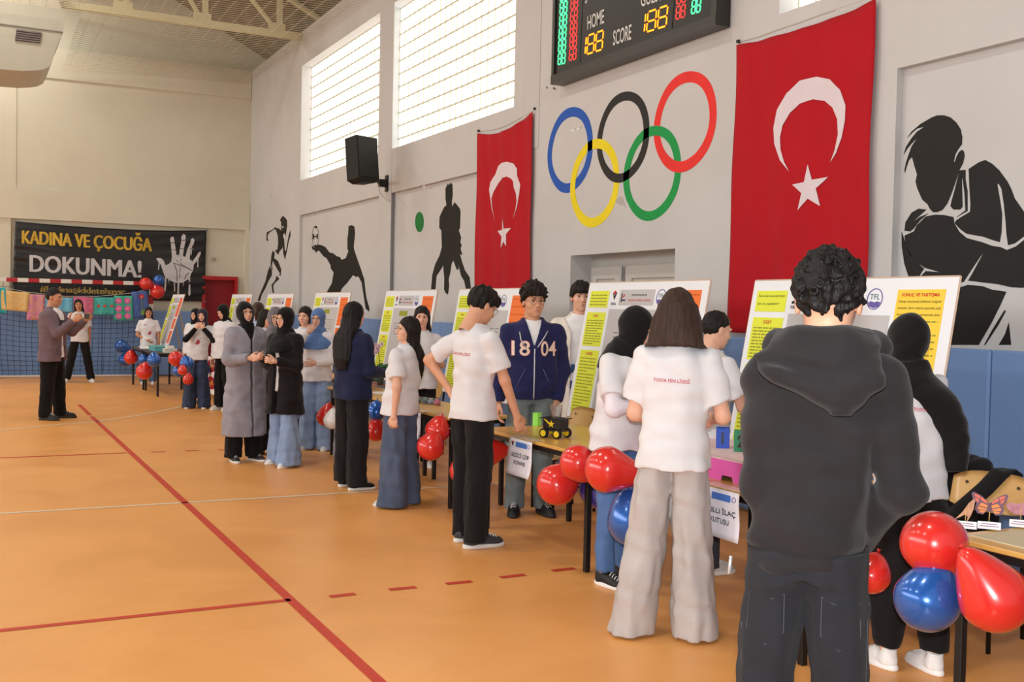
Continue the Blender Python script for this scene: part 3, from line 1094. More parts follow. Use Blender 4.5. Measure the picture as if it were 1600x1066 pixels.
MB().tube([(gx0 - w0, .34, .025), (gx1 - w0, .34, .025)], .025, 8).tube([(gx0 - w0, .34, .025), (gx0 - w0, .0, .025)], .025, 8).tube([(gx1 - w0, .34, .025), (gx1 - w0, .0, .025)], .025, 8).build('ground_bar', GW, goal)
MB().tube([(gx0 - w0, 0, 1.95), (gx0 - w0, .3, 1.7), (gx0 - w0, .34, .03)], .014, 6).tube([(gx1 - w0, 0, 1.95), (gx1 - w0, .3, 1.7), (gx1 - w0, .34, .03)], .014, 6).build('net_bow', GR, goal)
mb = MB()
cols, rows = 26, 18
pt = {}
for i in range(cols + 1):
    for j in range(rows + 1):
        u, t = i / cols, j / rows
        x = gx0 + (gx1 - gx0) * u - w0
        sag = .16 * math.sin(math.pi * u) * math.sin(math.pi * min(1, t * 1.0)) + .05 * math.sin(3 * math.pi * u)* t*(1-t)*2
        pt[i, j] = (x + .10 * math.sin(math.pi * t) * (u - .5), .05 + .3 * min(1, t * 1.4), (1.93 - 1.88 * t) - sag * .9 * (1 - .5 * t))
NETC = mat('goal_net_cord', (40, 40, 48), .8, .1)
for i in range(cols + 1):
    mb.tube([pt[i, j] for j in range(rows + 1)], .0042, 3, cap=False)
for j in range(rows + 1):
    mb.tube([(pt[i, j][0], pt[i, j][1], max(.03, pt[i, j][2])) for i in range(cols + 1)], .0042, 3, cap=False)
tag(mb.build('goal_net', NETC, goal), kind='stuff')

AY = 23.22
PAPERS = [
    ((-14, 449, 8, 490), (40, 160, 180), (70, 190, 200), 'teal marbled paper at the left end of the hanging row'),
    ((2, 455, 46, 486), (220, 176, 96), (226, 200, 150), 'yellow and pale blue marbled paper hanging above the goal net'),
    ((43, 460, 70, 500.5), (196, 110, 180), (220, 170, 120), 'purple and pink speckled marbled paper behind the suited man'),
    ((70, 465, 96, 490), (110, 170, 215), (140, 190, 220), 'blue marbled paper hidden mostly behind the suited man'),
    ((92, 465.5, 115, 488), (96, 176, 214), (130, 196, 224), 'plain light blue paper in the hanging row'),
    ((115, 464, 146, 490), (206, 80, 130), (220, 140, 160), 'crimson pink marbled paper behind the shouting girl'),
    ((144, 464.5, 179, 492), (62, 172, 168), (96, 196, 188), 'teal paper with three tiny red flowers in the hanging row'),
    ((178, 462, 206.5, 501), (52, 176, 140), (90, 200, 160), 'green paper with six pink flowers in the hanging row'),
    ((205, 455, 230, 497), (70, 96, 160), (90, 116, 180), 'blue paper with a red tulip at the right end of the hanging row')]
PINK = mat('pink_flower_paint', (232, 108, 190), .7)
for i, ((x0, y0, x1, y1), c1, c2, lab) in enumerate(PAPERS):
    a, b = atY(x0, y0, AY), atY(x1, y1, AY)
    cx, w, h = (a[0] + b[0]) / 2, abs(b[0] - a[0]), abs(a[2] - b[2])
    tilt = (-.05, .07, .03, .02, .0, .01, -.02, -.02, -.09)[i]
    mb = MB()
    nn = 8
    v = [((u / nn - .5) * w, .012 * math.sin(u * 1.3 + i) , -k / nn * h) for u in range(nn + 1) for k in range(nn + 1)]
    f = [(u * (nn + 1) + k, u * (nn + 1) + k + 1, (u + 1) * (nn + 1) + k + 1, (u + 1) * (nn + 1) + k) for u in range(nn) for k in range(nn)]
    pm = mat('marbled_paper_%d' % i, c1, .7, .2, noise=.3, nscale=14, rgb2=c2)
    o = tag(mb.add(v, f).build('marbled_paper', pm, None, True, (cx, AY - .006 * (i % 3), a[2]), (0, tilt, 0)), lab, 'paper artwork', 'marbled papers on a string')
    md = o.modifiers.new('thick', 'SOLIDIFY')
    md.thickness = .002
    fl_ = []
    if i == 7:
        fl_ = [((fx - .5) * w, -fy * h, .062, PINK) for fx in (.24, .72) for fy in (.2, .52, .82)]
    if i == 6:
        fl_ = [((fx - .5) * w, -.5 * h, .03, mat('red_flower_paint', (196, 60, 70), .7)) for fx in (.27, .55, .86)]
    if i == 8:
        fl_ = [(.1 * w, -.2 * h, .05, mat('tulip_paint', (200, 60, 90), .7))]
        MB().tube([(.1 * w, -.012, -.25 * h), (.08 * w, -.012, -.5 * h), (.12 * w, -.012, -.8 * h)], .008, 4).poly([(.12, .8), (.02, .7), (-.05, .68), (.0, .78), (-.1, .85), (.1, .9), (.3, .85), (.2, .76), (.26, .66), (.16, .7)], lambda u, v, q: (u * w, -.014 - q, -v * h), .002).build('leaf_print', mat('leaf_paint', (130, 160, 90), .7), o)
    for (fx, fz, r, m_) in fl_:
        fl2 = MB().poly([(fx + r * (1 + .18 * math.cos(8 * t)) * math.cos(t), fz + r * (1 + .18 * math.cos(8 * t)) * math.sin(t)) for t in [2 * math.pi * k / 32 for k in range(32)]], lambda u, v, q: (u, -.014 - q, v), .002)
        fo_ = fl2.build('flower_print', m_, o)
        MB().poly(ell(fx, fz, r * .28, r * .28, 10), lambda u, v, q: (u, -.017 - q, v), .002).build('flower_centre', mat('flower_centre', (240, 200, 110), .7), fo_)
pts = [atY(px, py, AY + .01) for px, py in ((-30, 441), (0, 449), (46, 457), (100, 463), (150, 463.5), (206, 458), (232, 452))]
tag(MB().tube(pts, .004, 4).build('hanging_string', mat('cord_white', (220, 214, 205), .8)), 'thin string carrying the row of marbled papers', 'string')

# ================================================================== SOFT SHAPES: distance fields turned into meshes
class Field:
    def __init__(s, lo, hi, h):
        s.lo, s.h = np.array(lo, float), h
        s.n = np.ceil((np.array(hi, float) - s.lo) / h).astype(int) + 1
        s.ax = [s.lo[i] + h * np.arange(s.n[i]) for i in range(3)]
        s.f = np.full(s.n, 0.3)

    def sl(s, lo, hi, mg=0.05):
        out = []
        for i in range(3):
            a = int(max(0, math.floor((lo[i] - mg - s.lo[i]) / s.h)))
            b = int(min(s.n[i], math.ceil((hi[i] + mg - s.lo[i]) / s.h) + 1))
            if b <= a:
                return None
            out.append(slice(a, b))
        return tuple(out)

    def grid(s, q):
        return s.ax[0][q[0]][:, None, None], s.ax[1][q[1]][None, :, None], s.ax[2][q[2]][None, None, :]

    def put(s, q, d, k, mode='add'):
        a = s.f[q]
        if mode == 'sub':
            a2, d = -a, d
            h = np.clip(.5 + .5 * (a2 - d) / k, 0, 1)
            s.f[q] = -(a2 * (1 - h) + d * h - k * h * (1 - h))
        else:
            h = np.clip(.5 + .5 * (a - d) / k, 0, 1)
            s.f[q] = a * (1 - h) + d * h - k * h * (1 - h)
        return s

    def cap(s, a, b, r1, r2, k=.02, cut0=False, cut1=False, mode='add', flat=None):
        """tapered limb; cut ends are sawn off square"""
        a, b = np.array(a, float), np.array(b, float)
        r = max(r1, r2)
        q = s.sl(np.minimum(a, b) - r, np.maximum(a, b) + r)
        if q is None:
            return s
        X, Y, Z = s.grid(q)
        ab = b - a
        L = np.linalg.norm(ab)
        u = ab / L
        px, py, pz = X - a[0], Y - a[1], Z - a[2]
        t = px * u[0] + py * u[1] + pz * u[2]
        tc = np.clip(t, -1e9 if cut0 else 0, 1e9 if cut1 else L)
        dx, dy, dz = px - tc * u[0], py - tc * u[1], pz - tc * u[2]
        d = np.sqrt(dx * dx + dy * dy + dz * dz) - (r1 + (r2 - r1) * np.clip(t / L, 0, 1))
        if cut0:
            d = np.maximum(d, -t)
        if cut1:
            d = np.maximum(d, t - L)
        return s.put(q, d, k, mode)

    def ell(s, c, r, k=.02, mode='add', R=None):
        c, r = np.array(c, float), np.array(r, float)
        m = r if R is None else np.full(3, r.max())
        q = s.sl(c - m, c + m)
        if q is None:
            return s
        X, Y, Z = s.grid(q)
        x, y, z = X - c[0], Y - c[1], Z - c[2]
        if R is not None:
            R = np.array(R)
            x, y, z = (R[0, 0] * x + R[1, 0] * y + R[2, 0] * z, R[0, 1] * x + R[1, 1] * y + R[2, 1] * z, R[0, 2] * x + R[1, 2] * y + R[2, 2] * z)
        e = np.sqrt((x / r[0]) ** 2 + (y / r[1]) ** 2 + (z / r[2]) ** 2)
        g = np.sqrt((x / r[0] ** 2) ** 2 + (y / r[1] ** 2) ** 2 + (z / r[2] ** 2) ** 2) + 1e-6
        return s.put(q, e * (e - 1) / g, k, mode)

    def stack(s, rows, k=.02, mode='add', p=2.3):
        """rows of (z, cx, cy, rx, ry): rounded cross-sections piled along z"""
        rows = sorted(rows)
        A = np.array(rows, float)
        lo = (float((A[:, 1] - A[:, 3]).min()), float((A[:, 2] - A[:, 4]).min()), A[0, 0])
        hi = (float((A[:, 1] + A[:, 3]).max()), float((A[:, 2] + A[:, 4]).max()), A[-1, 0])
        q = s.sl(lo, hi)
        if q is None:
            return s
        X, Y, Z = s.grid(q)
        z = s.ax[2][q[2]]
        cx, cy, rx, ry = [np.interp(z, A[:, 0], A[:, i])[None, None, :] for i in range(1, 5)]
        e = (np.abs((X - cx) / rx) ** p + np.abs((Y - cy) / ry) ** p) ** (1 / p)
        d = (e - 1) * np.minimum(rx, ry) * .92
        d = np.maximum(d, np.maximum(A[0, 0] - z, z - A[-1, 0])[None, None, :])
        return s.put(q, d, k, mode)

    def cut(s, fn):
        X, Y, Z = s.grid((slice(None),) * 3)
        s.f = np.maximum(s.f, fn(X, Y, Z))
        return s

    def ripple(s, amp, waves, seed=0):
        """soft folds: waves = (kx, ky, kz) wave vectors"""
        r = np.random.default_rng(seed)
        X, Y, Z = s.grid((slice(None),) * 3)
        n = 0
        for w in waves:
            ph = r.uniform(0, 6.28)
            n = n + np.sin(w[0] * X + w[1] * Y + w[2] * Z + ph + 1.2 * np.sin(.6 * (w[1] * X - w[0] * Y) + .45 * w[2] * Z + 7 * Z + ph * 2))
        s.f = s.f + amp * n / math.sqrt(len(waves))
        return s

    def mesh(s):
        f = s.f
        sg = (f < 0).astype(np.int8)
        c = sum(sg[i:sg.shape[0] - 1 + i, j:sg.shape[1] - 1 + j, l:sg.shape[2] - 1 + l] for i in (0, 1) for j in (0, 1) for l in (0, 1))
        idx = np.argwhere((c > 0) & (c < 8))
        ids = np.full(c.shape, -1, np.int64)
        ids[tuple(idx.T)] = np.arange(len(idx))
        acc, num = np.zeros((len(idx), 3)), np.zeros(len(idx))
        cor = [(i, j, l) for i in (0, 1) for j in (0, 1) for l in (0, 1)]
        fv = {o: f[idx[:, 0] + o[0], idx[:, 1] + o[1], idx[:, 2] + o[2]] for o in cor}
        for a in cor:
            for axis in range(3):
                if a[axis] == 0:
                    b = list(a)
                    b[axis] = 1
                    b = tuple(b)
                    fa, fb = fv[a], fv[b]
                    m = (fa < 0) != (fb < 0)
                    t = np.where(m, fa / np.where(m, fa - fb, 1), 0)
                    p = np.array(a, float)[None] + 0 * acc
                    p[:, axis] += t
                    acc[m] += p[m]
                    num[m] += 1
        V = s.lo + s.h * (idx + acc / np.maximum(num, 1)[:, None])
        Q = []
        for ax in range(3):
            o1, o2 = [(1, 2), (2, 0), (0, 1)][ax]
            n = f.shape
            lo = [1, 1, 1]
            lo[ax] = 0
            r = [np.arange(lo[i], n[i] - 1) for i in range(3)]
            s0 = sg[np.ix_(*r)]
            r2 = list(r)
            r2[ax] = r[ax] + 1
            s1 = sg[np.ix_(*r2)]
            e = np.argwhere(s0 != s1)
            fl = s0[tuple(e.T)] == 1
            e = e + np.array(lo)
            d1, d2 = np.zeros(3, int), np.zeros(3, int)
            d1[o1] = 1
            d2[o2] = 1
            q = np.stack([ids[tuple((e - d1 - d2).T)], ids[tuple((e - d2).T)], ids[tuple(e.T)], ids[tuple((e - d1).T)]], 1)
            q[~fl] = q[~fl][:, ::-1]
            Q.append(q)
        Q = np.concatenate(Q)
        Q = Q[(Q >= 0).all(1)]
        return V, Q


def rot3(yaw=0, pitch=0, roll=0):
    """head turn in degrees: yaw to its own right, pitch down, roll towards its right shoulder"""
    return np.array(Matrix.Rotation(math.radians(-yaw), 3, 'Z') @ Matrix.Rotation(math.radians(-pitch), 3, 'X') @ Matrix.Rotation(math.radians(roll), 3, 'Y'))


# ------------------------------------------------------------------ heads, hair, scarves, hands, shoes (shared meshes)
def head_field(female):
    F = Field((-.10, -.14, -.12), (.10, .14, .23), .0046)
    F.ell((0, -.012, .118), (.073, .092, .089))
    F.ell((0, .022, .065), (.058, .070, .088), .03)
    F.ell((0, .034, .022), (.045 if female else .049, .052, .040), .025)
    for sx in (-1, 1):
        F.ell((sx * .036, .052, .066), (.028, .03, .03), .02)
        F.ell((sx * .030, .080, .114), (.024, .012, .010), .014)
        F.ell((sx * .031, .098, .094), (.019, .017, .011), .012, 'sub')
        F.ell((sx * .076, -.008, .082), (.009, .019, .031), .006)
        F.ell((sx * .011, .094, .060), (.009, .010, .008), .006)
    F.cap((0, .084, .104), (0, .106, .066), .008, .0125, .012)
    F.ell((0, .090, .0365), (.023, .009, .006), .005)
    F.ell((0, .088, .0265), (.019, .010, .0065), .005)
    F.ell((0, .072, -.004), (.019, .014, .015), .016)
    F.cap((0, -.012, .03), (0, -.030, -.12), .050 if female else .056, .050 if female else .060, .02)
    return F.mesh()


HEADS = {}


def head_parts(female):
    if female not in HEADS:
        HEADS[female] = head_field(female)
    return HEADS[female]


def zcut(tab):
    ys = np.array([a for a, b in tab])
    zs = np.array([b for a, b in tab])
    return lambda X, Y, Z: (np.interp(Y, ys, zs) - Z) * .8 + 0 * X


HAIRLINE = {
    'short': [(-.13, .035), (-.085, .01), (-.03, .04), (.0, .085), (.03, .115), (.055, .138), (.12, .150)],
    'fringe': [(-.13, .035), (-.085, .01), (-.03, .05), (.0, .075), (.035, .1), (.06, .122), (.12, .126)],
    'long': [(-.13, -.1), (-.02, -.1), (.012, .0), (.035, .08), (.06, .128), (.12, .158)],
}
WAVES = lambda k: [(k, .3 * k, .2 * k), (-.4 * k, k, .3 * k), (.2 * k, -.5 * k, k), (.7 * k, .6 * k, -.5 * k)]


def hair_mesh(kind):
    if kind == 'curly_full':
        F = Field((-.14, -.17, -.03), (.14, .16, .29), .005)
        F.ell((0, -.006, .138), (.096, .116, .112)).ell((0, .075, .165), (.07, .045, .035), .03)
        F.ripple(.0085, WAVES(105) + WAVES(170), 6)
        F.cut(zcut([(-.13, .035), (-.085, .01), (-.03, .04), (.0, .085), (.03, .112), (.055, .130), (.12, .140)]))
    elif kind == 'curly':
        F = Field((-.13, -.16, -.03), (.13, .15, .27), .005)
        F.ell((0, -.012, .128), (.087, .105, .100))
        F.ripple(.0075, WAVES(115) + WAVES(190), 3)
        F.cut(zcut(HAIRLINE['short']))
    elif kind == 'fringe':
        F = Field((-.13, -.16, -.03), (.13, .15, .27), .005)
        F.ell((0, -.008, .128), (.090, .110, .100)).ell((0, .07, .155), (.07, .045, .03), .03)
        F.ripple(.005, [(90, 60, 20), (150, -40, 30), (60, 120, 10)], 5)
        F.cut(zcut(HAIRLINE['fringe']))
    elif kind == 'crop':
        F = Field((-.13, -.16, -.03), (.13, .15, .25), .005)
        F.ell((0, -.012, .122), (.080, .100, .096))
        F.ripple(.002, WAVES(150), 3)
        F.cut(zcut([(-.13, .03), (-.085, .025), (-.03, .06), (.0, .1), (.03, .125), (.055, .145), (.12, .16)]))
    else:
        lo = {'long': -.36, 'loose': -.30, 'bob': -.10, 'pony': -.05, 'very_long': -.42}[kind]
        F = Field((-.17, -.21, lo - .03), (.17, .15, .25), .0065)
        F.ell((0, -.014, .122), (.086, .104, .100))
        F.cut(zcut(HAIRLINE['long']))
        if kind == 'bob':
            F.stack([(-.085, 0, -.045, .158, .090), (-.065, 0, -.05, .140, .088), (-.03, 0, -.045, .134, .094), (.02, 0, -.034, .130, .100), (.07, 0, -.024, .118, .104), (.12, 0, -.018, .090, .095)], .05)
        elif kind == 'pony':
            F.stack([(.02, 0, -.04, .075, .06), (.1, 0, -.02, .085, .09)], .03)
            F.cap((0, -.10, .16), (0, -.155, .05), .03, .034, .02).cap((0, -.155, .05), (.0, -.13, -.05), .034, .012, .02)
        else:
            w = 1.15 if kind == 'very_long' else 1.0
            F.stack([(lo, .01, -.150, .05 * w, .024), (lo + .1, .01, -.150, .090 * w, .040), (-.12, 0, -.118, .110 * w, .058), (-.02, 0, -.05, .098, .07), (.1, 0, -.018, .088, .093)], .03)
            if kind == 'loose':
                for sx in (-1, 1):
                    F.cap((sx * .075, .01, .05), (sx * .095, .05, -.2), .022, .014, .03)
        # leave the face, neck front and shoulders free
        F.cut(lambda X, Y, Z: np.where(Z < .16, (Y - np.interp(Z, [-.4, -.1, -.02, .06, .11, .15], [.09, .075, .02, .022, .05, .085])) * .8, -1) + 0 * X)
        F.ell((0, .07, .05), (.062, .062, .082), .012, 'sub')
        F.ripple(.0012 if kind == 'bob' else .0026, [(130, 30, 6), (90, -60, 9), (170, 20, -12), (60, 100, 5)], 8)
    return F.mesh()


def scarf_mesh(kind):
    """head scarf: 'tucked' inside a coat, 'draped' over the shoulders, 'long' falling over one side"""
    zb = {'tucked': -.16, 'draped': -.27, 'long': -.56, 'bowed': -.24}[kind]
    F = Field((-.28, -.25, zb - .02), (.28, .25, .27), .0075)
    F.ell((0, -.012, .112), (.090, .112, .112))
    F.ell((0, .012, .030), (.078, .088, .090), .04)
    if kind == 'tucked':
        F.stack([(-.16, 0, -.005, .10, .105), (-.10, 0, -.0, .088, .095), (-.03, 0, .005, .082, .09)], .03)
    elif kind == 'draped':
        F.stack([(-.27, 0, .03, .178, .172), (-.19, 0, .015, .205, .165), (-.13, 0, .0, .180, .140), (-.08, 0, .0, .11, .105), (-.02, 0, .005, .085, .092)], .03)
    elif kind == 'bowed':
        F.stack([(-.24, 0, .03, .12, .14), (-.15, 0, .01, .135, .125), (-.08, 0, .0, .11, .11), (-.02, 0, .005, .085, .092)], .03)
    else:
        F.stack([(-.56, .19, -.03, .05, .10), (-.42, .17, -.03, .075, .13), (-.3, .12, -.02, .115, .15), (-.2, .05, -.01, .165, .15), (-.13, 0, .0, .155, .125), (-.08, 0, .0, .11, .105), (-.02, 0, .005, .085, .092)], .03)
    F.ripple(.0035, [(26, 14, 40), (-22, 20, 46), (34, -26, 18)], 4)
    F.ell((0, .105, .072), (.050, .072, .076), .008, 'sub')
    # hollow under the cloth so that the head sits inside
    return F.mesh()


def hand_field(pose):
    F = Field((-.075, -.075, -.05), (.085, .10, .21), .0042)
    F.cap((0, 0, -.045), (0, 0, .012), .024, .026, .01)
    F.ell((0, .002, .05), (.041, .016, .052), .012)
    F.ell((.024, .012, .032), (.018, .016, .030), .012)
    curl = {'relaxed': (18, 28, 22), 'curled': (48, 62, 40), 'flat': (4, 8, 6), 'point': (14, 20, 12), 'pinch': (40, 40, 25)}[pose]
    for i, (x, L, sp) in enumerate(((.029, .070, 5), (.010, .079, 1), (-.010, .072, -3), (-.028, .056, -8))):
        c = curl
        if pose == 'point' and i > 0:
            c = (30 + 8 * i, 40, 25)
        p = np.array((x, .0, .086))
        a = 0
        for seg, fr, r in ((0, .46, .0088), (1, .30, .0078), (2, .24, .007)):
            a += math.radians(c[seg] * (1 + .07 * i))
            d = np.array((math.sin(math.radians(sp)) * math.cos(a), math.sin(a), math.cos(a)))
            q2 = p + d * L * fr
            F.cap(p, q2, r, r - .0008, .003)
            p = q2
    p = np.array((.034, .010, .022))
    q2 = p + np.array((.55, .35, .75)) * .042
    F.cap(p, q2, .012, .0098, .006)
    q3 = q2 + np.array((.12, .30, .95)) * .030
    F.cap(q2, q3, .0096, .008, .004)
    return F.mesh()


def shoe_mesh():
    F = Field((-.07, -.12, -.005), (.07, .21, .14), .005)
    F.ell((0, .10, .03), (.043, .078, .040), .02).ell((0, .02, .05), (.038, .08, .05), .03).ell((0, -.045, .045), (.036, .05, .055), .02)
    F.cap((0, -.035, .05), (0, -.045, .115), .042, .040, .02, cut1=True)
    F.cut(lambda X, Y, Z: .022 - Z + 0 * X + 0 * Y)
    up = F.mesh()
    F = Field((-.07, -.12, -.01), (.07, .21, .06), .005)
    F.stack([(0, 0, .043, .044, .142), (.012, 0, .043, .048, .147), (.03, 0, .043, .044, .142)], .01, p=2.4)
    so = F.mesh()
    return up, so


BANK = {}


def bank(kind, *a):
    k = (kind,) + a
    if k not in BANK:
        BANK[k] = {'hair': hair_mesh, 'scarf': scarf_mesh, 'hand': hand_field}[kind](*a)
    return BANK[k]


SHOE = shoe_mesh()
SHARED = {}


def shared(key, maker):
    if key not in SHARED:
        SHARED[key] = maker()
    return SHARED[key]


SKIN = {'fair': (226, 176, 150), 'mid': (212, 158, 128), 'tan': (196, 140, 108)}


def skin_mat(t):
    m = mat('skin_' + t, SKIN[t], .5, .35, noise=.05, nscale=18)
    b = m.node_tree.nodes['Principled BSDF']
    b.inputs['Subsurface Weight'].default_value = .08
    b.inputs['Subsurface Radius'].default_value = (.012, .005, .003)
    return m


def hair_mat(rgb):
    return mat('hair_%d_%d_%d' % rgb, rgb, .55, .25, noise=.35, nscale=60, bump=.6, bscale=120, stretch=(1, 1, .12))


def eye_parts():
    sc = MB().lathe([(0, -.0125), (.0075, -.010), (.0125, 0), (.0075, .010), (0, .0125)], 12)
    V = np.array(sc.v)
    return sc


# ------------------------------------------------------------------ PEOPLE
CLOTH_WAVES = [(34, 10, 16), (-28, 18, 12), (12, 40, -8), (14, 8, 36), (-16, 10, 44)]
LEG_WAVES = [(62, 18, 7), (-40, 52, 9), (30, -64, 8), (10, 8, 42)]
PEOPLE = []


def nrm(v):
    v = np.array(v, float)
    return v / np.linalg.norm(v)


def person(label, xy, face, H=1.68, female=True, skin='fair', head=(0, 0, 0), top='tee', top_rgb=(236, 234, 236), legs='straight', leg_rgb=(28, 27, 28),
           shoe_rgb=(232, 230, 228), sole_rgb=(238, 236, 232), hair='long', hair_rgb=(26, 20, 18), scarf_rgb=(20, 19, 20), lean=0, side=0,
           arms=None, hands=('relaxed', 'relaxed'), feet=((-.095, 0, 8), (.095, 0, -8)), glasses=False, under=None, sleeve_rgb=None, hem=None, h=.010,
           build=1.0, back_text=False, front_print=False, seed=0, hand_n=(None, None), mouth='closed', extra=None, cuff=None, shx=None, shz=1.362, drop=0.0):
    """A standing figure. Local frame: x = its right, y = forwards. xy = spot on the floor.
    arms = ((upper dir, fore dir) of the left arm, same of the right arm) in the local frame"""
    if legs in ('wide', 'flare') and feet[0][0] == -.095:
        feet = ((-.122, 0, 8), (.122, .01, -8))
    b = math.atan2(xy[0], xy[1])
    toc = np.array([-math.sin(b), -math.cos(b)])
    rgt = np.array([math.cos(b), -math.sin(b)])
    fa = math.radians(face)
    d = math.cos(fa) * toc + math.sin(fa) * rgt
    rz = math.atan2(-d[0], d[1])
    root = empty('person', (xy[0], xy[1], 0), rz, label, 'person')
    s = H / 1.70
    W = (.92 if female else 1.0) * build
    tl, ts = math.tan(math.radians(lean)), math.tan(math.radians(side))
    oy = lambda z: max(0.0, z / s - .90) * tl * s
    ox = lambda z: max(0.0, z / s - .90) * ts * s
    P = lambda x, y, z: np.array((x * s + ox(z * s), y * s + oy(z * s), z * s))
    sx = shx or ((.158 if female else .178) * build ** .5)
    SH = [P(-sx, -.01, shz), P(sx, -.01, shz)]
    if arms is None:
        arms = (((-.16, -.03, -1), (-.05, .16, -1)), ((.16, -.03, -1), (.05, .16, -1)))
    EL = [SH[i] + nrm(arms[i][0]) * .285 * s for i in (0, 1)]
    WR = [EL[i] + nrm(arms[i][1]) * .245 * s for i in (0, 1)]
    neck = P(0, -.012, 1.44)
    hp = P(0, .0, 1.495 - drop)
    HR = rot3(*head)
    # ---- body: torso, limbs, head and hands as one mesh
    lo = np.minimum.reduce([SH[0], SH[1], EL[0], EL[1], WR[0], WR[1], (-.26 * s, -.2 * s, 0)]) - .09
    hi = np.maximum.reduce([SH[0], SH[1], EL[0], EL[1], WR[0], WR[1], (.26 * s, .2 * s, hp[2] + .02)]) + .09
    lo[2] = .04
    B = Field(lo, hi, max(h * 1.25, .011))
    HIP = [P(-.080 * W, -.01, .90), P(.080 * W, -.01, .90)]
    AN = [np.array((f[0] * s, f[1] * s - .03 * s, .09 * s)) for f in feet]
    KN = [(HIP[i] * .48 + AN[i] * .52) + np.array((0, .018 * s, 0)) for i in (0, 1)]
    B.stack([(.86 * s, 0, oy(.86), .12 * s * W, .08 * s), (1.0 * s, ox(1.0 * s), oy(1.0 * s), .115 * s * W, .075 * s), (1.25 * s, ox(1.25 * s), oy(1.25 * s), .135 * s * W, .085 * s), (1.39 * s, ox(1.39 * s), oy(1.39 * s) - .01, .13 * s * W, .06 * s), (1.43 * s, ox(1.43 * s), oy(1.43 * s) - .01, .06 * s, .05 * s)])
    for i in (0, 1):
        B.cap(HIP[i], KN[i], .066 * s, .048 * s, .03).cap(KN[i], AN[i], .046 * s, .034 * s, .02)
        B.cap(SH[i], EL[i], .045 * s * build, .037 * s * build, .03).cap(EL[i], WR[i], .038 * s * build, .025 * s, .02)
    B.cap(neck, hp, .05 * s, .05 * s, .03)
    bv, bq = B.mesh()
    Vs, Qs = [bv], [bq]
    n = len(bv)
    hv, hq = head_parts(female)
    hs = s * (.97 if female else 1.0)
    Vs.append(hv * hs @ HR.T + hp)
    Qs.append(hq + n)
    n += len(hv)
    for i in (0, 1):
        v, q = bank('hand', hands[i])
        z = nrm(arms[i][1]) if len(arms[i]) < 3 else nrm(arms[i][2])
        pn = hand_n[i]
        pn = np.array(pn, float) if pn is not None else np.array(((1 if i == 0 else -1), .15, 0.0))
        y = nrm(pn - z * np.dot(pn, z))
        x = np.cross(y, z)
        sgn = 1 if i == 0 else -1
        v2 = v * np.array((sgn, 1, 1)) * s * (.95 if female else 1.03)
        Vs.append(v2 @ np.stack([x, y, z]) + WR[i] + z * .012)
        Qs.append((q if sgn > 0 else q[:, ::-1]) + n)
        n += len(v)
    sm = skin_mat(skin)
    body = link('body', np_mesh('body', np.concatenate(Vs), np.concatenate(Qs), sm), root)

    HM = Matrix.Translation(Vector(hp)) @ Matrix(HR.tolist()).to_4x4() @ Matrix.Scale(hs, 4)

    def head_part(name, me, parent=root):
        o = link(name, me, parent)
        o.matrix_local = HM
        return o
    # ---- face
    def mk_eye():
        m = MB()
        for sxx in (-1, 1):
            m.lathe([(0, -.0118), (.008, -.009), (.0122, 0), (.008, .009), (0, .0118)], 12, 0, Matrix.Translation((sxx * .031, .0705, .0955)) @ Matrix.Diagonal((1.15, 1, .8, 1)))
            m.lathe([(0, .0008), (.0058, .0004), (.0058, -.002), (0, -.002)], 12, 1, Matrix.Translation((sxx * .031, .0825, .0957)) @ Matrix.Rotation(-math.pi / 2, 4, 'X'))
            m.tube([(sxx * .017, .0815, .0975), (sxx * .025, .0850, .1022), (sxx * .034, .0845, .1030), (sxx * .044, .0785, .0992)], [.0012, .0019, .0021, .001], 5, 2)
        return np_mesh('eyes', np.array(m.v), m.f, [mat('eye_white', (228, 222, 216), .3, .5), mat('iris_brown', (44, 28, 20), .2, .5), mat('lash_dark', (28, 20, 18), .6)], True, m.m)
    head_part('eyes', shared('eyes', mk_eye), body)

    def mk_brow():
        m = MB()
        for sxx in (-1, 1):
            m.tube([(sxx * .013, .0930, .1125), (sxx * .024, .0925, .1175), (sxx * .036, .0870, .1182), (sxx * .048, .0745, .1130)], [.0022, .0030, .0027, .001], 5)
        return np_mesh('eyebrows', np.array(m.v), m.f, mat('brow_dark', (40, 28, 22), .8), True)
    head_part('eyebrows', shared('brows', mk_brow), body)
    lipc = (190, 108, 104) if female else (186, 122, 108)

    def mk_lips():
        m = MB()
        m.tube([(-.023, .0855, .0315), (-.012, .0945, .0355), (0, .0968, .0350), (.012, .0945, .0355), (.023, .0855, .0315)], [.0012, .0034, .0036, .0034, .0012], 6)
        m.tube([(-.021, .0850, .0300), (-.010, .0935, .0270), (0, .0955, .0262), (.010, .0935, .0270), (.021, .0850, .0300)], [.0012, .004, .0046, .004, .0012], 6)
        if mouth == 'open':
            m.lathe([(0, .0), (.013, -.001), (.013, -.006), (0, -.008)], 12, 1, Matrix.Translation((0, .0965, .022)) @ Matrix.Diagonal((1, 1, 1.6, 1)) @ Matrix.Rotation(-math.pi / 2, 4, 'X'))
        if mouth == 'smile':
            m.tube([(-.021, .0875, .0335), (-.010, .0965, .0300), (0, .0985, .0290), (.010, .0965, .0300), (.021, .0875, .0335)], [.001, .0034, .004, .0034, .001], 6, 2)
        return np_mesh('lips', np.array(m.v), m.f, [mat('lips_%s' % female, lipc, .4, .4), mat('mouth_dark', (60, 20, 22), .6), mat('teeth', (236, 230, 222), .3, .5)], True, m.m)
    head_part('lips', shared('lips%s%s' % (female, mouth), mk_lips), body)
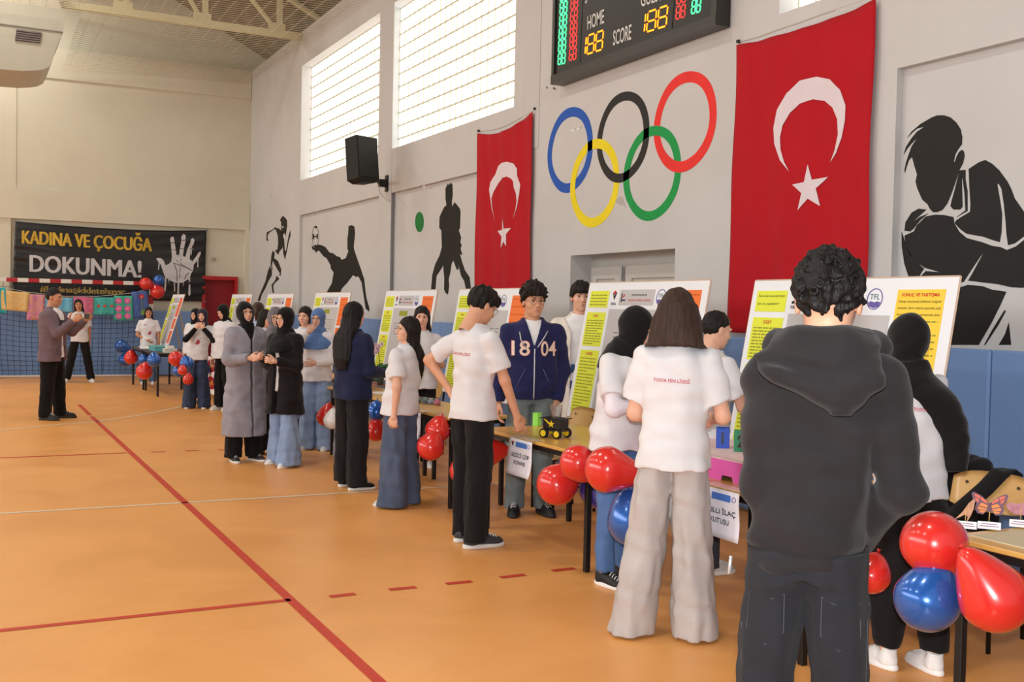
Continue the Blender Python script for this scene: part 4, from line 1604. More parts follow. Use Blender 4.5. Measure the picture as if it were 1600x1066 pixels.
    if glasses:
        def mk_gl():
            m = MB()
            for sxx in (-1, 1):
                m.tube([(sxx * .033 + .0235 * math.cos(a), .101 - .004 * abs(math.cos(a)), .092 + .0205 * math.sin(a)) for a in [2 * math.pi * k / 18 for k in range(19)]], .0013, 5, 0, False)
                m.tube([(sxx * .0565, .097, .097), (sxx * .073, .06, .099), (sxx * .079, -.005, .096)], .0012, 5)
            m.tube([(-.0095, .101, .095), (0, .104, .098), (.0095, .101, .095)], .0012, 5)
            return np_mesh('glasses', np.array(m.v), m.f, mat('glasses_frame', (120, 104, 92), .3, .5, .6), True)
        o = head_part('glasses', shared('glasses', mk_gl))

        def mk_lens():
            m = MB()
            for sxx in (-1, 1):
                m.lathe([(0, .0006), (.0225, .0002), (.0225, -.0002), (0, -.0006)], 18, 0, Matrix.Translation((sxx * .033, .099, .092)) @ Matrix.Diagonal((1, 1, .87, 1)) @ Matrix.Rotation(math.pi / 2, 4, 'X'))
            return np_mesh('lens', np.array(m.v), m.f, mat('lens_glass', (255, 255, 255), .02, .5, trans=1.0, ior=1.02), True)
        head_part('lens', shared('lens', mk_lens), o)
    # ---- hair or head scarf
    if hair.startswith('scarf_'):
        k = hair[6:]
        me = shared(('scarf', k, scarf_rgb), lambda: np_mesh('head_scarf', *bank('scarf', k), cloth('scarf_%d_%d_%d' % scarf_rgb, scarf_rgb, .1, .15, 200, .85, .15)))
        o = head_part('head_scarf', me)
        if abs(head[0]) > 20:      # the drape stays with the shoulders when the head turns
            pass
    elif hair:
        me = shared(('hair', hair, hair_rgb), lambda: np_mesh('hair', *bank('hair', hair), hair_mat(hair_rgb)))
        head_part('hair', me)
    # ---- legs
    LH = {'straight': (.097, .096, .092, .088, .09), 'slim': (.096, .084, .068, .055, .06), 'wide': (.100, .110, .116, .124, .134), 'flare': (.097, .092, .095, .120, .14), 'baggy': (.106, .114, .112, .09, .055), 'mens': (.095, .095, .085, .078, .078)}[legs]
    hemz = {'wide': .012, 'flare': .02, 'baggy': .10, 'slim': .085}.get(legs, .045) if hem is None else hem
    lo = np.minimum.reduce([KN[0], KN[1], AN[0], AN[1], (-.22 * s * build, -.2 * s, 0)]) - .17 * s
    hi = np.maximum.reduce([KN[0], KN[1], AN[0], AN[1], (.22 * s * build, .2 * s, 1.06 * s)]) + .17 * s
    lo[2], hi[2] = -.02, 1.08 * s
    L = Field(lo, hi, h)
    for i in (0, 1):
        zz = [hemz, .25 * s, .48 * s, .70 * s, .90 * s]
        rr = LH[::-1]
        rows = []
        for z, r in zip(zz, rr):
            if z < KN[i][2]:
                t = (z - AN[i][2]) / (KN[i][2] - AN[i][2])
                c = AN[i] + (KN[i] - AN[i]) * t
            else:
                t = (z - KN[i][2]) / (HIP[i][2] - KN[i][2])
                c = KN[i] + (HIP[i] - KN[i]) * t
            rows.append((z, c[0], c[1] + (.02 if z < .1 else 0), r * s * build * (.84 if legs in ('wide', 'flare') else .90 if female else .94), r * s * 1.05))
        L.stack(rows, .006, p=2.1)
    L.stack([(.83 * s, 0, -.012 * s, .146 * s * W, .104 * s), (.90 * s, 0, -.014 * s, .148 * s * W, .104 * s), (1.04 * s, 0, 0, .132 * s * W, .096 * s)], .03)
    L.ripple(.0040 if legs in ('straight', 'mens', 'slim') else .0052, LEG_WAVES, seed + 11)
    L.cut(lambda X, Y, Z: hemz - Z + 0 * X + 0 * Y)
    zt = {'tee': .84, 'tee_long': .84, 'long': .84, 'hoodie': .87, 'zip': .87, 'jacket': .83, 'fit': .8}.get(top)
    if zt:
        L.cut(lambda X, Y, Z: Z - (zt + .035) * s + 0 * X + 0 * Y)
    lm = cloth('trousers_%d_%d_%d' % leg_rgb, leg_rgb, .16 if leg_rgb[2] > leg_rgb[0] + 12 else .08, .3, 320, .9, .05, 5)
    tr = link('trousers', np_mesh('trousers', *L.mesh(), lm), root)
    # ---- shoes
    for i, f in enumerate(feet):
        sh_ = empty('shoe')
        sh_.parent = root
        sh_.location = (f[0] * s, f[1] * s, 0)
        sh_.rotation_euler = (0, 0, math.radians(f[2]))
        k = s * (.92 if female else 1.04)
        sh_.scale = (k, k, k)
        link('upper', shared(('up', shoe_rgb), lambda: np_mesh('upper', *SHOE[0], mat('shoe_%d_%d_%d' % shoe_rgb, shoe_rgb, .5, .35, noise=.1, nscale=30))), sh_)
        link('sole', shared(('so', sole_rgb), lambda: np_mesh('sole', *SHOE[1], mat('sole_%d_%d_%d' % sole_rgb, sole_rgb, .55, .3))), sh_)

        def mk_lace():
            m = MB()
            for j in range(4):
                y, z = .045 + .022 * j, .098 - .0085 * j
                m.tube([(-.022, y, z - .012), (-.008, y + .004, z + .001), (.008, y + .008, z + .001), (.022, y + .012, z - .014)], .0032, 5)
            return np_mesh('laces', np.array(m.v), m.f, mat('laces_white', (226, 224, 220), .8), True)
        link('laces', shared('laces', mk_lace), sh_)
    # ---- top
    tops = make_top(root, top, top_rgb, s, W, build, female, P, ox, oy, SH, EL, WR, arms, h, seed, under, sleeve_rgb, back_text, front_print, cuff)
    inf = dict(root=root, s=s, P=P, SH=SH, EL=EL, WR=WR, HM=HM, hp=hp, tops=tops, legs=tr, HR=HR)
    PEOPLE.append(inf)
    return inf


def torso_rows(kind, s, W, build, ox, oy, grow=0.0):
    T = {'tee': [(.83, .198, .150), (.95, .186, .140), (1.05, .170, .126), (1.22, .180, .132), (1.34, .180, .122), (1.40, .145, .098), (1.435, .085, .075), (1.455, .07, .068)],
         'fit': [(.86, .158, .112), (.97, .142, .104), (1.05, .140, .102), (1.22, .160, .118), (1.34, .165, .112), (1.40, .135, .092), (1.435, .08, .07), (1.455, .068, .064)],
         'hoodie': [(.865, .180, .136), (.90, .182, .138), (.925, .192, .150), (1.05, .190, .144), (1.24, .192, .142), (1.35, .184, .126), (1.41, .150, .102), (1.445, .092, .082), (1.465, .076, .072)],
         'blazer': [(.76, .205, .142), (.90, .192, .136), (1.04, .182, .130), (1.24, .202, .142), (1.36, .196, .124), (1.41, .15, .1), (1.445, .09, .078), (1.465, .076, .07)],
         'jacket': [(.82, .186, .140), (.86, .184, .138), (1.0, .176, .13), (1.24, .192, .14), (1.35, .184, .126), (1.41, .145, .1), (1.445, .09, .078), (1.465, .074, .07)],
         'coat': [(.28, .235, .185), (.5, .222, .17), (.8, .2, .15), (.98, .186, .138), (1.05, .184, .136), (1.24, .192, .142), (1.35, .188, .126), (1.41, .148, .1), (1.445, .09, .078), (1.465, .076, .07)],
         'midcoat': [(.56, .215, .165), (.8, .2, .15), (.98, .184, .136), (1.05, .182, .134), (1.24, .19, .14), (1.35, .186, .124), (1.41, .146, .1), (1.445, .09, .078), (1.465, .076, .07)]}[kind]
    return [(z * s, ox(z * s), oy(z * s) - .005 * s, (rx * W + grow) * s * (build if z < 1.4 else 1), (ry + grow) * s * (build if z < 1.3 else 1)) for z, rx, ry in T]


def drop_text(tgt, txt, u0, u1, z0, z1, front, m, name, slant=0, step=None):
    """lettering pressed onto cloth: cast along the wearer's y axis"""
    me = tgt.data
    bvh = BVHTree.FromPolygons([v.co[:] for v in me.vertices], [p.vertices[:] for p in me.polygons])
    sg = 1 if front else -1

    def fm(u, v, h=0):
        x = u0 + (u1 - u0) * u
        if not front:
            x = -x
        else:
            x = -x
        if not front:
            x = -x
        z = z0 + (z1 - z0) * v + slant * u
        o = Vector((x, sg * .6, z))
        hit = bvh.ray_cast(o, Vector((0, -sg, 0)))[0]
        y = hit.y if hit is not None else 0
        return np.array((x, y + sg * (.004 + h), z))
    V, F = text_shape(txt, .012) if isinstance(txt, str) else (None, None)
    mb = MB()
    if V is not None:
        mb.add([fm(p[0], p[1], 0) for p in V], F)
        # keep the faces turned outwards
        a, b_, c = [Vector(mb.v[i]) for i in mb.f[0][:3]]
        if (b_ - a).cross(c - a).y * sg < 0:
            mb.f = [tuple(reversed(q)) for q in mb.f]
    else:
        for pl in txt:
            mb.poly_diced(pl, fm, .25, .0)
        fl = []
        for q in mb.f:
            a, b_, c = [Vector(mb.v[i]) for i in q[:3]]
            fl.append(q if (b_ - a).cross(c - a).y * sg > 0 else tuple(reversed(q)))
        mb.f = fl
    return mb.build(name, m, tgt)


REDPRINT = mat('red_shirt_print', (196, 58, 72), .7)
CIRC = lambda cx, cy, rx, ry, n=14: [(cx + rx * math.cos(2 * math.pi * k / n), cy + ry * math.sin(2 * math.pi * k / n)) for k in range(n)]


def shirt_print(tgt, s, oz=0):
    """the small red emblem and the sketched figure on the shirt fronts"""
    z = 1.30 * s + oz
    drop_text(tgt, [CIRC(.5, .75, .22, .22), [(.2, .45), (.9, .45), (.9, .55), (.2, .55)]], -.09 * s, -.05 * s, z - .02, z + .025, True, mat('emblem_red', (206, 40, 56), .7), 'emblem_print')
    drop_text(tgt, [CIRC(.62, .5, .16, .34), CIRC(.45, .3, .12, .2)], -.06 * s, .10 * s, 1.08 * s, 1.20 * s, True, mat('emblem_crimson', (168, 62, 78), .7), 'figure_print')
    dots = [CIRC(x, y, .03, .05, 6) for x, y in ((.1, .9), (.3, .8), (.2, .6), (.05, .4), (.35, 1.0), (.85, .8), (.9, .35), (.15, .15))]
    drop_text(tgt, dots, -.07 * s, .10 * s, 1.08 * s, 1.24 * s, True, mat('emblem_grey', (110, 106, 112), .7), 'sketch_print')


def make_top(root, top, rgb, s, W, build, female, P, ox, oy, SH, EL, WR, arms, h, seed, under, sleeve_rgb, back_text, front_print, cuff):
    out = {}
    pts = [SH[0], SH[1], EL[0], EL[1], WR[0], WR[1]]
    base = {'tee': 'tee', 'long': 'tee', 'tee_long': 'tee', 'hoodie': 'hoodie', 'blazer': 'blazer', 'jacket': 'jacket', 'coat': 'coat', 'midcoat': 'midcoat', 'cardigan': 'midcoat', 'zip': 'hoodie', 'fit': 'fit'}[top]
    rows = torso_rows(base, s, W, build, ox, oy)

    def field(rows, extra=.05):
        lo = np.minimum.reduce(pts + [np.array((min(r[1] - r[3] for r in rows), min(r[2] - r[4] for r in rows), rows[0][0]))]) - extra - .045
        hi = np.maximum.reduce(pts + [np.array((max(r[1] + r[3] for r in rows), max(r[2] + r[4] for r in rows), rows[-1][0]))]) + extra + .045
        lo[2] = min(lo[2], rows[0][0] - .03)
        return Field(lo, hi, h)

    def sleeves(F, kind, r=1.0, long=True, frac=.74):
        r *= build
        for i in (0, 1):
            if long:
                m_ = SH[i] + (EL[i] - SH[i]) * .4
                F.cap(SH[i], m_, .059 * s * r, .058 * s * r, .05).cap(m_, EL[i], .058 * s * r, .055 * s * r, .014).cap(EL[i], EL[i] + (WR[i] - EL[i]) * 1.0, .055 * s * r, .041 * s * r, .02, cut1=True)
            else:
                F.cap(SH[i], SH[i] + (EL[i] - SH[i]) * frac, .058 * s * r, .072 * s * r, .032, cut1=True)
        return F
    nm = {'tee': 't_shirt', 'fit': 't_shirt', 'long': 'shirt', 'tee_long': 't_shirt', 'hoodie': 'hoodie', 'zip': 'hoodie', 'blazer': 'blazer', 'jacket': 'jacket', 'coat': 'coat', 'midcoat': 'coat', 'cardigan': 'cardigan'}[top]
    cm = cloth('cloth_%d_%d_%d' % rgb, rgb, .03 if min(rgb) > 180 else .08, .25, 240, .88, .1)
    zneck = 1.452 * s
    open_front = top in ('blazer', 'cardigan', 'midcoat', 'coat')
    if under or top in ('blazer', 'cardigan', 'zip', 'midcoat', 'coat'):
        u = under or (236, 236, 238)
        r2 = torso_rows('fit', s, W, build, ox, oy)
        r2 = [(z, a, b_, c, e) for z, a, b_, c, e in r2]
        r2[0] = (r2[0][0] + (.04 if top in ('zip', 'jacket') else -.05) * s, *r2[0][1:])
        F = Field((min(r[1] - r[3] for r in r2) - .05, min(r[2] - r[4] for r in r2) - .05, r2[0][0] - .03), (max(r[1] + r[3] for r in r2) + .05, max(r[2] + r[4] for r in r2) + .05, r2[-1][0] + .05), h)
        F.stack(r2, .02).ripple(.003, CLOTH_WAVES, seed)
        nk = P(0, -.01, 1.47)
        F.ell((nk[0], nk[1] + .02, nk[2] + .01), (.062 * s, .07 * s, .05 * s), .01, 'sub')
        out['under'] = link('undershirt', np_mesh('undershirt', *F.mesh(), cloth('cloth_%d_%d_%d' % u, u, .03, .2, 240, .85, .1)), root)
    F = field(rows)
    F.stack(rows, .02)
    if top == 'tee_long':
        c2 = sleeve_rgb or rgb
        for i in (0, 1):
            G = field(rows, .0)
            G.cap(SH[i] + (EL[i] - SH[i]) * .25, EL[i], .052 * s, .05 * s, .02).cap(EL[i], EL[i] + (WR[i] - EL[i]) * 1.02, .05 * s, .038 * s, .02, cut1=True)
            G.ripple(.004, CLOTH_WAVES, seed + 5)
            link('sleeve', np_mesh('sleeve', *G.mesh(), cloth('cloth_%d_%d_%d' % c2, c2, .05, .25, 240, .88, .1)), root)
    sleeves(F, top, 1.16 if top == 'hoodie' else (1.1 if top in ('zip', 'coat') else 1.0), top not in ('tee', 'tee_long', 'fit'))
    F.ripple({'blazer': .003, 'hoodie': .0082}.get(top, .0050), CLOTH_WAVES, seed)
    nk = P(0, -.01, 1.475)
    F.ell((nk[0], nk[1] + .018, nk[2] + .012), (.070 * s, .078 * s, .055 * s), .012, 'sub')
    if open_front or top == 'zip':
        gap = {'blazer': .055, 'cardigan': .085, 'midcoat': .03, 'coat': .012, 'zip': .0}[top]
        zlow, zv = rows[0][0], {'blazer': 1.12, 'cardigan': 1.30, 'midcoat': 1.34, 'coat': 1.30, 'zip': 1.25}[top] * s
        X, Y, Z = F.grid((slice(None),) * 3)
        w = gap * s + np.clip((Z - zv) / (1.45 * s - zv), 0, 1) * .062 * s
        if top == 'zip':
            w = np.where(Z < zv, -.02, w)
        if top == 'blazer':
            w = w + np.clip((.98 * s - Z) / .2, 0, 1) * .04
        cx = np.interp(Z, [0, .9 * s, 1.5 * s], [0, 0, ox(1.5 * s)])
        cy = np.interp(Z, [0, .9 * s, 1.5 * s], [0, 0, oy(1.5 * s)])
        d = np.maximum(np.abs(X - cx) - w, -(Y - cy - .03))
        F.f = np.maximum(F.f, -d)
    V, Q = F.mesh()
    o = link(nm, np_mesh(nm, V, Q, cm), root)
    out['top'] = o
    if top in ('tee', 'tee_long', 'fit', 'long'):
        c = P(0, -.006, 1.448)
        MB().tube([(c[0] + .069 * s * math.cos(a), c[1] + .006 + .072 * s * math.sin(a), c[2] - .012 * math.sin(a)) for a in [2 * math.pi * k / 20 for k in range(21)]], .007, 6, 0, False).build('collar', cm, root, True)
    if back_text:
        drop_text(o, 'TOSYA FEN LİSESİ', -.088 * s, .088 * s, 1.255 * s, 1.272 * s, False, REDPRINT, 'back_lettering', -.006)
    if front_print:
        shirt_print(o, s)
    return out

# ------------------------------------------------------------------ who stands where
def stand(fx, fy, hy=None, add=-.025):
    p = atZ(fx, fy)
    xy = (p[0], p[1])
    if hy is None:
        return xy, 1.65
    lo, hi = 1.2, 2.1
    for _ in range(30):
        z = (lo + hi) / 2
        q = CR @ (np.array((p[0], p[1], z)) - CAMPOS)
        if 533 + FPX * q[1] / q[2] > hy:
            lo = z
        else:
            hi = z
    return xy, (lo + hi) / 2 + add


WT = (220, 219, 223)
BLK = (27, 25, 27)
# hooded boy at the front
xy, H = stand(1302, 1460)
depth = 2.92
r0 = ray(1266, 700)
r0 = r0 / (CR[2] @ r0) * depth
hood = person('boy seen from behind in charcoal hoodie and black jeans, curly black hair, hands in pockets', (r0[0], r0[1]), 176, 1.775, False, 'mid', (2, 4, 0), 'hoodie', (38, 35, 36), 'mens', (38, 38, 42),
              (40, 40, 42), (60, 60, 60), 'curly', (22, 18, 18), arms=(((-.02, -.10, -1), (.25, .75, -.75)), ((.20, -.12, -1), (-.48, .72, -.70))), feet=((-.13, -.02, 14), (.12, .04, -14)), h=.0065, build=.87, seed=2, shx=.140, shz=1.352, side=3.6, drop=.042)
# people from the right end of the hall to the far end
xy, H = stand(1412, 1046, 484)
scarfgirl = person('girl behind the hooded boy in long black scarf, white t-shirt and black cuffed trousers', xy, 222, H, True, 'fair', (6, 8, 0), 'tee', WT, 'baggy', BLK, (236, 234, 232), (242, 240, 238), 'scarf_long', lean=3,
                   arms=(((-.2, .3, -1), (.3, .9, -.1)), ((.16, .25, -1), (-.3, .9, -.1))), feet=((-.07, .07, 4), (.10, -.06, -6)), back_text=True, h=.009, seed=3)
xy, H = stand(1046, 992, 444)
person('girl from behind with brown bob hair, white t-shirt and wide light grey trousers', xy, 170, H, True, 'fair', (-4, 6, 0), 'tee', (222, 221, 225), 'wide', (186, 179, 176), (176, 168, 160), (214, 208, 198), 'bob', (58, 40, 32), build=1.0,
       arms=(((-.16, .10, -1), (.35, .85, -.25)), ((.26, .10, -1), (-.3, .85, -.15))), feet=((-.17, -.02, 6), (.12, .02, -30)), back_text=True, h=.0085, seed=4)
xy, H = stand(962, 912, 499)
person('girl in black head scarf and white t-shirt with folded arms and blue jeans', xy, 52, 1.60, True, 'fair', (-38, 26, 0), 'tee_long', (222, 221, 225), 'slim', (84, 116, 166), (30, 28, 30), (232, 230, 228), 'scarf_bowed', lean=6,
       arms=(((-.16, .36, -1), (.80, .16, -.06)), ((.24, .36, -1), (-1.0, .42, .10))), hands=('curled', 'curled'), sleeve_rgb=(232, 226, 234), front_print=True, h=.009, build=1.06, seed=5)
xy, H = stand(1101, 918)
person('dark-haired student hidden behind the bob-haired girl, white t-shirt', (4.0, 5.27), 128, 1.58, False, 'fair', (6, 14, 0), 'tee', WT, 'mens', (60, 64, 72), (196, 190, 182), (214, 208, 200), 'crop', (24, 20, 20), lean=6,
       arms=(((-.16, .3, -1), (.2, .9, .1)), ((.2, .35, -1), (-.1, .9, .25))), seed=6, h=.010)
xy, H = stand(826, 803, 442)
zipboy = person('curly-haired boy with glasses in navy zip hoodie numbered 1804', xy, 8, H, False, 'mid', (-12, 3, 0), 'zip', (36, 39, 80), 'mens', (112, 124, 126), (24, 24, 26), (44, 44, 46), 'curly_full', (30, 22, 20), glasses=True,
                arms=(((-.20, -.02, -1), (.22, .30, -1)), ((.20, -.02, -1), (.06, .22, -1))), feet=((-.11, 0, 14), (.11, 0, -10)), h=.009, seed=7)
xy, H = stand(901, 767, 438)
person('boy with dark fringe in cream cardigan standing behind the zip-hoodie boy', xy, 6, H, False, 'fair', (-4, 2, 0), 'cardigan', (228, 221, 210), 'mens', (70, 98, 146), (60, 60, 64), (220, 218, 214), 'fringe', (30, 24, 22), under=(238, 238, 240), h=.010, seed=8)
xy, H = stand(736, 850, 447)
person('boy in white t-shirt and black cargo trousers, hand on hip, bending over table', xy, 128, H + .02, False, 'mid', (4, 26, 0), 'tee', (222, 221, 225), 'mens', (32, 30, 31), (58, 60, 64), (222, 220, 216), 'fringe', (20, 17, 16), glasses=True, lean=1, build=.93,
       arms=(((-.95, -.40, -.72), (.62, .30, -.82)), ((.16, .32, -1), (.05, .42, -1))), hands=('relaxed', 'point'), feet=((-.10, .03, 10), (.12, -.04, -12)), back_text=True, h=.0085, seed=9)
xy, H = stand(655, 729, 475)
person('girl with dark parted hair and white t-shirt facing forward behind the smiling girl', xy, 4, H, True, 'fair', (4, 4, 0), 'tee', WT, 'straight', BLK, (226, 224, 220), (238, 236, 232), 'long', (30, 24, 22),
       arms=(((-.2, .1, -1), (.35, .8, .15)), ((.24, .15, -1), (-.25, .7, .55))), seed=10)
xy, H = stand(622, 790, 490)
person('smiling girl with glasses looking back, white t-shirt and very wide faded blue jeans', xy, 238, H, True, 'fair', (-46, -4, -6), 'tee', (222, 221, 225), 'wide', (82, 94, 118), (200, 196, 190), (226, 222, 216), 'long', (26, 20, 18), glasses=True, lean=-6,
       arms=(((-.2, -.16, -1), (-.06, .06, -1)), ((.16, .10, -1), (.05, .5, -.8))), hands=('curled', 'relaxed'), mouth='smile', h=.009, build=1.05, seed=11)
xy, H = stand(549, 763, 468)
person('girl from behind with very long black hair, navy jacket and black jeans', xy, 128, H, True, 'fair', (-6, 2, 0), 'jacket', (30, 37, 66), 'straight', (34, 32, 34), (30, 28, 30), (232, 230, 226), 'very_long', (18, 14, 15), under=WT,
       arms=(((-.16, .06, -1), (.2, .8, -.4)), ((.18, .12, -1), (-.1, .95, -.12))), feet=((-.13, .03, 14), (.12, -.02, -16)), h=.010, build=1.1, seed=12)
xy, H = stand(542, 722, 487)
person('girl in grey-mauve scarf and white top hidden behind the navy-jacket girl', xy, 40, H, True, 'fair', (0, 4, 0), 'long', WT, 'straight', (166, 170, 184), (228, 226, 222), (238, 236, 232), 'scarf_draped', scarf_rgb=(112, 106, 118), build=.85, arms=(((-.04, .1, -1), (.3, .5, -1)), ((.04, .1, -1), (-.3, .5, -1))), seed=13, h=.013)
xy, H = stand(494, 703, 479)
person('girl in blue head scarf holding her hand to her mouth, white long-sleeved top', xy, 338, H, True, 'fair', (-4, 6, 0), 'long', (236, 232, 234), 'wide', (146, 170, 206), (230, 228, 226), (240, 238, 236), 'scarf_draped', scarf_rgb=(92, 124, 176), glasses=True,
       arms=(((-.2, .1, -1), (.6, .75, -.1)), ((.14, .8, -.42), (-.9, -.05, 1))), hands=('relaxed', 'curled'), hand_n=(None, (0, -1, 0)), seed=14, h=.011)
xy, H = stand(474, 694, 476)
person('dark-haired girl peering between the black coat and the blue scarf', xy, 344, H, True, 'fair', (10, 4, 0), 'tee', WT, 'straight', BLK, (226, 224, 222), (236, 234, 230), 'long', (28, 21, 20), seed=15, h=.013)
xy, H = stand(443, 727, 477)
person('girl in black head scarf and open black coat over light blue wide jeans', xy, 318, H, True, 'fair', (4, 4, 0), 'midcoat', (30, 27, 30), 'flare', (142, 164, 200), (232, 230, 228), (240, 238, 236), 'scarf_draped', scarf_rgb=(19, 18, 20), glasses=True, under=WT,
       arms=(((-.14, .12, -1), (.45, .85, .2)), ((.16, .12, -1), (-.35, .85, .3))), hands=('curled', 'curled'), feet=((-.13, .08, 8), (.13, -.06, -12)), h=.010, build=1.06, seed=16)
xy, H = stand(427, 709, 477)
person('girl in grey head scarf and dark grey cardigan between grey coat and black coat', xy, 2, H, True, 'fair', (-4, 4, 0), 'cardigan', (98, 97, 102), 'straight', BLK, (34, 32, 34), (52, 50, 50), 'scarf_draped', scarf_rgb=(116, 110, 116), glasses=True, under=WT, seed=17, h=.011, feet=((-.12, 0, 10), (.14, 0, -10)))
xy, H = stand(381, 721, 468)
person('girl in black head scarf and long grey coat, hands clasped, black and white sneakers', xy, 30, H, True, 'fair', (8, -2, 4), 'coat', (148, 146, 156), 'straight', BLK, (40, 38, 40), (232, 230, 228), 'scarf_tucked', scarf_rgb=(20, 19, 21), glasses=True, under=(30, 28, 30),
       arms=(((-.16, .12, -1), (.50, .9, .08)), ((.2, .14, -1), (-.50, .9, .12))), hands=('curled', 'curled'), feet=((-.11, .02, 12), (.11, -.02, -14)), h=.010, build=1.06, seed=18)
xy, H = stand(412, 678, 481)
person('black-haired girl with glasses in profile, white t-shirt, beside the striped shirt', xy, 62, H, True, 'fair', (0, 6, 0), 'tee', WT, 'straight', BLK, (226, 224, 222), (236, 234, 230), 'long', (22, 18, 18), glasses=True, seed=19, h=.014)
xy, H = stand(401, 662, 470)
stripe = person('person from behind with tied brown hair in pale blue striped shirt', xy, 168, H, True, 'fair', (0, 4, 0), 'long', (170, 184, 212), 'straight', (60, 64, 80), (60, 58, 60), (200, 198, 196), 'pony', (64, 44, 34), seed=20, h=.013)
xy, H = stand(349, 641, 473)
person('girl in black scarf looking down beside the grey coat, white top', xy, 318, H, True, 'fair', (0, 22, 0), 'long', WT, 'straight', BLK, (226, 224, 222), (236, 234, 230), 'scarf_tucked', scarf_rgb=(20, 19, 21), seed=21, h=.014)
xy, H = stand(307, 638, 480)
person('girl in dark purple scarf resting chin on both hands, black sleeves and dark jeans', xy, 350, H, True, 'fair', (8, 2, 6), 'tee_long', (222, 221, 225), 'wide', (60, 72, 98), (44, 42, 46), (236, 234, 232), 'scarf_tucked', scarf_rgb=(48, 42, 58), side=-9,
       arms=(((-.22, .66, -.58), (.86, -.05, 1)), ((.22, .66, -.58), (-.86, -.05, 1))), hands=('curled', 'curled'), sleeve_rgb=(24, 22, 24), front_print=True, hand_n=((0, -1, 0), (0, -1, 0)), seed=22, h=.012)
xy, H = stand(304, 622, 480)
person('girl with glasses in black scarf standing behind the chin-resting girl', xy, 330, H, True, 'fair', (4, 2, 0), 'long', WT, 'straight', BLK, (226, 224, 222), (236, 234, 230), 'scarf_tucked', scarf_rgb=(22, 20, 22), glasses=True, seed=23, h=.015)
xy, H = stand(231, 600.3, 478)
person('long-haired girl with glasses behind the far table, hand across her waist', xy, 358, H, True, 'tan', (-4, 2, 0), 'tee', WT, 'straight', (96, 118, 156), (226, 224, 222), (236, 234, 230), 'very_long', (22, 18, 18), glasses=True,
       arms=(((-.2, .05, -1), (-.02, .12, -1)), ((.26, .06, -1), (-.80, .42, -.45))), front_print=True, seed=24, h=.013)
xy, H = stand(124, 597, 466)
person('shouting girl with dark tied-back hair in white t-shirt in front of the goal net', xy, 6, H, True, 'tan', (4, -10, 6), 'tee', WT, 'straight', BLK, (222, 220, 214), (236, 234, 230), 'long', (26, 20, 20), mouth='open', side=2,
       arms=(((-.16, -.2, -1), (-.05, -.1, -1)), ((.2, .3, -.6), (-.1, .6, .8))), feet=((-.22, 0, 14), (.24, 0, -14)), front_print=True, seed=25, h=.013)
xy, H = stand(82, 655, 448)
man = person('man in mauve-grey blazer and black trousers raising a phone with both hands', xy, 68, H, False, 'tan', (0, 4, 0), 'blazer', (112, 94, 102), 'mens', (24, 22, 24), (34, 30, 30), (50, 46, 44), 'crop', (28, 23, 22), under=(238, 234, 238),
             arms=(((-.06, .55, -.72), (.12, .72, .62)), ((.14, .50, -.75), (-.16, .74, .62))), hands=('curled', 'curled'), feet=((-.15, .05, 16), (.15, -.02, -16)), h=.011, build=1.12, seed=26)


# ------------------------------------------------------------------ details worn by single people
def loc_mat(p):
    return p['root'].matrix_basis


def worn(p, mb, name, m, parent=None, smooth=True):
    return mb.build(name, m, parent or p['root'], smooth)


# zip hoodie: zipper, number, pockets, folded-back collar
s = zipboy['s']
top = zipboy['tops']['top']
bz = BVHTree.FromPolygons([v.co[:] for v in top.data.vertices], [q.vertices[:] for q in top.data.polygons])


def on_front(bvh, x, z, lift=.004, sg=1):
    hit = bvh.ray_cast(Vector((x, sg * .7, z)), Vector((0, -sg, 0)))[0]
    return (x, (hit.y if hit is not None else 0) + sg * lift, z)


ZIP = mat('zip_silver', (206, 206, 210), .35, .5, .5)
worn(zipboy, MB().tube([on_front(bz, 0, z * s, .004) for z in (.87, .90, .95, 1.0, 1.05, 1.1, 1.15, 1.2, 1.24)], .005, 6), 'zipper', ZIP, top)
for sx_, pts in ((1, [(.06, 1.24), (.10, 1.30), (.11, 1.36)]), (-1, [(-.02, 1.25), (-.07, 1.32), (-.10, 1.37)])):
    worn(zipboy, MB().tube([on_front(bz, x * s, z * s, .006) for x, z in pts], .005, 5), 'zipper_tape', ZIP, top)
for sx_ in (-1, 1):
    worn(zipboy, MB().tube([on_front(bz, sx_ * .065 * s, 1.09 * s, .003), on_front(bz, sx_ * .10 * s, 1.02 * s, .003), on_front(bz, sx_ * .13 * s, .95 * s, .003)], .0035, 5), 'pocket_seam', mat('seam_blue', (84, 90, 140), .8), top)
NUMA, NUMB = mat('number_cream', (232, 206, 190), .8), mat('number_outline', (150, 70, 84), .8)
for txt, u0, u1 in (('18', -.165, -.035), ('04', .045, .165)):
    V, F = text_shape(txt, .05)
    for k, (m_, g, bold) in enumerate(((NUMB, .004, .06), (NUMA, .0, .02))):
        drop_text(top, txt, u0 * s - g, u1 * s + g, 1.19 * s - g, 1.30 * s + g, True, m_, 'chest_number')
# the cream numeral must lie over its outline
for o in [c for c in top.children if c.name.startswith('chest_number') and c.data.materials[0] == NUMA]:
    o.location.y += .003

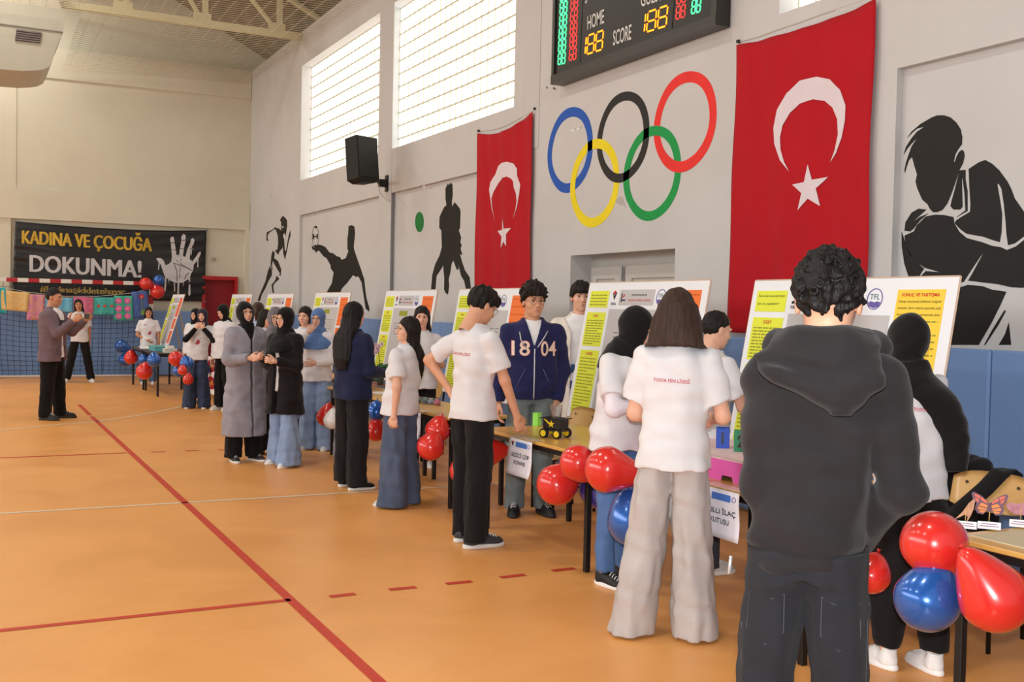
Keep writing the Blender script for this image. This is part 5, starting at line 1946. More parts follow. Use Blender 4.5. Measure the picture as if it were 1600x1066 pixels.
# hooded boy: hood, ribbed hem, pocket stitching, curls
s = hood['s']
top = hood['tops']['top']
HM_ = cloth('cloth_38_35_36', (38, 35, 36))
hx0 = hood['P'](0, 0, 1.42)[0]
F = Field((hx0 - .27, -.26, 1.10 * s), (hx0 + .27, .18, 1.56 * s), .0065)
for q in (-1, 1):
    F.cap((hx0 + q * .118 * s, .015, 1.425 * s), (hx0 + q * .05 * s, -.105, 1.425 * s), .042, .05, .04).cap((hx0 + q * .118 * s, .015, 1.425 * s), (hx0 + q * .075 * s, .095, 1.38 * s), .040, .026, .03)
F.cap((hx0 - .05 * s, -.105, 1.425 * s), (hx0 + .05 * s, -.105, 1.425 * s), .05, .05, .04)
F.stack([(1.27 * s, hx0 + .050, -.150, .022, .024), (1.295 * s, hx0 + .040, -.158, .070, .044), (1.33 * s, hx0 + .022, -.162, .120, .058), (1.365 * s, hx0 + .0, -.152, .158, .070), (1.40 * s, hx0 - .008, -.128, .172, .072), (1.435 * s, hx0, -.09, .150, .064), (1.46 * s, hx0, -.06, .105, .05)], .03, p=2)
# the fold between the rolled edge and the hanging bag of the hood
F.cap((hx0 - .15 * s, -.165, 1.405 * s), (hx0 + .03, -.235, 1.362 * s), .010, .018, .02, mode='sub').cap((hx0 + .03, -.235, 1.362 * s), (hx0 + .13 * s, -.175, 1.425 * s), .018, .010, .02, mode='sub')
F.ell((hx0, .0, 1.50 * s), (.086, .096, .09), .015, 'sub')
F.ripple(.0055, [(20, 12, 34), (-26, 8, 22), (12, -20, 40)], 5)
V, Q = F.mesh()
link('hood', np_mesh('hood', V, Q, HM_), hood['root'])
hv = [(hx0 + .038 * math.cos(a) * 1.9, -.005 + .075 * math.sin(a), 1.458 * s + .004 * math.sin(2 * a)) for a in [2 * math.pi * k / 24 for k in range(25)]]
MB().tube(hv, .011, 6, 0, False).build('shirt_collar', mat('collar_white', (238, 238, 240), .8), hood['root'], True)
bz = BVHTree.FromPolygons([v.co[:] for v in top.data.vertices], [q.vertices[:] for q in top.data.polygons])
ring = []
for k in range(49):
    a = 2 * math.pi * k / 48
    d = Vector((math.cos(a), math.sin(a), 0))
    hit = bz.ray_cast(Vector((0, 0, .905 * s)) + d * .6, -d)[0]
    if hit is not None:
        ring.append(hit + d * .001)
MB().tube(ring, .0035, 4, 0, False).build('hem_seam', mat('hem_seam_dark', (34, 31, 32), .9), hood['root'], True)
lg = hood['legs']
bl_ = BVHTree.FromPolygons([v.co[:] for v in lg.data.vertices], [q.vertices[:] for q in lg.data.polygons])
ST = mat('pale_stitch', (74, 74, 80), .8)
for sx_ in (-1, 1):
    L1 = [(.045, .80), (.075, .785), (.135, .79), (.14, .70), (.09, .665), (.045, .70), (.045, .80)]
    worn(hood, MB().tube([on_front(bl_, sx_ * x * s, z * s, .001, -1) for x, z in L1], .0013, 4), 'pocket_stitch', ST, lg)
    worn(hood, MB().tube([on_front(bl_, sx_ * .155 * s, z * s, .001, -1) for z in (.78, .7, .6, .5, .4)], .0013, 4), 'side_stitch', ST, lg)
ZP = on_front(bz, -.195 * s, .86 * s, .004, -1)
worn(hood, MB().tube([(ZP[0], ZP[1], ZP[2]), (ZP[0] - .004, ZP[1] - .004, ZP[2] - .05)], .005, 5), 'zip_pull', ZIP, top)
rr = random.Random(5)
mb = MB()
for k in range(210):
    th, ph = rr.uniform(0, 2 * math.pi), rr.uniform(-.25, 1.45)
    n_ = Vector((math.cos(th) * math.cos(ph), math.sin(th) * math.cos(ph), math.sin(ph)))
    if n_.y > .2 and ph < .7:
        continue
    c = Vector((n_.x * .079, -.012 + n_.y * .096, .122 + n_.z * .094))
    if c.z < .05 and c.y > -.06:
        continue
    t = n_.orthogonal().normalized()
    t = (Matrix.Rotation(rr.uniform(0, 6.28), 3, n_) @ t)
    w = n_.cross(t)
    R0 = rr.uniform(.008, .015)
    pts = [c + t * (R0 * math.cos(a)) + w * (R0 * math.sin(a)) + n_ * (.004 + .0035 * math.sin(a * .7)) for a in [j * .55 for j in range(9)]]
    mb.tube(pts, [.0042, .0045, .0045, .0044, .0042, .004, .0036, .003, .0015], 5)
cu = mb.build('curls', hair_mat((22, 18, 18)), None, True)
cu.parent = hood['root']
cu.matrix_local = hood['HM']
tag(cu, kind='stuff')
# striped shirt: woven stripes on the back
m = stripe['tops']['top'].data.materials[0].copy()
m.name = 'striped_shirt_cloth'
nt = m.node_tree
wv = nt.nodes.new('ShaderNodeTexWave')
wv.bands_direction = 'Z'
wv.inputs['Scale'].default_value = 14
tcx = nt.nodes.new('ShaderNodeTexCoord')
nt.links.new(tcx.outputs['Object'], wv.inputs['Vector'])
rp = nt.nodes.new('ShaderNodeValToRGB')
rp.color_ramp.elements[0].color = (*lin((126, 150, 196)), 1)
rp.color_ramp.elements[1].color = (*lin((206, 212, 226)), 1)
nt.links.new(wv.outputs[0], rp.inputs[0])
nt.links.new(rp.outputs[0], nt.nodes['Principled BSDF'].inputs['Base Color'])
stripe['tops']['top'].data.materials[0] = m

# blazer: lapels, pockets, buttons; the phone in his hands is a thing of its own
s = man['s']
top = man['tops']['top']
bz = BVHTree.FromPolygons([v.co[:] for v in top.data.vertices], [q.vertices[:] for q in top.data.polygons])
BLZ = cloth('blazer_lapel', (104, 86, 94))
for sx_ in (-1, 1):
    pl_ = [(.065, 1.40), (.15, 1.34), (.125, 1.30), (.15, 1.28), (.085, 1.10), (.06, 1.10)]
    mb = MB().poly_diced([(sx_ * x * s, z * s) for x, z in pl_], lambda u, v, h=0: np.array(on_front(bz, u, v, .006 + h)), .03, .001)
    worn(man, mb, 'lapel', BLZ, top)
    mb = MB().poly_diced([(sx_ * .09 * s, .84 * s), (sx_ * .17 * s, .84 * s), (sx_ * .17 * s, .93 * s), (sx_ * .09 * s, .93 * s)], lambda u, v, h=0: np.array(on_front(bz, u, v, .005 + h)), .03, .001)
    worn(man, mb, 'patch_pocket', BLZ, top)
mid_ = (man['WR'][0] + man['WR'][1]) / 2 + np.array((0, .10, .06))
ph = link('mobile_phone', np_mesh('mobile_phone', *(lambda b: (np.array(b.v), b.f))(MB().box((-.075, -.005, -.037), (.075, .005, .037), bev=.004)), mat('phone_black', (24, 24, 28), .25, .5), False))
ph.matrix_world = loc_mat(man) @ Matrix.Translation(Vector(mid_))
tag(ph, 'dark mobile phone held up by the man in the blazer', 'phone')

# ================================================================== TABLES, CHAIRS, POSTER BOARDS
TZ = .72
WOODE = mat('beech_edge', (206, 158, 84), .45, .4, noise=.12, nscale=30, stretch=(1, .1, 1))


def table(label, x0, x1, y0, y1, legs_in=.05, drape=None, group='tables along the wall'):
    cx, cy = (x0 + x1) / 2, (y0 + y1) / 2
    t = empty('table', (cx, cy, 0), 0, label, 'table', group)
    w, d = x1 - x0, y1 - y0
    MB().box((-w / 2, -d / 2, TZ - .022), (w / 2, d / 2, TZ), bev=.004).build('tabletop', drape or WOOD, t)
    ff_ = MB()
    ff_.box((-w / 2 + .03, -d / 2 + .03, TZ - .06), (w / 2 - .03, -d / 2 + .055, TZ - .022)).box((-w / 2 + .03, d / 2 - .055, TZ - .06), (w / 2 - .03, d / 2 - .03, TZ - .022))
    ff_.box((-w / 2 + .03, -d / 2 + .055, TZ - .06), (-w / 2 + .055, d / 2 - .055, TZ - .022)).box((w / 2 - .055, -d / 2 + .055, TZ - .06), (w / 2 - .03, d / 2 - .055, TZ - .022))
    ff_.build('under_frame', BLACK, t)
    for sx in (-1, 1):
        for sy in (-1, 1):
            a, b = sx * (w / 2 - legs_in), sy * (d / 2 - legs_in)
            MB().box((a - .017, b - .017, 0), (a + .017, b + .017, TZ - .022), bev=.003).build('leg', BLACK, t)
    return t


T = {}
T['right'] = table('beech table with paper cutouts and balloon cluster at the right edge', 3.44, 4.24, 1.45, 2.97)
T['pink'] = table('beech table carrying the pink numbered box', 3.32, 4.22, 3.62, 5.05)
T['robot'] = table('beech table carrying the little robot car and cup', 3.30, 4.08, 5.47, 6.96)
T['jar'] = table('beech table with a row of little slime cups', 3.36, 3.90, 7.64, 9.12)
T['orchid'] = table('beech table carrying the potted orchids', 3.42, 3.90, 9.24, 10.98)
T['five'] = table('table behind the black coat and blue scarf girls', 3.62, 4.16, 12.3, 13.75)
T['six'] = table('table behind the grey coat girl', 3.62, 4.16, 13.9, 15.3)
T['seven'] = table('table behind the chin-resting girl with the red print poster hung on it', 3.62, 4.16, 15.5, 17.0)
FAR = cloth('dark_table_cover', (52, 46, 46), .15, .2, 60)
T['far'] = table('dark covered far table next to the red door', 2.84, 3.6, 18.55, 19.95, drape=FAR)
T['far2'] = table('dark covered far table with paper stack in front of the long-haired girl', 2.82, 3.58, 20.0, 21.4, drape=FAR)


PLY = mat('chair_plywood', (212, 168, 104), .35, .4, noise=.10, nscale=8, stretch=(1, .15, 1))


def chair(x, y, rz, label):
    c = empty('chair', (x, y, 0), rz, label, 'chair', 'wooden school chairs behind the tables')
    # local: sitter faces +y, backrest at -y
    v, f = [], []
    nx, nz = 10, 6
    for side in (0, 1):
        for i in range(nx + 1):
            u = i / nx * 2 - 1
            for j in range(nz + 1):
                t = j / nz
                hz = .20 * (1 - .35 * abs(u) ** 4)
                z = .70 + (t - .5) * hz
                v.append((u * .20, -.205 + .035 * u * u - .04 * (t - .5) - side * .011, z))
    m = (nx + 1) * (nz + 1)
    for i in range(nx):
        for j in range(nz):
            a = i * (nz + 1) + j
            f.append((a, a + nz + 1, a + nz + 2, a + 1))
            f.append((m + a, m + a + 1, m + a + nz + 2, m + a + nz + 1))
    rim = [i * (nz + 1) for i in range(nx + 1)] + [nx * (nz + 1) + j for j in range(1, nz + 1)] + [i * (nz + 1) + nz for i in range(nx - 1, -1, -1)] + [j for j in range(nz - 1, 0, -1)]
    for a, b in zip(rim, rim[1:] + rim[:1]):
        f.append((a, b, m + b, m + a))
    MB().add(v, f).build('backrest', PLY, c, True)
    MB().box((-.20, -.19, .425), (.20, .20, .44), bev=.006).build('seat', PLY, c)
    for sx in (-1, 1):
        MB().tube([(sx * .17, .17, .0), (sx * .17, .17, .41), (sx * .17, .14, .425)], .0115, 8).build('leg', BLACK, c, True)
        MB().tube([(sx * .17, -.20, .0), (sx * .17, -.17, .42), (sx * .165, -.215, .76)], .0115, 8).build('leg', BLACK, c, True)
        MB().tube([(sx * .17, .17, .2), (sx * .17, -.19, .2)], .009, 6).build('side_bar', BLACK, c, True)
        for z in (.66, .74):
            MB().lathe([(0, 0), (.009, 0), (.007, .004), (0, .004)], 10, M=Matrix.Translation((sx * .13, -.19, z)) @ Matrix.Rotation(-math.pi / 2, 4, 'X')).build('rivet', mat('rivet', (96, 84, 70), .4, .5, .6), c)
    return c


CH = []
for lab, px, py, X, dy in (('wooden school chair seen behind the little robot car', 914, 655, 4.42, 0),
                           ('wooden school chair behind the slime cups', 684, 616, 4.62, 0),
                           ('wooden school chair at the right edge with a black strap across its back', 1566, 770, 4.62, 0),
                           ('wooden school chair hidden under the black jacket', 1490, 770, 4.85, 0)):
    p = atX(px, py, X)
    CH.append(chair(p[0] - .2, p[1], math.pi / 2 + (.25 if px > 1500 else 0), lab))

YEL, YEL2, ORA, GREY = mat('sheet_lime_yellow', (224, 232, 66), .6), mat('sheet_golden_yellow', (244, 208, 70), .6), mat('sheet_orange', (238, 120, 56), .6), mat('sheet_grey', (192, 190, 192), .6)
OLI, INK, LOGOR, LOGOB, BRD = mat('sheet_olive', (150, 156, 48), .6), mat('print_ink', (70, 74, 44), .8), mat('logo_red', (206, 52, 46), .7), mat('logo_navy', (40, 36, 60), .7), mat('board_white', (232, 236, 242), .45, .4)
PUR = mat('logo_purple', (104, 92, 164), .7)
FOAM = mat('board_edge', (206, 180, 160), .7)
INKL = mat('print_ink_light', (150, 152, 54), .8)


def board(label, tl, tr, Xt, lean=.18, zb=.70, width=None, right=None, cols=(ORA,), rich=False, seed=0):
    a, b = atX(*tl, Xt), atX(*tr, Xt)
    zt = (a[2] + b[2]) / 2
    yc, w = (a[1] + b[1]) / 2, abs(a[1] - b[1])
    if width:
        w = width
    Hh = math.hypot(zt - zb, lean)
    root = empty('poster_board', (Xt - lean, yc, zb), 0, label, 'poster board', 'project poster boards')
    nx, nz = -math.cos(math.atan2(lean, zt - zb)), math.sin(math.atan2(lean, zt - zb))

    def fm(u, v, h=0):
        """u 0..1 left to right as seen from the hall, v 0..1 downwards"""
        t = (1 - v)
        return np.array((lean * t + nx * h, (.5 - u) * w, (zt - zb) * t + nz * h))
    MB().poly([(0, 0), (1, 0), (1, 1), (0, 1)], lambda u, v, h: fm(u, v, h - .012), .012).build('panel', BRD, root)
    rim = MB()
    for q in ([(0, 0), (1, 0)], [(1, 0), (1, 1)], [(1, 1), (0, 1)], [(0, 1), (0, 0)]):
        rim.tube([fm(*q[0], -.006), fm(*q[1], -.006)], .0075, 4)
    rim.build('edge', FOAM, root)
    for u in (.2, .8):
        p0 = fm(u, .25, -.014)
        MB().tube([p0, (p0[0] + .30, p0[1], -zb)], .012, 6).build('support_leg', PLY, root)
    rr = random.Random(seed)

    def sheet(nm, u0, v0, u1, v1, m, lines=0, title=None, txt=None, ink=INKL):
        o = MB().poly([(u0, v0), (u1, v0), (u1, v1), (u0, v1)], fm, .003).build(nm, m, root)
        k = MB()
        top_ = v0 + .02
        if title:
            hgt = .017
            tw = min((u1 - u0) * .8, len(title) * .0125)
            k2 = MB().text(title, lambda u, v, h=0: fm((u0 + u1) / 2 + (u - .5) * tw, v0 + .035 - v * hgt, h), 0, .02, (0, 0, 1, 1), .0045)
            k2.build('title_print', LOGOR, o)
            top_ = v0 + .05
        n = lines
        step = (v1 - top_ - .01) / max(1, n)
        for i in range(n):
            vv = top_ + i * step + .012
            if txt and i < len(txt):
                tw = min(u1 - u0 - .02, len(txt[i]) * .0063)
                MB().text(txt[i], lambda u, v, h=0: fm(u0 + .012 + u * tw, vv + .004 - v * .0135, h), 0, .0, (0, 0, 1, 1), .0045).build('text_print', INK, o)
                continue
            u = u0 + .012
            end = u1 - .012 if i % 5 != 4 else u0 + (u1 - u0) * rr.uniform(.4, .8)
            while u < end:
                l = min(rr.uniform(.012, .034), end - u)
                k.poly([(u, vv - .0042), (u + l, vv - .0042), (u + l, vv + .0038), (u, vv + .0038)], fm, .0042)
                u += l + .0055
        if k.v:
            tag(k.build('text_lines', ink, o), kind='stuff')
        return o
    U = .205
    sheet('yellow_sheet', .03, .062, U, .185, YEL, 4 if not rich else 2, None, ['İlacını içmeyi unutan yaşlı bireyler', 'için ne yapılabilir?'] if rich else None)
    sheet('yellow_sheet', .03, .22, U, .47, YEL, 10, 'ÖZET')
    sheet('yellow_sheet', .03, .50, U, .96, YEL, 17, 'GİRİŞ')
    g = sheet('header_sheet', .305, .055, .60, .165, GREY)
    k = MB().text('TOSYA FEN LİSESİ', lambda u, v, h=0: fm(.385 + u * .19, .137 - v * .014, h), 0, .01, (0, 0, 1, 1), .0045)
    k.build('header_print', LOGOR, g)
    k = MB()
    for i in range(6):
        k.poly([(.41 + i * .022, .088), (.428 + i * .022, .088), (.428 + i * .022, .099), (.41 + i * .022, .099)], fm, .0045)
    tag(k.build('text_lines', mat('print_grey', (120, 118, 122), .8), g), kind='stuff')
    MB().poly([(.322, .08), (.330, .08), (.330, .145), (.322, .145)], fm, .0045).build('logo_mark', LOGOB, g)
    MB().poly([(.333, .10), (.352, .086), (.352, .10), (.338, .112)], fm, .0045).build('logo_mark', LOGOR, g)
    MB().poly([(.333, .125), (.360, .125), (.360, .135), (.333, .135)], fm, .0045).build('logo_mark', LOGOB, g)
    # left emblem: dark V with a red ball, its name below; right emblem: round seal
    e = MB().poly([(.240, .075), (.249, .075), (.258, .105), (.267, .075), (.276, .075), (.260, .125), (.256, .125)], fm, .003).build('emblem', LOGOB, root)
    MB().poly(ell(.258, .074, .0085, .0125, 14), fm, .0045).build('emblem_ball', LOGOR, e)
    MB().text('TÜBİTAK', lambda u, v, h=0: fm(.233 + u * .05, .165 - v * .017, h), 0, .02, (0, 0, 1, 1), .003).build('emblem_name', LOGOB, e)
    se = MB().poly(ell(.655, .11, .036, .056, 28), fm, .003, 0, [ell(.655, .11, .033, .0515, 28)[::-1]]).build('seal', PUR, root)
    MB().poly([(.627, .128), (.64, .122), (.655, .128), (.67, .122), (.683, .128), (.676, .148), (.655, .158), (.634, .148)], fm, .003).build('seal_wave', PUR, se)
    MB().text('TFL', lambda u, v, h=0: fm(.632 + u * .046, .112 - v * .030, h), 0, .0, (0, 0, 1, 1), .003).build('seal_letters', mat('seal_teal', (60, 110, 120), .7), se)
    g2 = sheet('grey_sheet', .23, .195, .735, .955, GREY)
    MB().poly([(.36, .225), (.52, .225), (.52, .28), (.36, .28)], fm, .0045).build('olive_label', OLI, g2)
    MB().text('PROJE', lambda u, v, h=0: fm(.395 + u * .09, .263 - v * .022, h), 0, .01, (0, 0, 1, 1), .006).build('olive_lettering', LOGOR, g2) if False else None
    k = MB()
    for i in range(5):
        for j in range(6):
            u0 = .30 + j * .06 + rr.uniform(0, .01)
            k.poly([(u0, .36 + i * .03), (u0 + .045, .36 + i * .03), (u0 + .045, .366 + i * .03), (u0, .366 + i * .03)], fm, .0045)
    tag(k.build('text_lines', mat('print_grey', (120, 118, 122), .8), g2), kind='stuff')
    c = right or ORA
    if rich:
        sheet('golden_sheet', .735 + .02, .062, .955, .55, c, 13, 'SONUÇ VE TARTIŞMA', ['Deney sonucunda beklenen bulgular', 'arasında, alarm sistemi sayesinde yaşlı', 'bireylerin ilaçlarını zamanında alma'])
        sheet('golden_sheet', .755, .58, .955, .95, c, 10)
    else:
        sheet('orange_sheet', .765, .062, .955, .43, c, 5, None, None, mat('orange_ink', (196, 96, 40), .8))
        sheet('orange_sheet', .765, .46, .955, .66, c, 3, None, None, mat('orange_ink', (196, 96, 40), .8))
        sheet('orange_sheet', .765, .69, .955, .93, c, 4, None, None, mat('orange_ink', (196, 96, 40), .8))
    return root


board('poster board with golden yellow right column behind the hooded boy', (1180, 438), (1500, 433), 4.65, .20, right=YEL2, rich=True, seed=1)
board('poster board with orange column in front of the grey double door', (922, 443), (1110, 437), 4.66, .20, seed=2)
board('poster board with orange column below the smaller flag behind the bending boy', (718, 453), (834, 450), 4.66, .18, seed=3)
board('poster board behind the smiling girl and the orchids', (604, 455), (683.5, 453.5), 4.66, .18, seed=4)
board('poster board behind the blue scarf girl', (488.5, 458.5), (554.5, 456.5), 4.66, .18, width=1.62, seed=5)
board('poster board behind the black coat girl under the footballer', (418, 460), (460, 459), 4.66, .18, width=1.62, seed=6)
board('poster board beside the red door behind the striped shirt', (362, 460.5), (395.5, 460), 4.66, .18, width=1.62, seed=7)
board('steeply leaning poster board on the far table below the banner hand', (268, 460.5), (291.5, 460.5), 3.72, .30, zb=.73, width=1.25, right=mat('sheet_coral', (226, 104, 70), .6), seed=8)


# ------------------------------------------------------------------ paper signs taped to table fronts
PAPER = mat('sign_paper', (226, 224, 234), .6)
SIGB = mat('sign_blue', (70, 116, 196), .6)
NAVY = mat('sign_ink', (34, 36, 52), .7)
TAPE = mat('clear_tape', (226, 206, 176), .25, .5)


def table_sign(label, X, y0, y1, lines, ztop=TZ - .005, hgt=.27, swing=.03):
    """y0 = left edge as seen from the hall (larger y)"""
    w = y0 - y1
    root = empty('paper_sign', (X, (y0 + y1) / 2, ztop), 0, label, 'sign', 'paper signs taped to the tables')

    def fm(u, v, h=0):
        return np.array((-.012 - swing * v * v - h - .006 * math.sin(5 * v + u), (.5 - u) * w + .012 * v * (1 if u < .5 else .4), -v * hgt))
    n = 8
    v = [fm(i / n, j / n) for i in range(n + 1) for j in range(n + 1)]
    f = [(i * (n + 1) + j, i * (n + 1) + j + 1, (i + 1) * (n + 1) + j + 1, (i + 1) * (n + 1) + j) for i in range(n) for j in range(n)]
    o = MB().add(v, f).build('sheet', PAPER, root, True)
    md = o.modifiers.new('thick', 'SOLIDIFY')
    md.thickness = .0012
    MB().box((-.012, -w / 2, .0065), (.07, w / 2, .0085)).build('tape', TAPE, root)
    MB().poly_diced([(.32, .08), (.80, .08), (.80, .22), (.32, .22)], fm, .12, .0025).build('blue_header', SIGB, root)
    MB().poly(ell(.88, .15, .05, .055, 16), fm, .0025, 0, [ell(.88, .15, .042, .045, 16)[::-1]]).build('seal', PUR, root)
    MB().poly([(.12, .1), (.15, .1), (.18, .17), (.21, .1), (.24, .1), (.18, .22)], fm, .0025).build('emblem', LOGOB, root)
    MB().poly(ell(.18, .10, .025, .022, 10), fm, .0035).build('emblem_ball', LOGOR, root)
    for i, t in enumerate(lines):
        tw = min(.80, .075 * len(t))
        v0 = .50 + i * .20
        MB().text(t, lambda u, v, h=0: fm(.52 + (u - .5) * tw, v0 - v * .11, h), 0, .015, (0, 0, 1, 1), .0025).build('lettering', NAVY, root)
    return root


q = [atX(797, 685, 3.28), atX(833, 691, 3.28)]
table_sign('paper sign with two lettered lines hanging from the robot car table', 3.29, q[0][1], q[1][1], ['GEZİCİ ÇÖP', 'KOVASI'], hgt=.24)
q = [atX(1100, 760, 3.30), atX(1157, 771, 3.30)]
table_sign('paper sign hanging under the pink numbered box', 3.31, q[0][1] + .02, q[1][1], ['AKILLI İLAÇ', 'KUTUSU'], hgt=.24, swing=.005)
q = [atX(632, 640, 3.32), atX(659, 645.5, 3.32)]
table_sign('paper sign hanging from the slime cup table beside the wide jeans', 3.33, q[0][1], q[1][1], [], hgt=.22)
# hung print poster on the far table
y0, y1 = atX(323, 590, 3.60)[1], atX(356, 590, 3.60)[1]
pp = empty('print_poster', (3.605, (y0 + y1) / 2, .70), 0, 'white poster with round red prints hanging on a table front beside the grey coat', 'poster')
wp = abs(y0 - y1)
fp = lambda u, v, h=0: np.array((-.012 - h, (.5 - u) * wp, -v * .60))
MB().poly([(0, 0), (1, 0), (1, 1), (0, 1)], fp, .003).build('sheet', mat('poster_white', (238, 232, 234), .6), pp)
RP = mat('print_red', (196, 24, 24), .5, .3, noise=.25, nscale=22, rgb2=(90, 20, 60))
YP = mat('print_yellow', (238, 176, 60), .6)
for i, (cu_, cv) in enumerate(((.26, .24), (.26, .70), (.74, .24), (.74, .70))):
    o = MB().poly(ell(cu_, cv, .20, .175, 24), fp, .006).build('round_print', RP, pp)
    for k in range(3):
        a = k * 1.1 + i
        MB().poly([(cu_ - .12 * math.cos(a), cv - .10 * math.sin(a)), (cu_ + .12 * math.cos(a), cv + .10 * math.sin(a)), (cu_ + .12 * math.cos(a) + .02, cv + .10 * math.sin(a) + .02), (cu_ - .12 * math.cos(a) + .02, cv - .10 * math.sin(a) + .02)], fp, .008).build('paint_stroke', YP, o)


# ------------------------------------------------------------------ things on the tables
def thing(name, label, cat, loc, rz=0, group=None):
    return empty(name, loc, rz, label, cat, group)


# robot car
p = atZ(868, 684, TZ)
car = thing('robot_car', 'black toy robot car with yellow wheels and a lightning star', 'toy car', (p[0], p[1], TZ), math.radians(-62))
CB = mat('car_black', (26, 23, 24), .3, .5)
YW = mat('wheel_yellow', (240, 206, 24), .4, .4)
MB().box((-.075, -.05, .045), (.075, .05, .055)).build('base_plate', mat('clear_plate', (60, 56, 58), .25, .5), car)
MB().box((-.072, -.048, .06), (.072, .048, .128), bev=.003).build('body', CB, car)
MB().box((-.092, -.062, .128), (.092, .062, .134), bev=.002).build('lid', CB, car)
for sx in (-1, 1):
    for sy in (-1, 1):
        Mw = Matrix.Translation((sx * .052, sy * .062, .032)) @ Matrix.Rotation(math.pi / 2, 4, 'X')
        w_ = MB().lathe([(0, -.012), (.026, -.012), (.032, -.009), (.032, .009), (.026, .012), (0, .012)], 18, M=Mw).build('wheel', mat('tyre_black', (30, 28, 28), .7), car, True)
        MB().lathe([(0, -.014), (.021, -.014), (.021, .014), (0, .014)], 16, M=Mw).build('hub', YW, w_)
        MB().box((sx * .052 - .012, sy * .03 - .01, .025), (sx * .052 + .012, sy * .045 + .01, .045)).build('motor', YW, car)
stp = []
for k in range(10):
    a, r = k * math.pi / 5 + .3, (.026 if k % 2 == 0 else .011)
    stp.append((-.005 + r * math.cos(a), .094 + r * math.sin(a)))
for sy in (-1,):
    MB().poly(stp, lambda u, v, h: (u, sy * (.048 + h), v), .002).poly([(-.065, .124), (-.055, .126), (-.015, .100), (-.02, .088)], lambda u, v, h: (u, sy * (.048 + h), v), .002).build('star_sticker', YW, car)
cupm = mat('clear_plastic', (238, 240, 242), .08, .5, trans=.92, ior=1.2)
cu = link('plastic_cup', np_mesh('plastic_cup', *(lambda b: (np.array(b.v), b.f))(MB().lathe([(0, 0), (.034, 0), (.043, .082), (.045, .084), (.0425, .082), (.0335, .003), (0, .003)], 22)), cupm, True))
cu.location = (p[0], p[1], TZ + .1345)
tag(cu, 'clear plastic cup standing on the robot car', 'cup')
p = atZ(839, 665.5, TZ)
gb = thing('green_box', 'small bright green box standing behind the robot car', 'box', (p[0], p[1], TZ), .4)
gm = mat('neon_green', (150, 232, 96), .5)
MB().box((-.024, -.024, 0), (.024, .024, .088), bev=.002).build('carton', gm, gb)
MB().box((-.025, -.025, .088), (.025, .025, .096), bev=.002).build('lid', gm, gb)

# pink box with the numbered blocks
a, b = atZ(1106, 747, TZ), atZ(1172, 760, TZ)
px_ = thing('pink_box', 'pink cardboard box with a notch at the table edge', 'box', ((a[0] + b[0]) / 2, (a[1] + b[1]) / 2, TZ), 0)
PK, PKT = mat('pink_card', (222, 96, 176), .5), mat('pale_pink_card', (232, 206, 206), .6, noise=.08, nscale=20)
L_ = abs(a[1] - b[1]) / 2 + .12
px_.location.y += .26
L_ += .26
fq = lambda u, v, h: (-h * 0 + (-.002 if h else .0), u, v)
MB().poly([(-L_, 0), (-.30, 0), (-.29, .028), (-.21, .028), (-.20, 0), (L_, 0), (L_, .108), (-L_, .108)], lambda u, v, h: (-h, u, v), .004).build('front_panel', PK, px_)
MB().box((0, -L_, 0), (.004, L_, .0)) if False else None
MB().box((.0, -L_, 0), (.56, -L_ + .004, .108)).build('end_panel', PK, px_)
MB().box((.0, L_ - .004, 0), (.56, L_, .108)).build('end_panel', PK, px_)
MB().box((.556, -L_ + .004, 0), (.56, L_ - .004, .108)).build('back_panel', PK, px_)
MB().box((-.006, -L_ - .002, .108), (.562, L_ + .002, .113)).build('lid', PKT, px_)
for num, rgb, qx, qy, lab in (('1', (32, 74, 176), 1129, 700, 'blue block numbered 1 standing on the pink box'), ('2', (40, 132, 92), 1157, 705.5, 'green block numbered 2 standing on the pink box')):
    p = atZ(qx, qy, TZ + .113)
    o = thing('number_block', lab, 'block', (p[0], p[1], TZ + .113), math.radians(-38), 'numbered blocks')
    MB().box((-.036, -.026, 0), (.036, .026, .115), bev=.003).build('block', mat('block_%s' % num, rgb, .45), o)
    MB().text(num, lambda u, v, h=0: ((-.008 if num == '1' else -.018) + u * (.012 if num == '1' else .034), -.026 - h, .028 + v * .06), 0, .05, (0, 0, 1, 1), .002).build('numeral', BLACK, o)

# slime cups
for i, (qx, qy, rgb) in enumerate(((632, 627, (206, 70, 84)), (641, 628.5, (206, 70, 84)), (653, 630, (70, 120, 136)), (664, 631, (64, 116, 140)), (673, 632, (150, 170, 200)), (683, 633.5, (220, 66, 116)))):
    p = atZ(qx, qy, TZ)
    o = thing('slime_cup', '%s slime cup, number %s of the row on the table' % (('red', 'red', 'teal', 'teal', 'pale blue', 'pink')[i], ('one', 'two', 'three', 'four', 'five', 'six')[i]), 'cup', (p[0], p[1], TZ), 0, 'slime cups in a row')
    o['label'] = ('leftmost red slime cup by the wide jeans', 'second red slime cup in the row', 'left one of two teal slime cups', 'right one of two teal slime cups', 'pale blue slime cup in the row', 'pink slime cup at the right end of the row')[i]
    MB().lathe([(0, .002), (.027, .002), (.029, .034), (0, .036)], 14).build('slime', mat('slime_%d' % i, rgb, .2, .5), o, True)
    MB().lathe([(0, 0), (.029, 0), (.034, .055), (.031, .055), (.0285, .038), (.0285, .0015), (0, .0015)], 16).build('cup_wall', cupm, o, True)

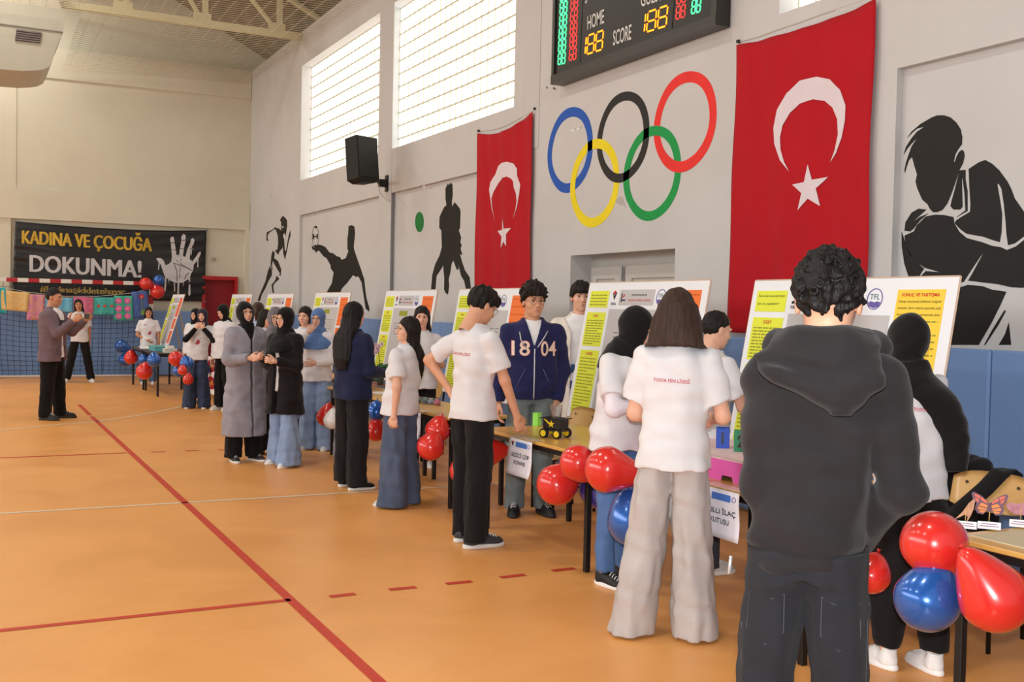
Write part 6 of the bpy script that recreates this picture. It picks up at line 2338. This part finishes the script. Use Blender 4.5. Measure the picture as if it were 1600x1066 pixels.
# orchids
def orchid(label, px, py, h, petal, rgb2, side):
    p = atZ(px, py, TZ)
    o = thing('orchid', label, 'potted plant', (p[0], p[1], TZ), 0, 'potted orchids')
    MB().lathe([(0, 0), (.046, 0), (.058, .11), (.054, .11), (.044, .004), (0, .004)], 18).build('pot', mat('pot_smoke', (86, 98, 92), .15, .5, alpha=.75), o, True)
    MB().lathe([(0, .005), (.042, .005), (.05, .085), (0, .09)], 14).build('potting_bark', mat('bark', (70, 58, 46), .9, noise=.3, nscale=60), o, True)
    MB().lathe([(0, -.001), (.10, -.001), (.11, .012), (.104, .012), (.095, .003), (0, .003)], 22).build('saucer', mat('terracotta', (176, 110, 72), .6), o, True)
    LG = mat('orchid_leaf', (42, 104, 48), .35, .5, noise=.15, nscale=20)
    for k, (a, L) in enumerate(((.6, .24), (2.6, .22), (4.2, .17), (5.4, .20), (1.6, .16))):
        v, f = [], []
        n = 8
        for i in range(n + 1):
            t = i / n
            w = .042 * math.sin(math.pi * min(1, .08 + t * .92)) ** .7
            r, z = .02 + L * .62 * t, .09 + L * (1.1 * t - .55 * t * t)
            for sg, dz in ((-1, .006), (0, -.004), (1, .006)):
                v.append((r * math.cos(a) - sg * w * math.sin(a), r * math.sin(a) + sg * w * math.cos(a), z + dz))
        for i in range(n):
            for j in (0, 1):
                q = 3 * i + j
                f.append((q, q + 1, q + 4, q + 3))
        lf = MB().add(v, f).build('leaf', LG, o, True)
        md = lf.modifiers.new('thick', 'SOLIDIFY')
        md.thickness = .003
    stem = [(0, 0, .1), (.004, .0, .25), (-.004, .004, h * .7), (side * .02, 0, h * .9), (side * .07, -.02, h), (side * .11, -.04, h * .97)]
    st = MB().tube(stem, .0035, 6).build('stem', mat('orchid_stem', (60, 78, 44), .6), o, True)
    rr = random.Random(px)
    PM = mat('orchid_petal_%d' % px, petal, .5, .3, noise=.2, nscale=60, rgb2=rgb2)
    for k in range(9):
        t = k / 8
        c = Vector((side * (.015 + .10 * t) + rr.uniform(-.03, .03), -.03 + rr.uniform(-.03, .02), h * (.97 - .16 * t) + rr.uniform(-.02, .03)))
        yaw = rr.uniform(-.6, .6)
        mb = MB()
        for j in range(5):
            a = 2 * math.pi * j / 5 + math.pi / 2 + rr.uniform(-.1, .1)
            w, L = (.020, .034) if j in (1, 4) else (.013, .034)
            pts = [(0, 0), (.5 * L, w * .8), (.85 * L, w * .75), (L, 0), (.85 * L, -w * .75), (.5 * L, -w * .8)]
            M_ = Matrix.Translation(c) @ Matrix.Rotation(yaw - .9, 4, 'Z') @ Matrix.Rotation(a, 4, 'Y')
            mb.poly(pts, lambda u, v, h_: M_ @ Vector((u, -h_ - .25 * u, v)), .0015)
        fo_ = mb.build('blossom', PM, o)
        MB().lathe([(0, -.006), (.006, 0), (0, .008)], 8, M=Matrix.Translation(c + Vector((-.006, -.010, 0)))).build('lip', mat('orchid_lip', (150, 40, 90), .5), fo_)
    return o


orchid('potted orchid with white pink-spotted blossoms before the poster board', 592, 603, .46, (236, 222, 226), (216, 170, 186), -.6)
orchid('potted orchid with magenta blossoms half hidden by the navy-jacket girl', 584, 601.5, .42, (206, 48, 176), (168, 30, 140), -.6)
p = atZ(590, 614, TZ)
tag(MB().box((-.09, -.13, 0), (.09, .13, .003)).build('paper_sheet', mat('paper_white', (238, 238, 240), .6), None, False, (p[0] + .04, p[1], TZ + .0005)), 'white sheet of paper lying before the orchid pot', 'paper')

# cutouts on the right-hand table
RUN = tag(MB().box((-.33, -.70, 0), (.33, .70, .006), bev=.002).build('table_runner', mat('runner_card', (206, 192, 160), .6, noise=.06, nscale=6), None, False, (3.84, 2.21, TZ)), 'pale grey-beige card sheet covering the right-hand table', 'table cover')
BF = {'butterfly': [(0, .0), (.006, .012), (.03, .034), (.056, .046), (.064, .04), (.058, .018), (.046, .004), (.050, -.016), (.042, -.034), (.022, -.038), (.008, -.022), (0, -.026)],
      }
tz = TZ + .006


def cutout(px, py, label, shape, rgb, rgb2, card=True):
    p = atZ(px, py, tz)
    o = thing('paper_cutout', label, 'paper cutout', (p[0], p[1], tz), math.radians(-50), 'paper animal cutouts on sticks')
    MB().lathe([(.028, 0), (.026, .010), (.014, .019), (0, .022)], 14).build('green_foot', mat('plasticine_green', (28, 128, 84), .6), o, True)
    MB().tube([(0, 0, .015), (.002, 0, .075)], .0022, 6).build('stick', PLY, o, True)
    m = mat('cutout_' + label[:9].replace(' ', '_'), rgb, .6, noise=.3, nscale=40, rgb2=rgb2)
    OUT = mat('cutout_outline', (120, 92, 110), .7)
    if shape == 'butterfly':
        ol = BF['butterfly'] + [(-x, z) for x, z in reversed(BF['butterfly'][1:-1])]
        bo = MB().poly([(x * 1.08, z * 1.08 + .088) for x, z in ol], lambda u, v, h: (u, .001 - h, v), .002).build('wings', OUT, o)
        for sx in (-1, 1):
            for k, cell in enumerate(([(.008, .012), (.03, .031), (.034, .02), (.01, .005)], [(.034, .033), (.054, .042), (.058, .036), (.038, .022)], [(.04, .018), (.056, .03), (.052, .016), (.042, .006)], [(.006, -.002), (.03, .008), (.04, -.004), (.01, -.012)], [(.010, -.016), (.042, -.008), (.044, -.020), (.012, -.022)], [(.012, -.024), (.040, -.024), (.036, -.032), (.022, -.034)])):
                MB().poly([(sx * x, z + .088) for x, z in cell], lambda u, v, h: (u, -.001 - h, v), .0012).build('wing_cell', mat('wing_orange', (238, 146, 84), .6) if k > 2 else mat('wing_coral', (230, 116, 92), .6), bo)
        MB().tube([(0, -.003, .06), (0, -.004, .098)], [.003, .0036], 6).build('body', OUT, bo)
    else:
        bo = MB().poly([(x, z + .062) for x, z in shape], lambda u, v, h: (u, .001 - h, v), .002).build('figure', m, o)
    if card:
        c = MB().box((-.043, -.062, .0), (.043, -.061, .030)).build('name_card', mat('card_white', (240, 240, 244), .6), o)
        k = MB()
        for j, (w, z) in enumerate(((.03, .021), (.036, .012))):
            k.box((-w, -.0625, z - .0015), (w, -.062, z + .0015))
        tag(k.build('card_print', mat('card_ink', (150, 120, 150), .8), c), kind='stuff')
    return o


bird = [(-.058, .012), (-.05, .022), (-.035, .027), (-.018, .022), (.01, .028), (.045, .030), (.075, .022), (.06, .006), (.04, -.012), (.01, -.022), (-.02, -.020), (-.042, -.008), (-.05, .004)]
hop = [(-.040, -.038), (-.012, -.006), (.012, .034), (.030, .052), (.034, .044), (.030, .012), (.020, -.018), (.006, -.046), (.008, -.024), (.0, -.014), (-.018, -.026)]
cutout(1508, 822, 'tan grasshopper cutout on a stick beside the red balloon', hop, (214, 166, 132), (176, 120, 96))
cutout(1545, 823, 'orange butterfly cutout on a stick with a white card', 'butterfly', (230, 130, 90), (200, 90, 70))
cutout(1594, 820, 'pink bird cutout on a stick at the right edge', bird, (206, 150, 160), (176, 110, 124))

# black jacket on the chair, black strap over the other chair
c = CH[3]
F = Field((-.34, -.36, .25), (.34, .1, .95), .010)
F.stack([(.30, 0, -.20, .20, .10), (.5, 0, -.2, .225, .09), (.70, 0, -.205, .215, .075), (.80, 0, -.21, .17, .06), (.835, 0, -.21, .12, .04)], .03)
F.cap((-.18, -.2, .76), (-.25, -.16, .40), .06, .05, .04).cap((.18, -.2, .76), (.25, -.16, .40), .06, .05, .04)
F.ripple(.006, CLOTH_WAVES, 9)
V, Q = F.mesh()
jk = link('black_jacket', np_mesh('black_jacket', V, Q, cloth('jacket_black', (24, 23, 24))))
jk.matrix_world = c.matrix_basis
tag(jk, 'black jacket hanging over a chair back beside the blue padding', 'jacket')
c = CH[2]
stv, nst = [], 14
for i in range(nst + 1):
    t = i / nst
    if t < .5:
        q = Vector((.02 + .16 * (1 - t * 2) * -1, -.165 - .02 * t, .62 + .36 * t * .52))
    else:
        q = Vector((.02 + .05 * (t - .5), -.255 - .02 * t, .80 - .5 * (t - .5)))
    stv.append(q)
pts = [Vector(v) for v in ((.17, -.13, .56), (.10, -.16, .64), (.03, -.185, .72), (-.03, -.20, .80), (-.06, -.235, .822), (-.08, -.265, .80), (-.10, -.27, .62))]
v, f = [], []
for i, q in enumerate(pts):
    w = Vector((.035, 0, .022)) if i < 4 else Vector((.035, 0, 0))
    for sg in (-1, 1):
        v.append(q + w * sg)
for i in range(len(pts) - 1):
    f.append((2 * i, 2 * i + 1, 2 * i + 3, 2 * i + 2))
stp_ = MB().add(v, f).build('bag_strap', cloth('strap_black', (26, 25, 27)), None, True)
stp_.matrix_world = c.matrix_basis
md = stp_.modifiers.new('thick', 'SOLIDIFY')
md.thickness = .005
tag(stp_, 'broad black strap slung over the right-hand chair back', 'bag strap')

# far table: boxes, papers, bottle
p = atZ(225, 546, TZ)
for i in range(3):
    o = MB().box((-.16, -.40, 0), (.16, .40, .006)).build('paper_sheet', mat('pastel_%d' % i, ((236, 214, 228), (196, 216, 238), (240, 234, 218))[i], .6), None, False, (3.05 + .03 * i, 20.65 + .04 * i, TZ + .0005 + .0065 * i), (0, 0, .09 * i - .1))
    tag(o, 'pale %s sheet, %s of the flat pile on the far table' % (('pink', 'blue', 'cream')[i], ('lowest', 'middle', 'topmost')[i]), 'paper', 'flat pile of sheets on the far table')
for nm, lab, lo, hi, rgb, loc in (('card_box', 'flat teal box on the far table under the leaning board', (-.16, -.34, 0), (.16, .34, .085), (96, 168, 172), (3.1, 19.62, TZ)),
                                  ('card_box', 'low white box at the near end of the far table', (-.10, -.12, 0), (.10, .12, .07), (222, 216, 204), (3.12, 18.85, TZ)),
                                  ('card_box', 'small white box stacked on the low white box', (-.06, -.08, 0), (.06, .08, .04), (232, 228, 220), (3.12, 18.87, TZ + .074))):
    o = thing(nm, lab, 'box', loc)
    MB().box(lo, (hi[0], hi[1], hi[2] - .02), bev=.002).build('carton', mat('carton_%d' % rgb[0], rgb, .6), o)
    MB().box((lo[0] - .003, lo[1] - .003, hi[2] - .018), (hi[0] + .003, hi[1] + .003, hi[2]), bev=.002).build('lid', mat('carton_%d' % rgb[0], rgb, .6), o)
p = atZ(272, 541, TZ)
o = thing('glass_bottle', 'slim dark glass bottle beside the leaning board on the far table', 'bottle', (3.45, 19.25, TZ))
MB().lathe([(0, 0), (.03, 0), (.032, .13), (.012, .18), (.012, .23), (0, .23)], 14).build('glass', mat('bottle_glass', (90, 96, 100), .1, .5, alpha=.7), o, True)
MB().lathe([(0, .23), (.014, .23), (.014, .25), (0, .25)], 12).build('cap', BLACK, o, True)


# ------------------------------------------------------------------ BALLOONS
BRED = mat('balloon_red', (218, 44, 38), .24, .5, coat=.6)
BBLU = mat('balloon_blue', (34, 96, 182), .24, .6, .35, coat=.7)
BWHT = mat('balloon_white', (236, 232, 232), .2, .5, coat=.6)
BPUR = mat('balloon_violet', (66, 56, 140), .18, .5, coat=.7)
BM = {'red': BRED, 'blue': BBLU, 'white': BWHT, 'violet': BPUR}


def balloon(px, py, X, r_px, colr, label, knot=(0, 1), long=1.15, group=None, plane='X'):
    """px, py = picture point of its middle, X = distance plane it hangs in; knot = direction of the knot (right, down)"""
    c = atX(px, py, X) if plane == 'X' else atY(px, py, X)
    dep = float(CR[2] @ (c - CAMPOS))
    r = r_px * dep / FPX
    d = CR[0] * knot[0] + CR[1] * knot[1]
    d = Vector([float(v) for v in d]).normalized()
    o = thing('balloon', label, 'balloon', c, 0, group)
    prof = []
    n = 20
    for i in range(n + 1):
        t = math.pi * i / n
        z = -math.cos(t)
        rr_ = math.sin(t) * (1 - .10 * max(0, -z) ** 1.0)
        z2 = z * (1.0 if z > 0 else 1 + (long - 1) * 2 * (-z) ** 1.5)
        rr_ *= 1 if z > 0 else (1 - .42 * (long - 1) * 1.4 * (-z) ** 1.6)
        prof.append((r * rr_, r * z2))
    zb_ = prof[0][1]
    prof[0] = (0, zb_)
    R_ = (-d).to_track_quat('Z', 'Y').to_matrix().to_4x4()
    MB().lathe([(max(0, a), b) for a, b in prof], 28, M=R_).build('skin', BM[colr], o, True)
    MB().lathe([(0, zb_ + .004), (.004, zb_ + .002), (.0045, zb_ - .006), (.010, zb_ - .014), (.006, zb_ - .015), (0, zb_ - .010)], 10, M=R_).build('knot', BM[colr], o, True)
    kn = Vector([float(v) for v in c]) + d * abs(zb_ - .012)
    if plane == 'X':
        best = None
        for t_ in T.values():
            tx, ty = t_.location.x, t_.location.y
            me_ = t_.children[0].data
            hx, hy = max(v_.co.x for v_ in me_.vertices), max(v_.co.y for v_ in me_.vertices)
            q_ = Vector((tx - hx - .002, min(max(kn.y, ty - hy), ty + hy), TZ - .008))
            if best is None or (q_ - kn).length < (best - kn).length:
                best = q_
    else:
        best = Vector((gx1, GY - .045, 1.93))
    if (kn - best).length > .62:
        return o
    w_ = (kn + best) / 2 + Vector((-.015, 0, -.02))
    MB().tube([Vector(kn) - o.location, w_ - o.location, best - o.location], .0016, 4).build('ribbon', mat('ribbon_white', (226, 222, 216), .5), o)
    return o


GR_ = {'a': 'balloons at the right-hand table corner', 'b': 'balloons between the pink box and robot tables', 'c': 'balloons between the robot and slime tables', 'd': 'balloons at the orchid table', 'e': 'balloons at the far tables', 'f': 'balloons on the goal corner'}
for a in (
    (1460, 851, 3.30, 52, 'red', 'big round red balloon on top of the right-hand cluster', (.3, 1), 1.06, 'a'),
    (1449, 936, 3.24, 51, 'blue', 'blue balloon under the big red one in the right-hand cluster', (.4, -1), 1.12, 'a'),
    (1553, 932, 3.30, 56, 'red', 'pear-shaped red balloon at the right picture edge', (-.55, -.85), 1.3, 'a'),
    (1362, 898, 3.36, 30, 'red', 'red balloon peeping out beside the hooded boy', (.3, -1), 1.1, 'a'),
    (871, 757, 3.20, 33, 'red', 'lowest red balloon of the robot table cluster', (.75, -.6), 1.18, 'b'),
    (903, 724, 3.16, 29, 'red', 'small red balloon in the middle of the robot table cluster', (.5, .6), 1.1, 'b'),
    (950, 734, 3.02, 37, 'red', 'long red balloon pointing right at the folded-arms girl', (1, .16), 1.42, 'b'),
    (991, 812, 3.18, 43, 'blue', 'blue balloon at the knees of the folded-arms girl', (-.2, -1), 1.1, 'b'),
    (934, 765, 3.46, 30, 'violet', 'violet balloon behind the long red balloon', (-.2, -1), 1.1, 'b'),
    (673, 698, 3.22, 22, 'red', 'red balloon below the slime cups beside the black trousers', (.5, -1), 1.1, 'c'),
    (684, 672, 3.30, 20, 'red', 'red balloon partly behind another below the slime cups', (.3, -1), 1.1, 'c'),
    (728, 735, 3.34, 26, 'red', 'red balloon seen between the black trouser legs', (.1, -1), 1.15, 'c'),
    (764, 706, 3.36, 23, 'red', 'red balloon right of the black trousers', (.9, -.1), 1.2, 'c'),
    (726, 690, 3.5, 20, 'blue', 'blue balloon behind the bending boy', (.1, -1), 1.1, 'c'),
    (478, 643, 3.34, 16, 'blue', 'blue balloon next to the black coat', (.2, -1), 1.1, 'd'),
    (509, 651, 3.30, 15, 'red', 'red balloon next to the white one behind the black jeans', (.3, -1), 1.25, 'd'),
    (519, 657, 3.27, 14, 'white', 'white balloon half hidden by the navy-jacket girl', (.1, -1), 1.2, 'd'),
    (588, 643, 3.34, 15, 'blue', 'blue balloon between the black jeans and the wide jeans', (.1, -1), 1.1, 'd'),
    (587, 674, 3.33, 16, 'red', 'red balloon under the blue one beside the wide jeans', (.1, -1), 1.2, 'd'),
    (190, 541, 2.84, 10.5, 'blue', 'blue balloon at the left end of the far table', (.9, .4), 1.25, 'e'),
    (204.5, 559, 2.82, 10.5, 'red', 'red balloon under a blue one at the far table corner', (0, -1), 1.08, 'e'),
    (195, 563, 2.9, 10, 'blue', 'darker blue balloon behind the red one at the far table corner', (.2, -1), 1.1, 'e'),
    (225, 562, 2.86, 9, 'blue', 'smaller blue balloon under the paper pile', (.8, -.2), 1.1, 'e'),
    (240.5, 563, 2.80, 11, 'blue', 'larger blue balloon under the paper pile', (0, -1), 1.08, 'e'),
    (225.5, 580.5, 2.78, 13, 'red', 'red balloon lowest at the paper pile', (.4, -1), 1.12, 'e'),
    (275, 560.5, 2.82, 12, 'red', 'red balloon below the teal box', (.3, 1), 1.05, 'e'),
    (292, 568, 2.84, 11.5, 'blue', 'blue balloon beside the dark jeans of the chin-resting girl', (-.4, -1), 1.05, 'e'),
    (279.5, 580, 2.88, 10, 'blue', 'blue balloon below the red one under the teal box', (.3, -1), 1.1, 'e'),
    (285, 579, 2.76, 7.5, 'red', 'tiny red balloon in the far cluster', (.2, -1), 1.1, 'e'),
    (294, 593, 2.95, 8.5, 'red', 'red balloon half behind the dark jeans', (.2, -1), 1.1, 'e'),
    (318, 577, 3.48, 11, 'blue', 'blue balloon beside the red print poster', (0, -1), 1.08, 'e'),
):
    balloon(*a[:6], knot=a[6], long=a[7], group=GR_[a[8]])
for a in ((228, 443.5, 10, 'red', 'left red balloon on the goal corner', (1, .3), 1.05), (248, 438.5, 8.8, 'blue', 'blue balloon on the goal corner', (-.3, 1), 1.05), (246, 456, 11, 'red', 'lower pear-shaped red balloon on the goal corner', (-.6, -1), 1.2)):
    balloon(a[0], a[1], 23.2, a[2], a[3], a[4], knot=a[5], long=a[6], group=GR_['f'], plane='Y')
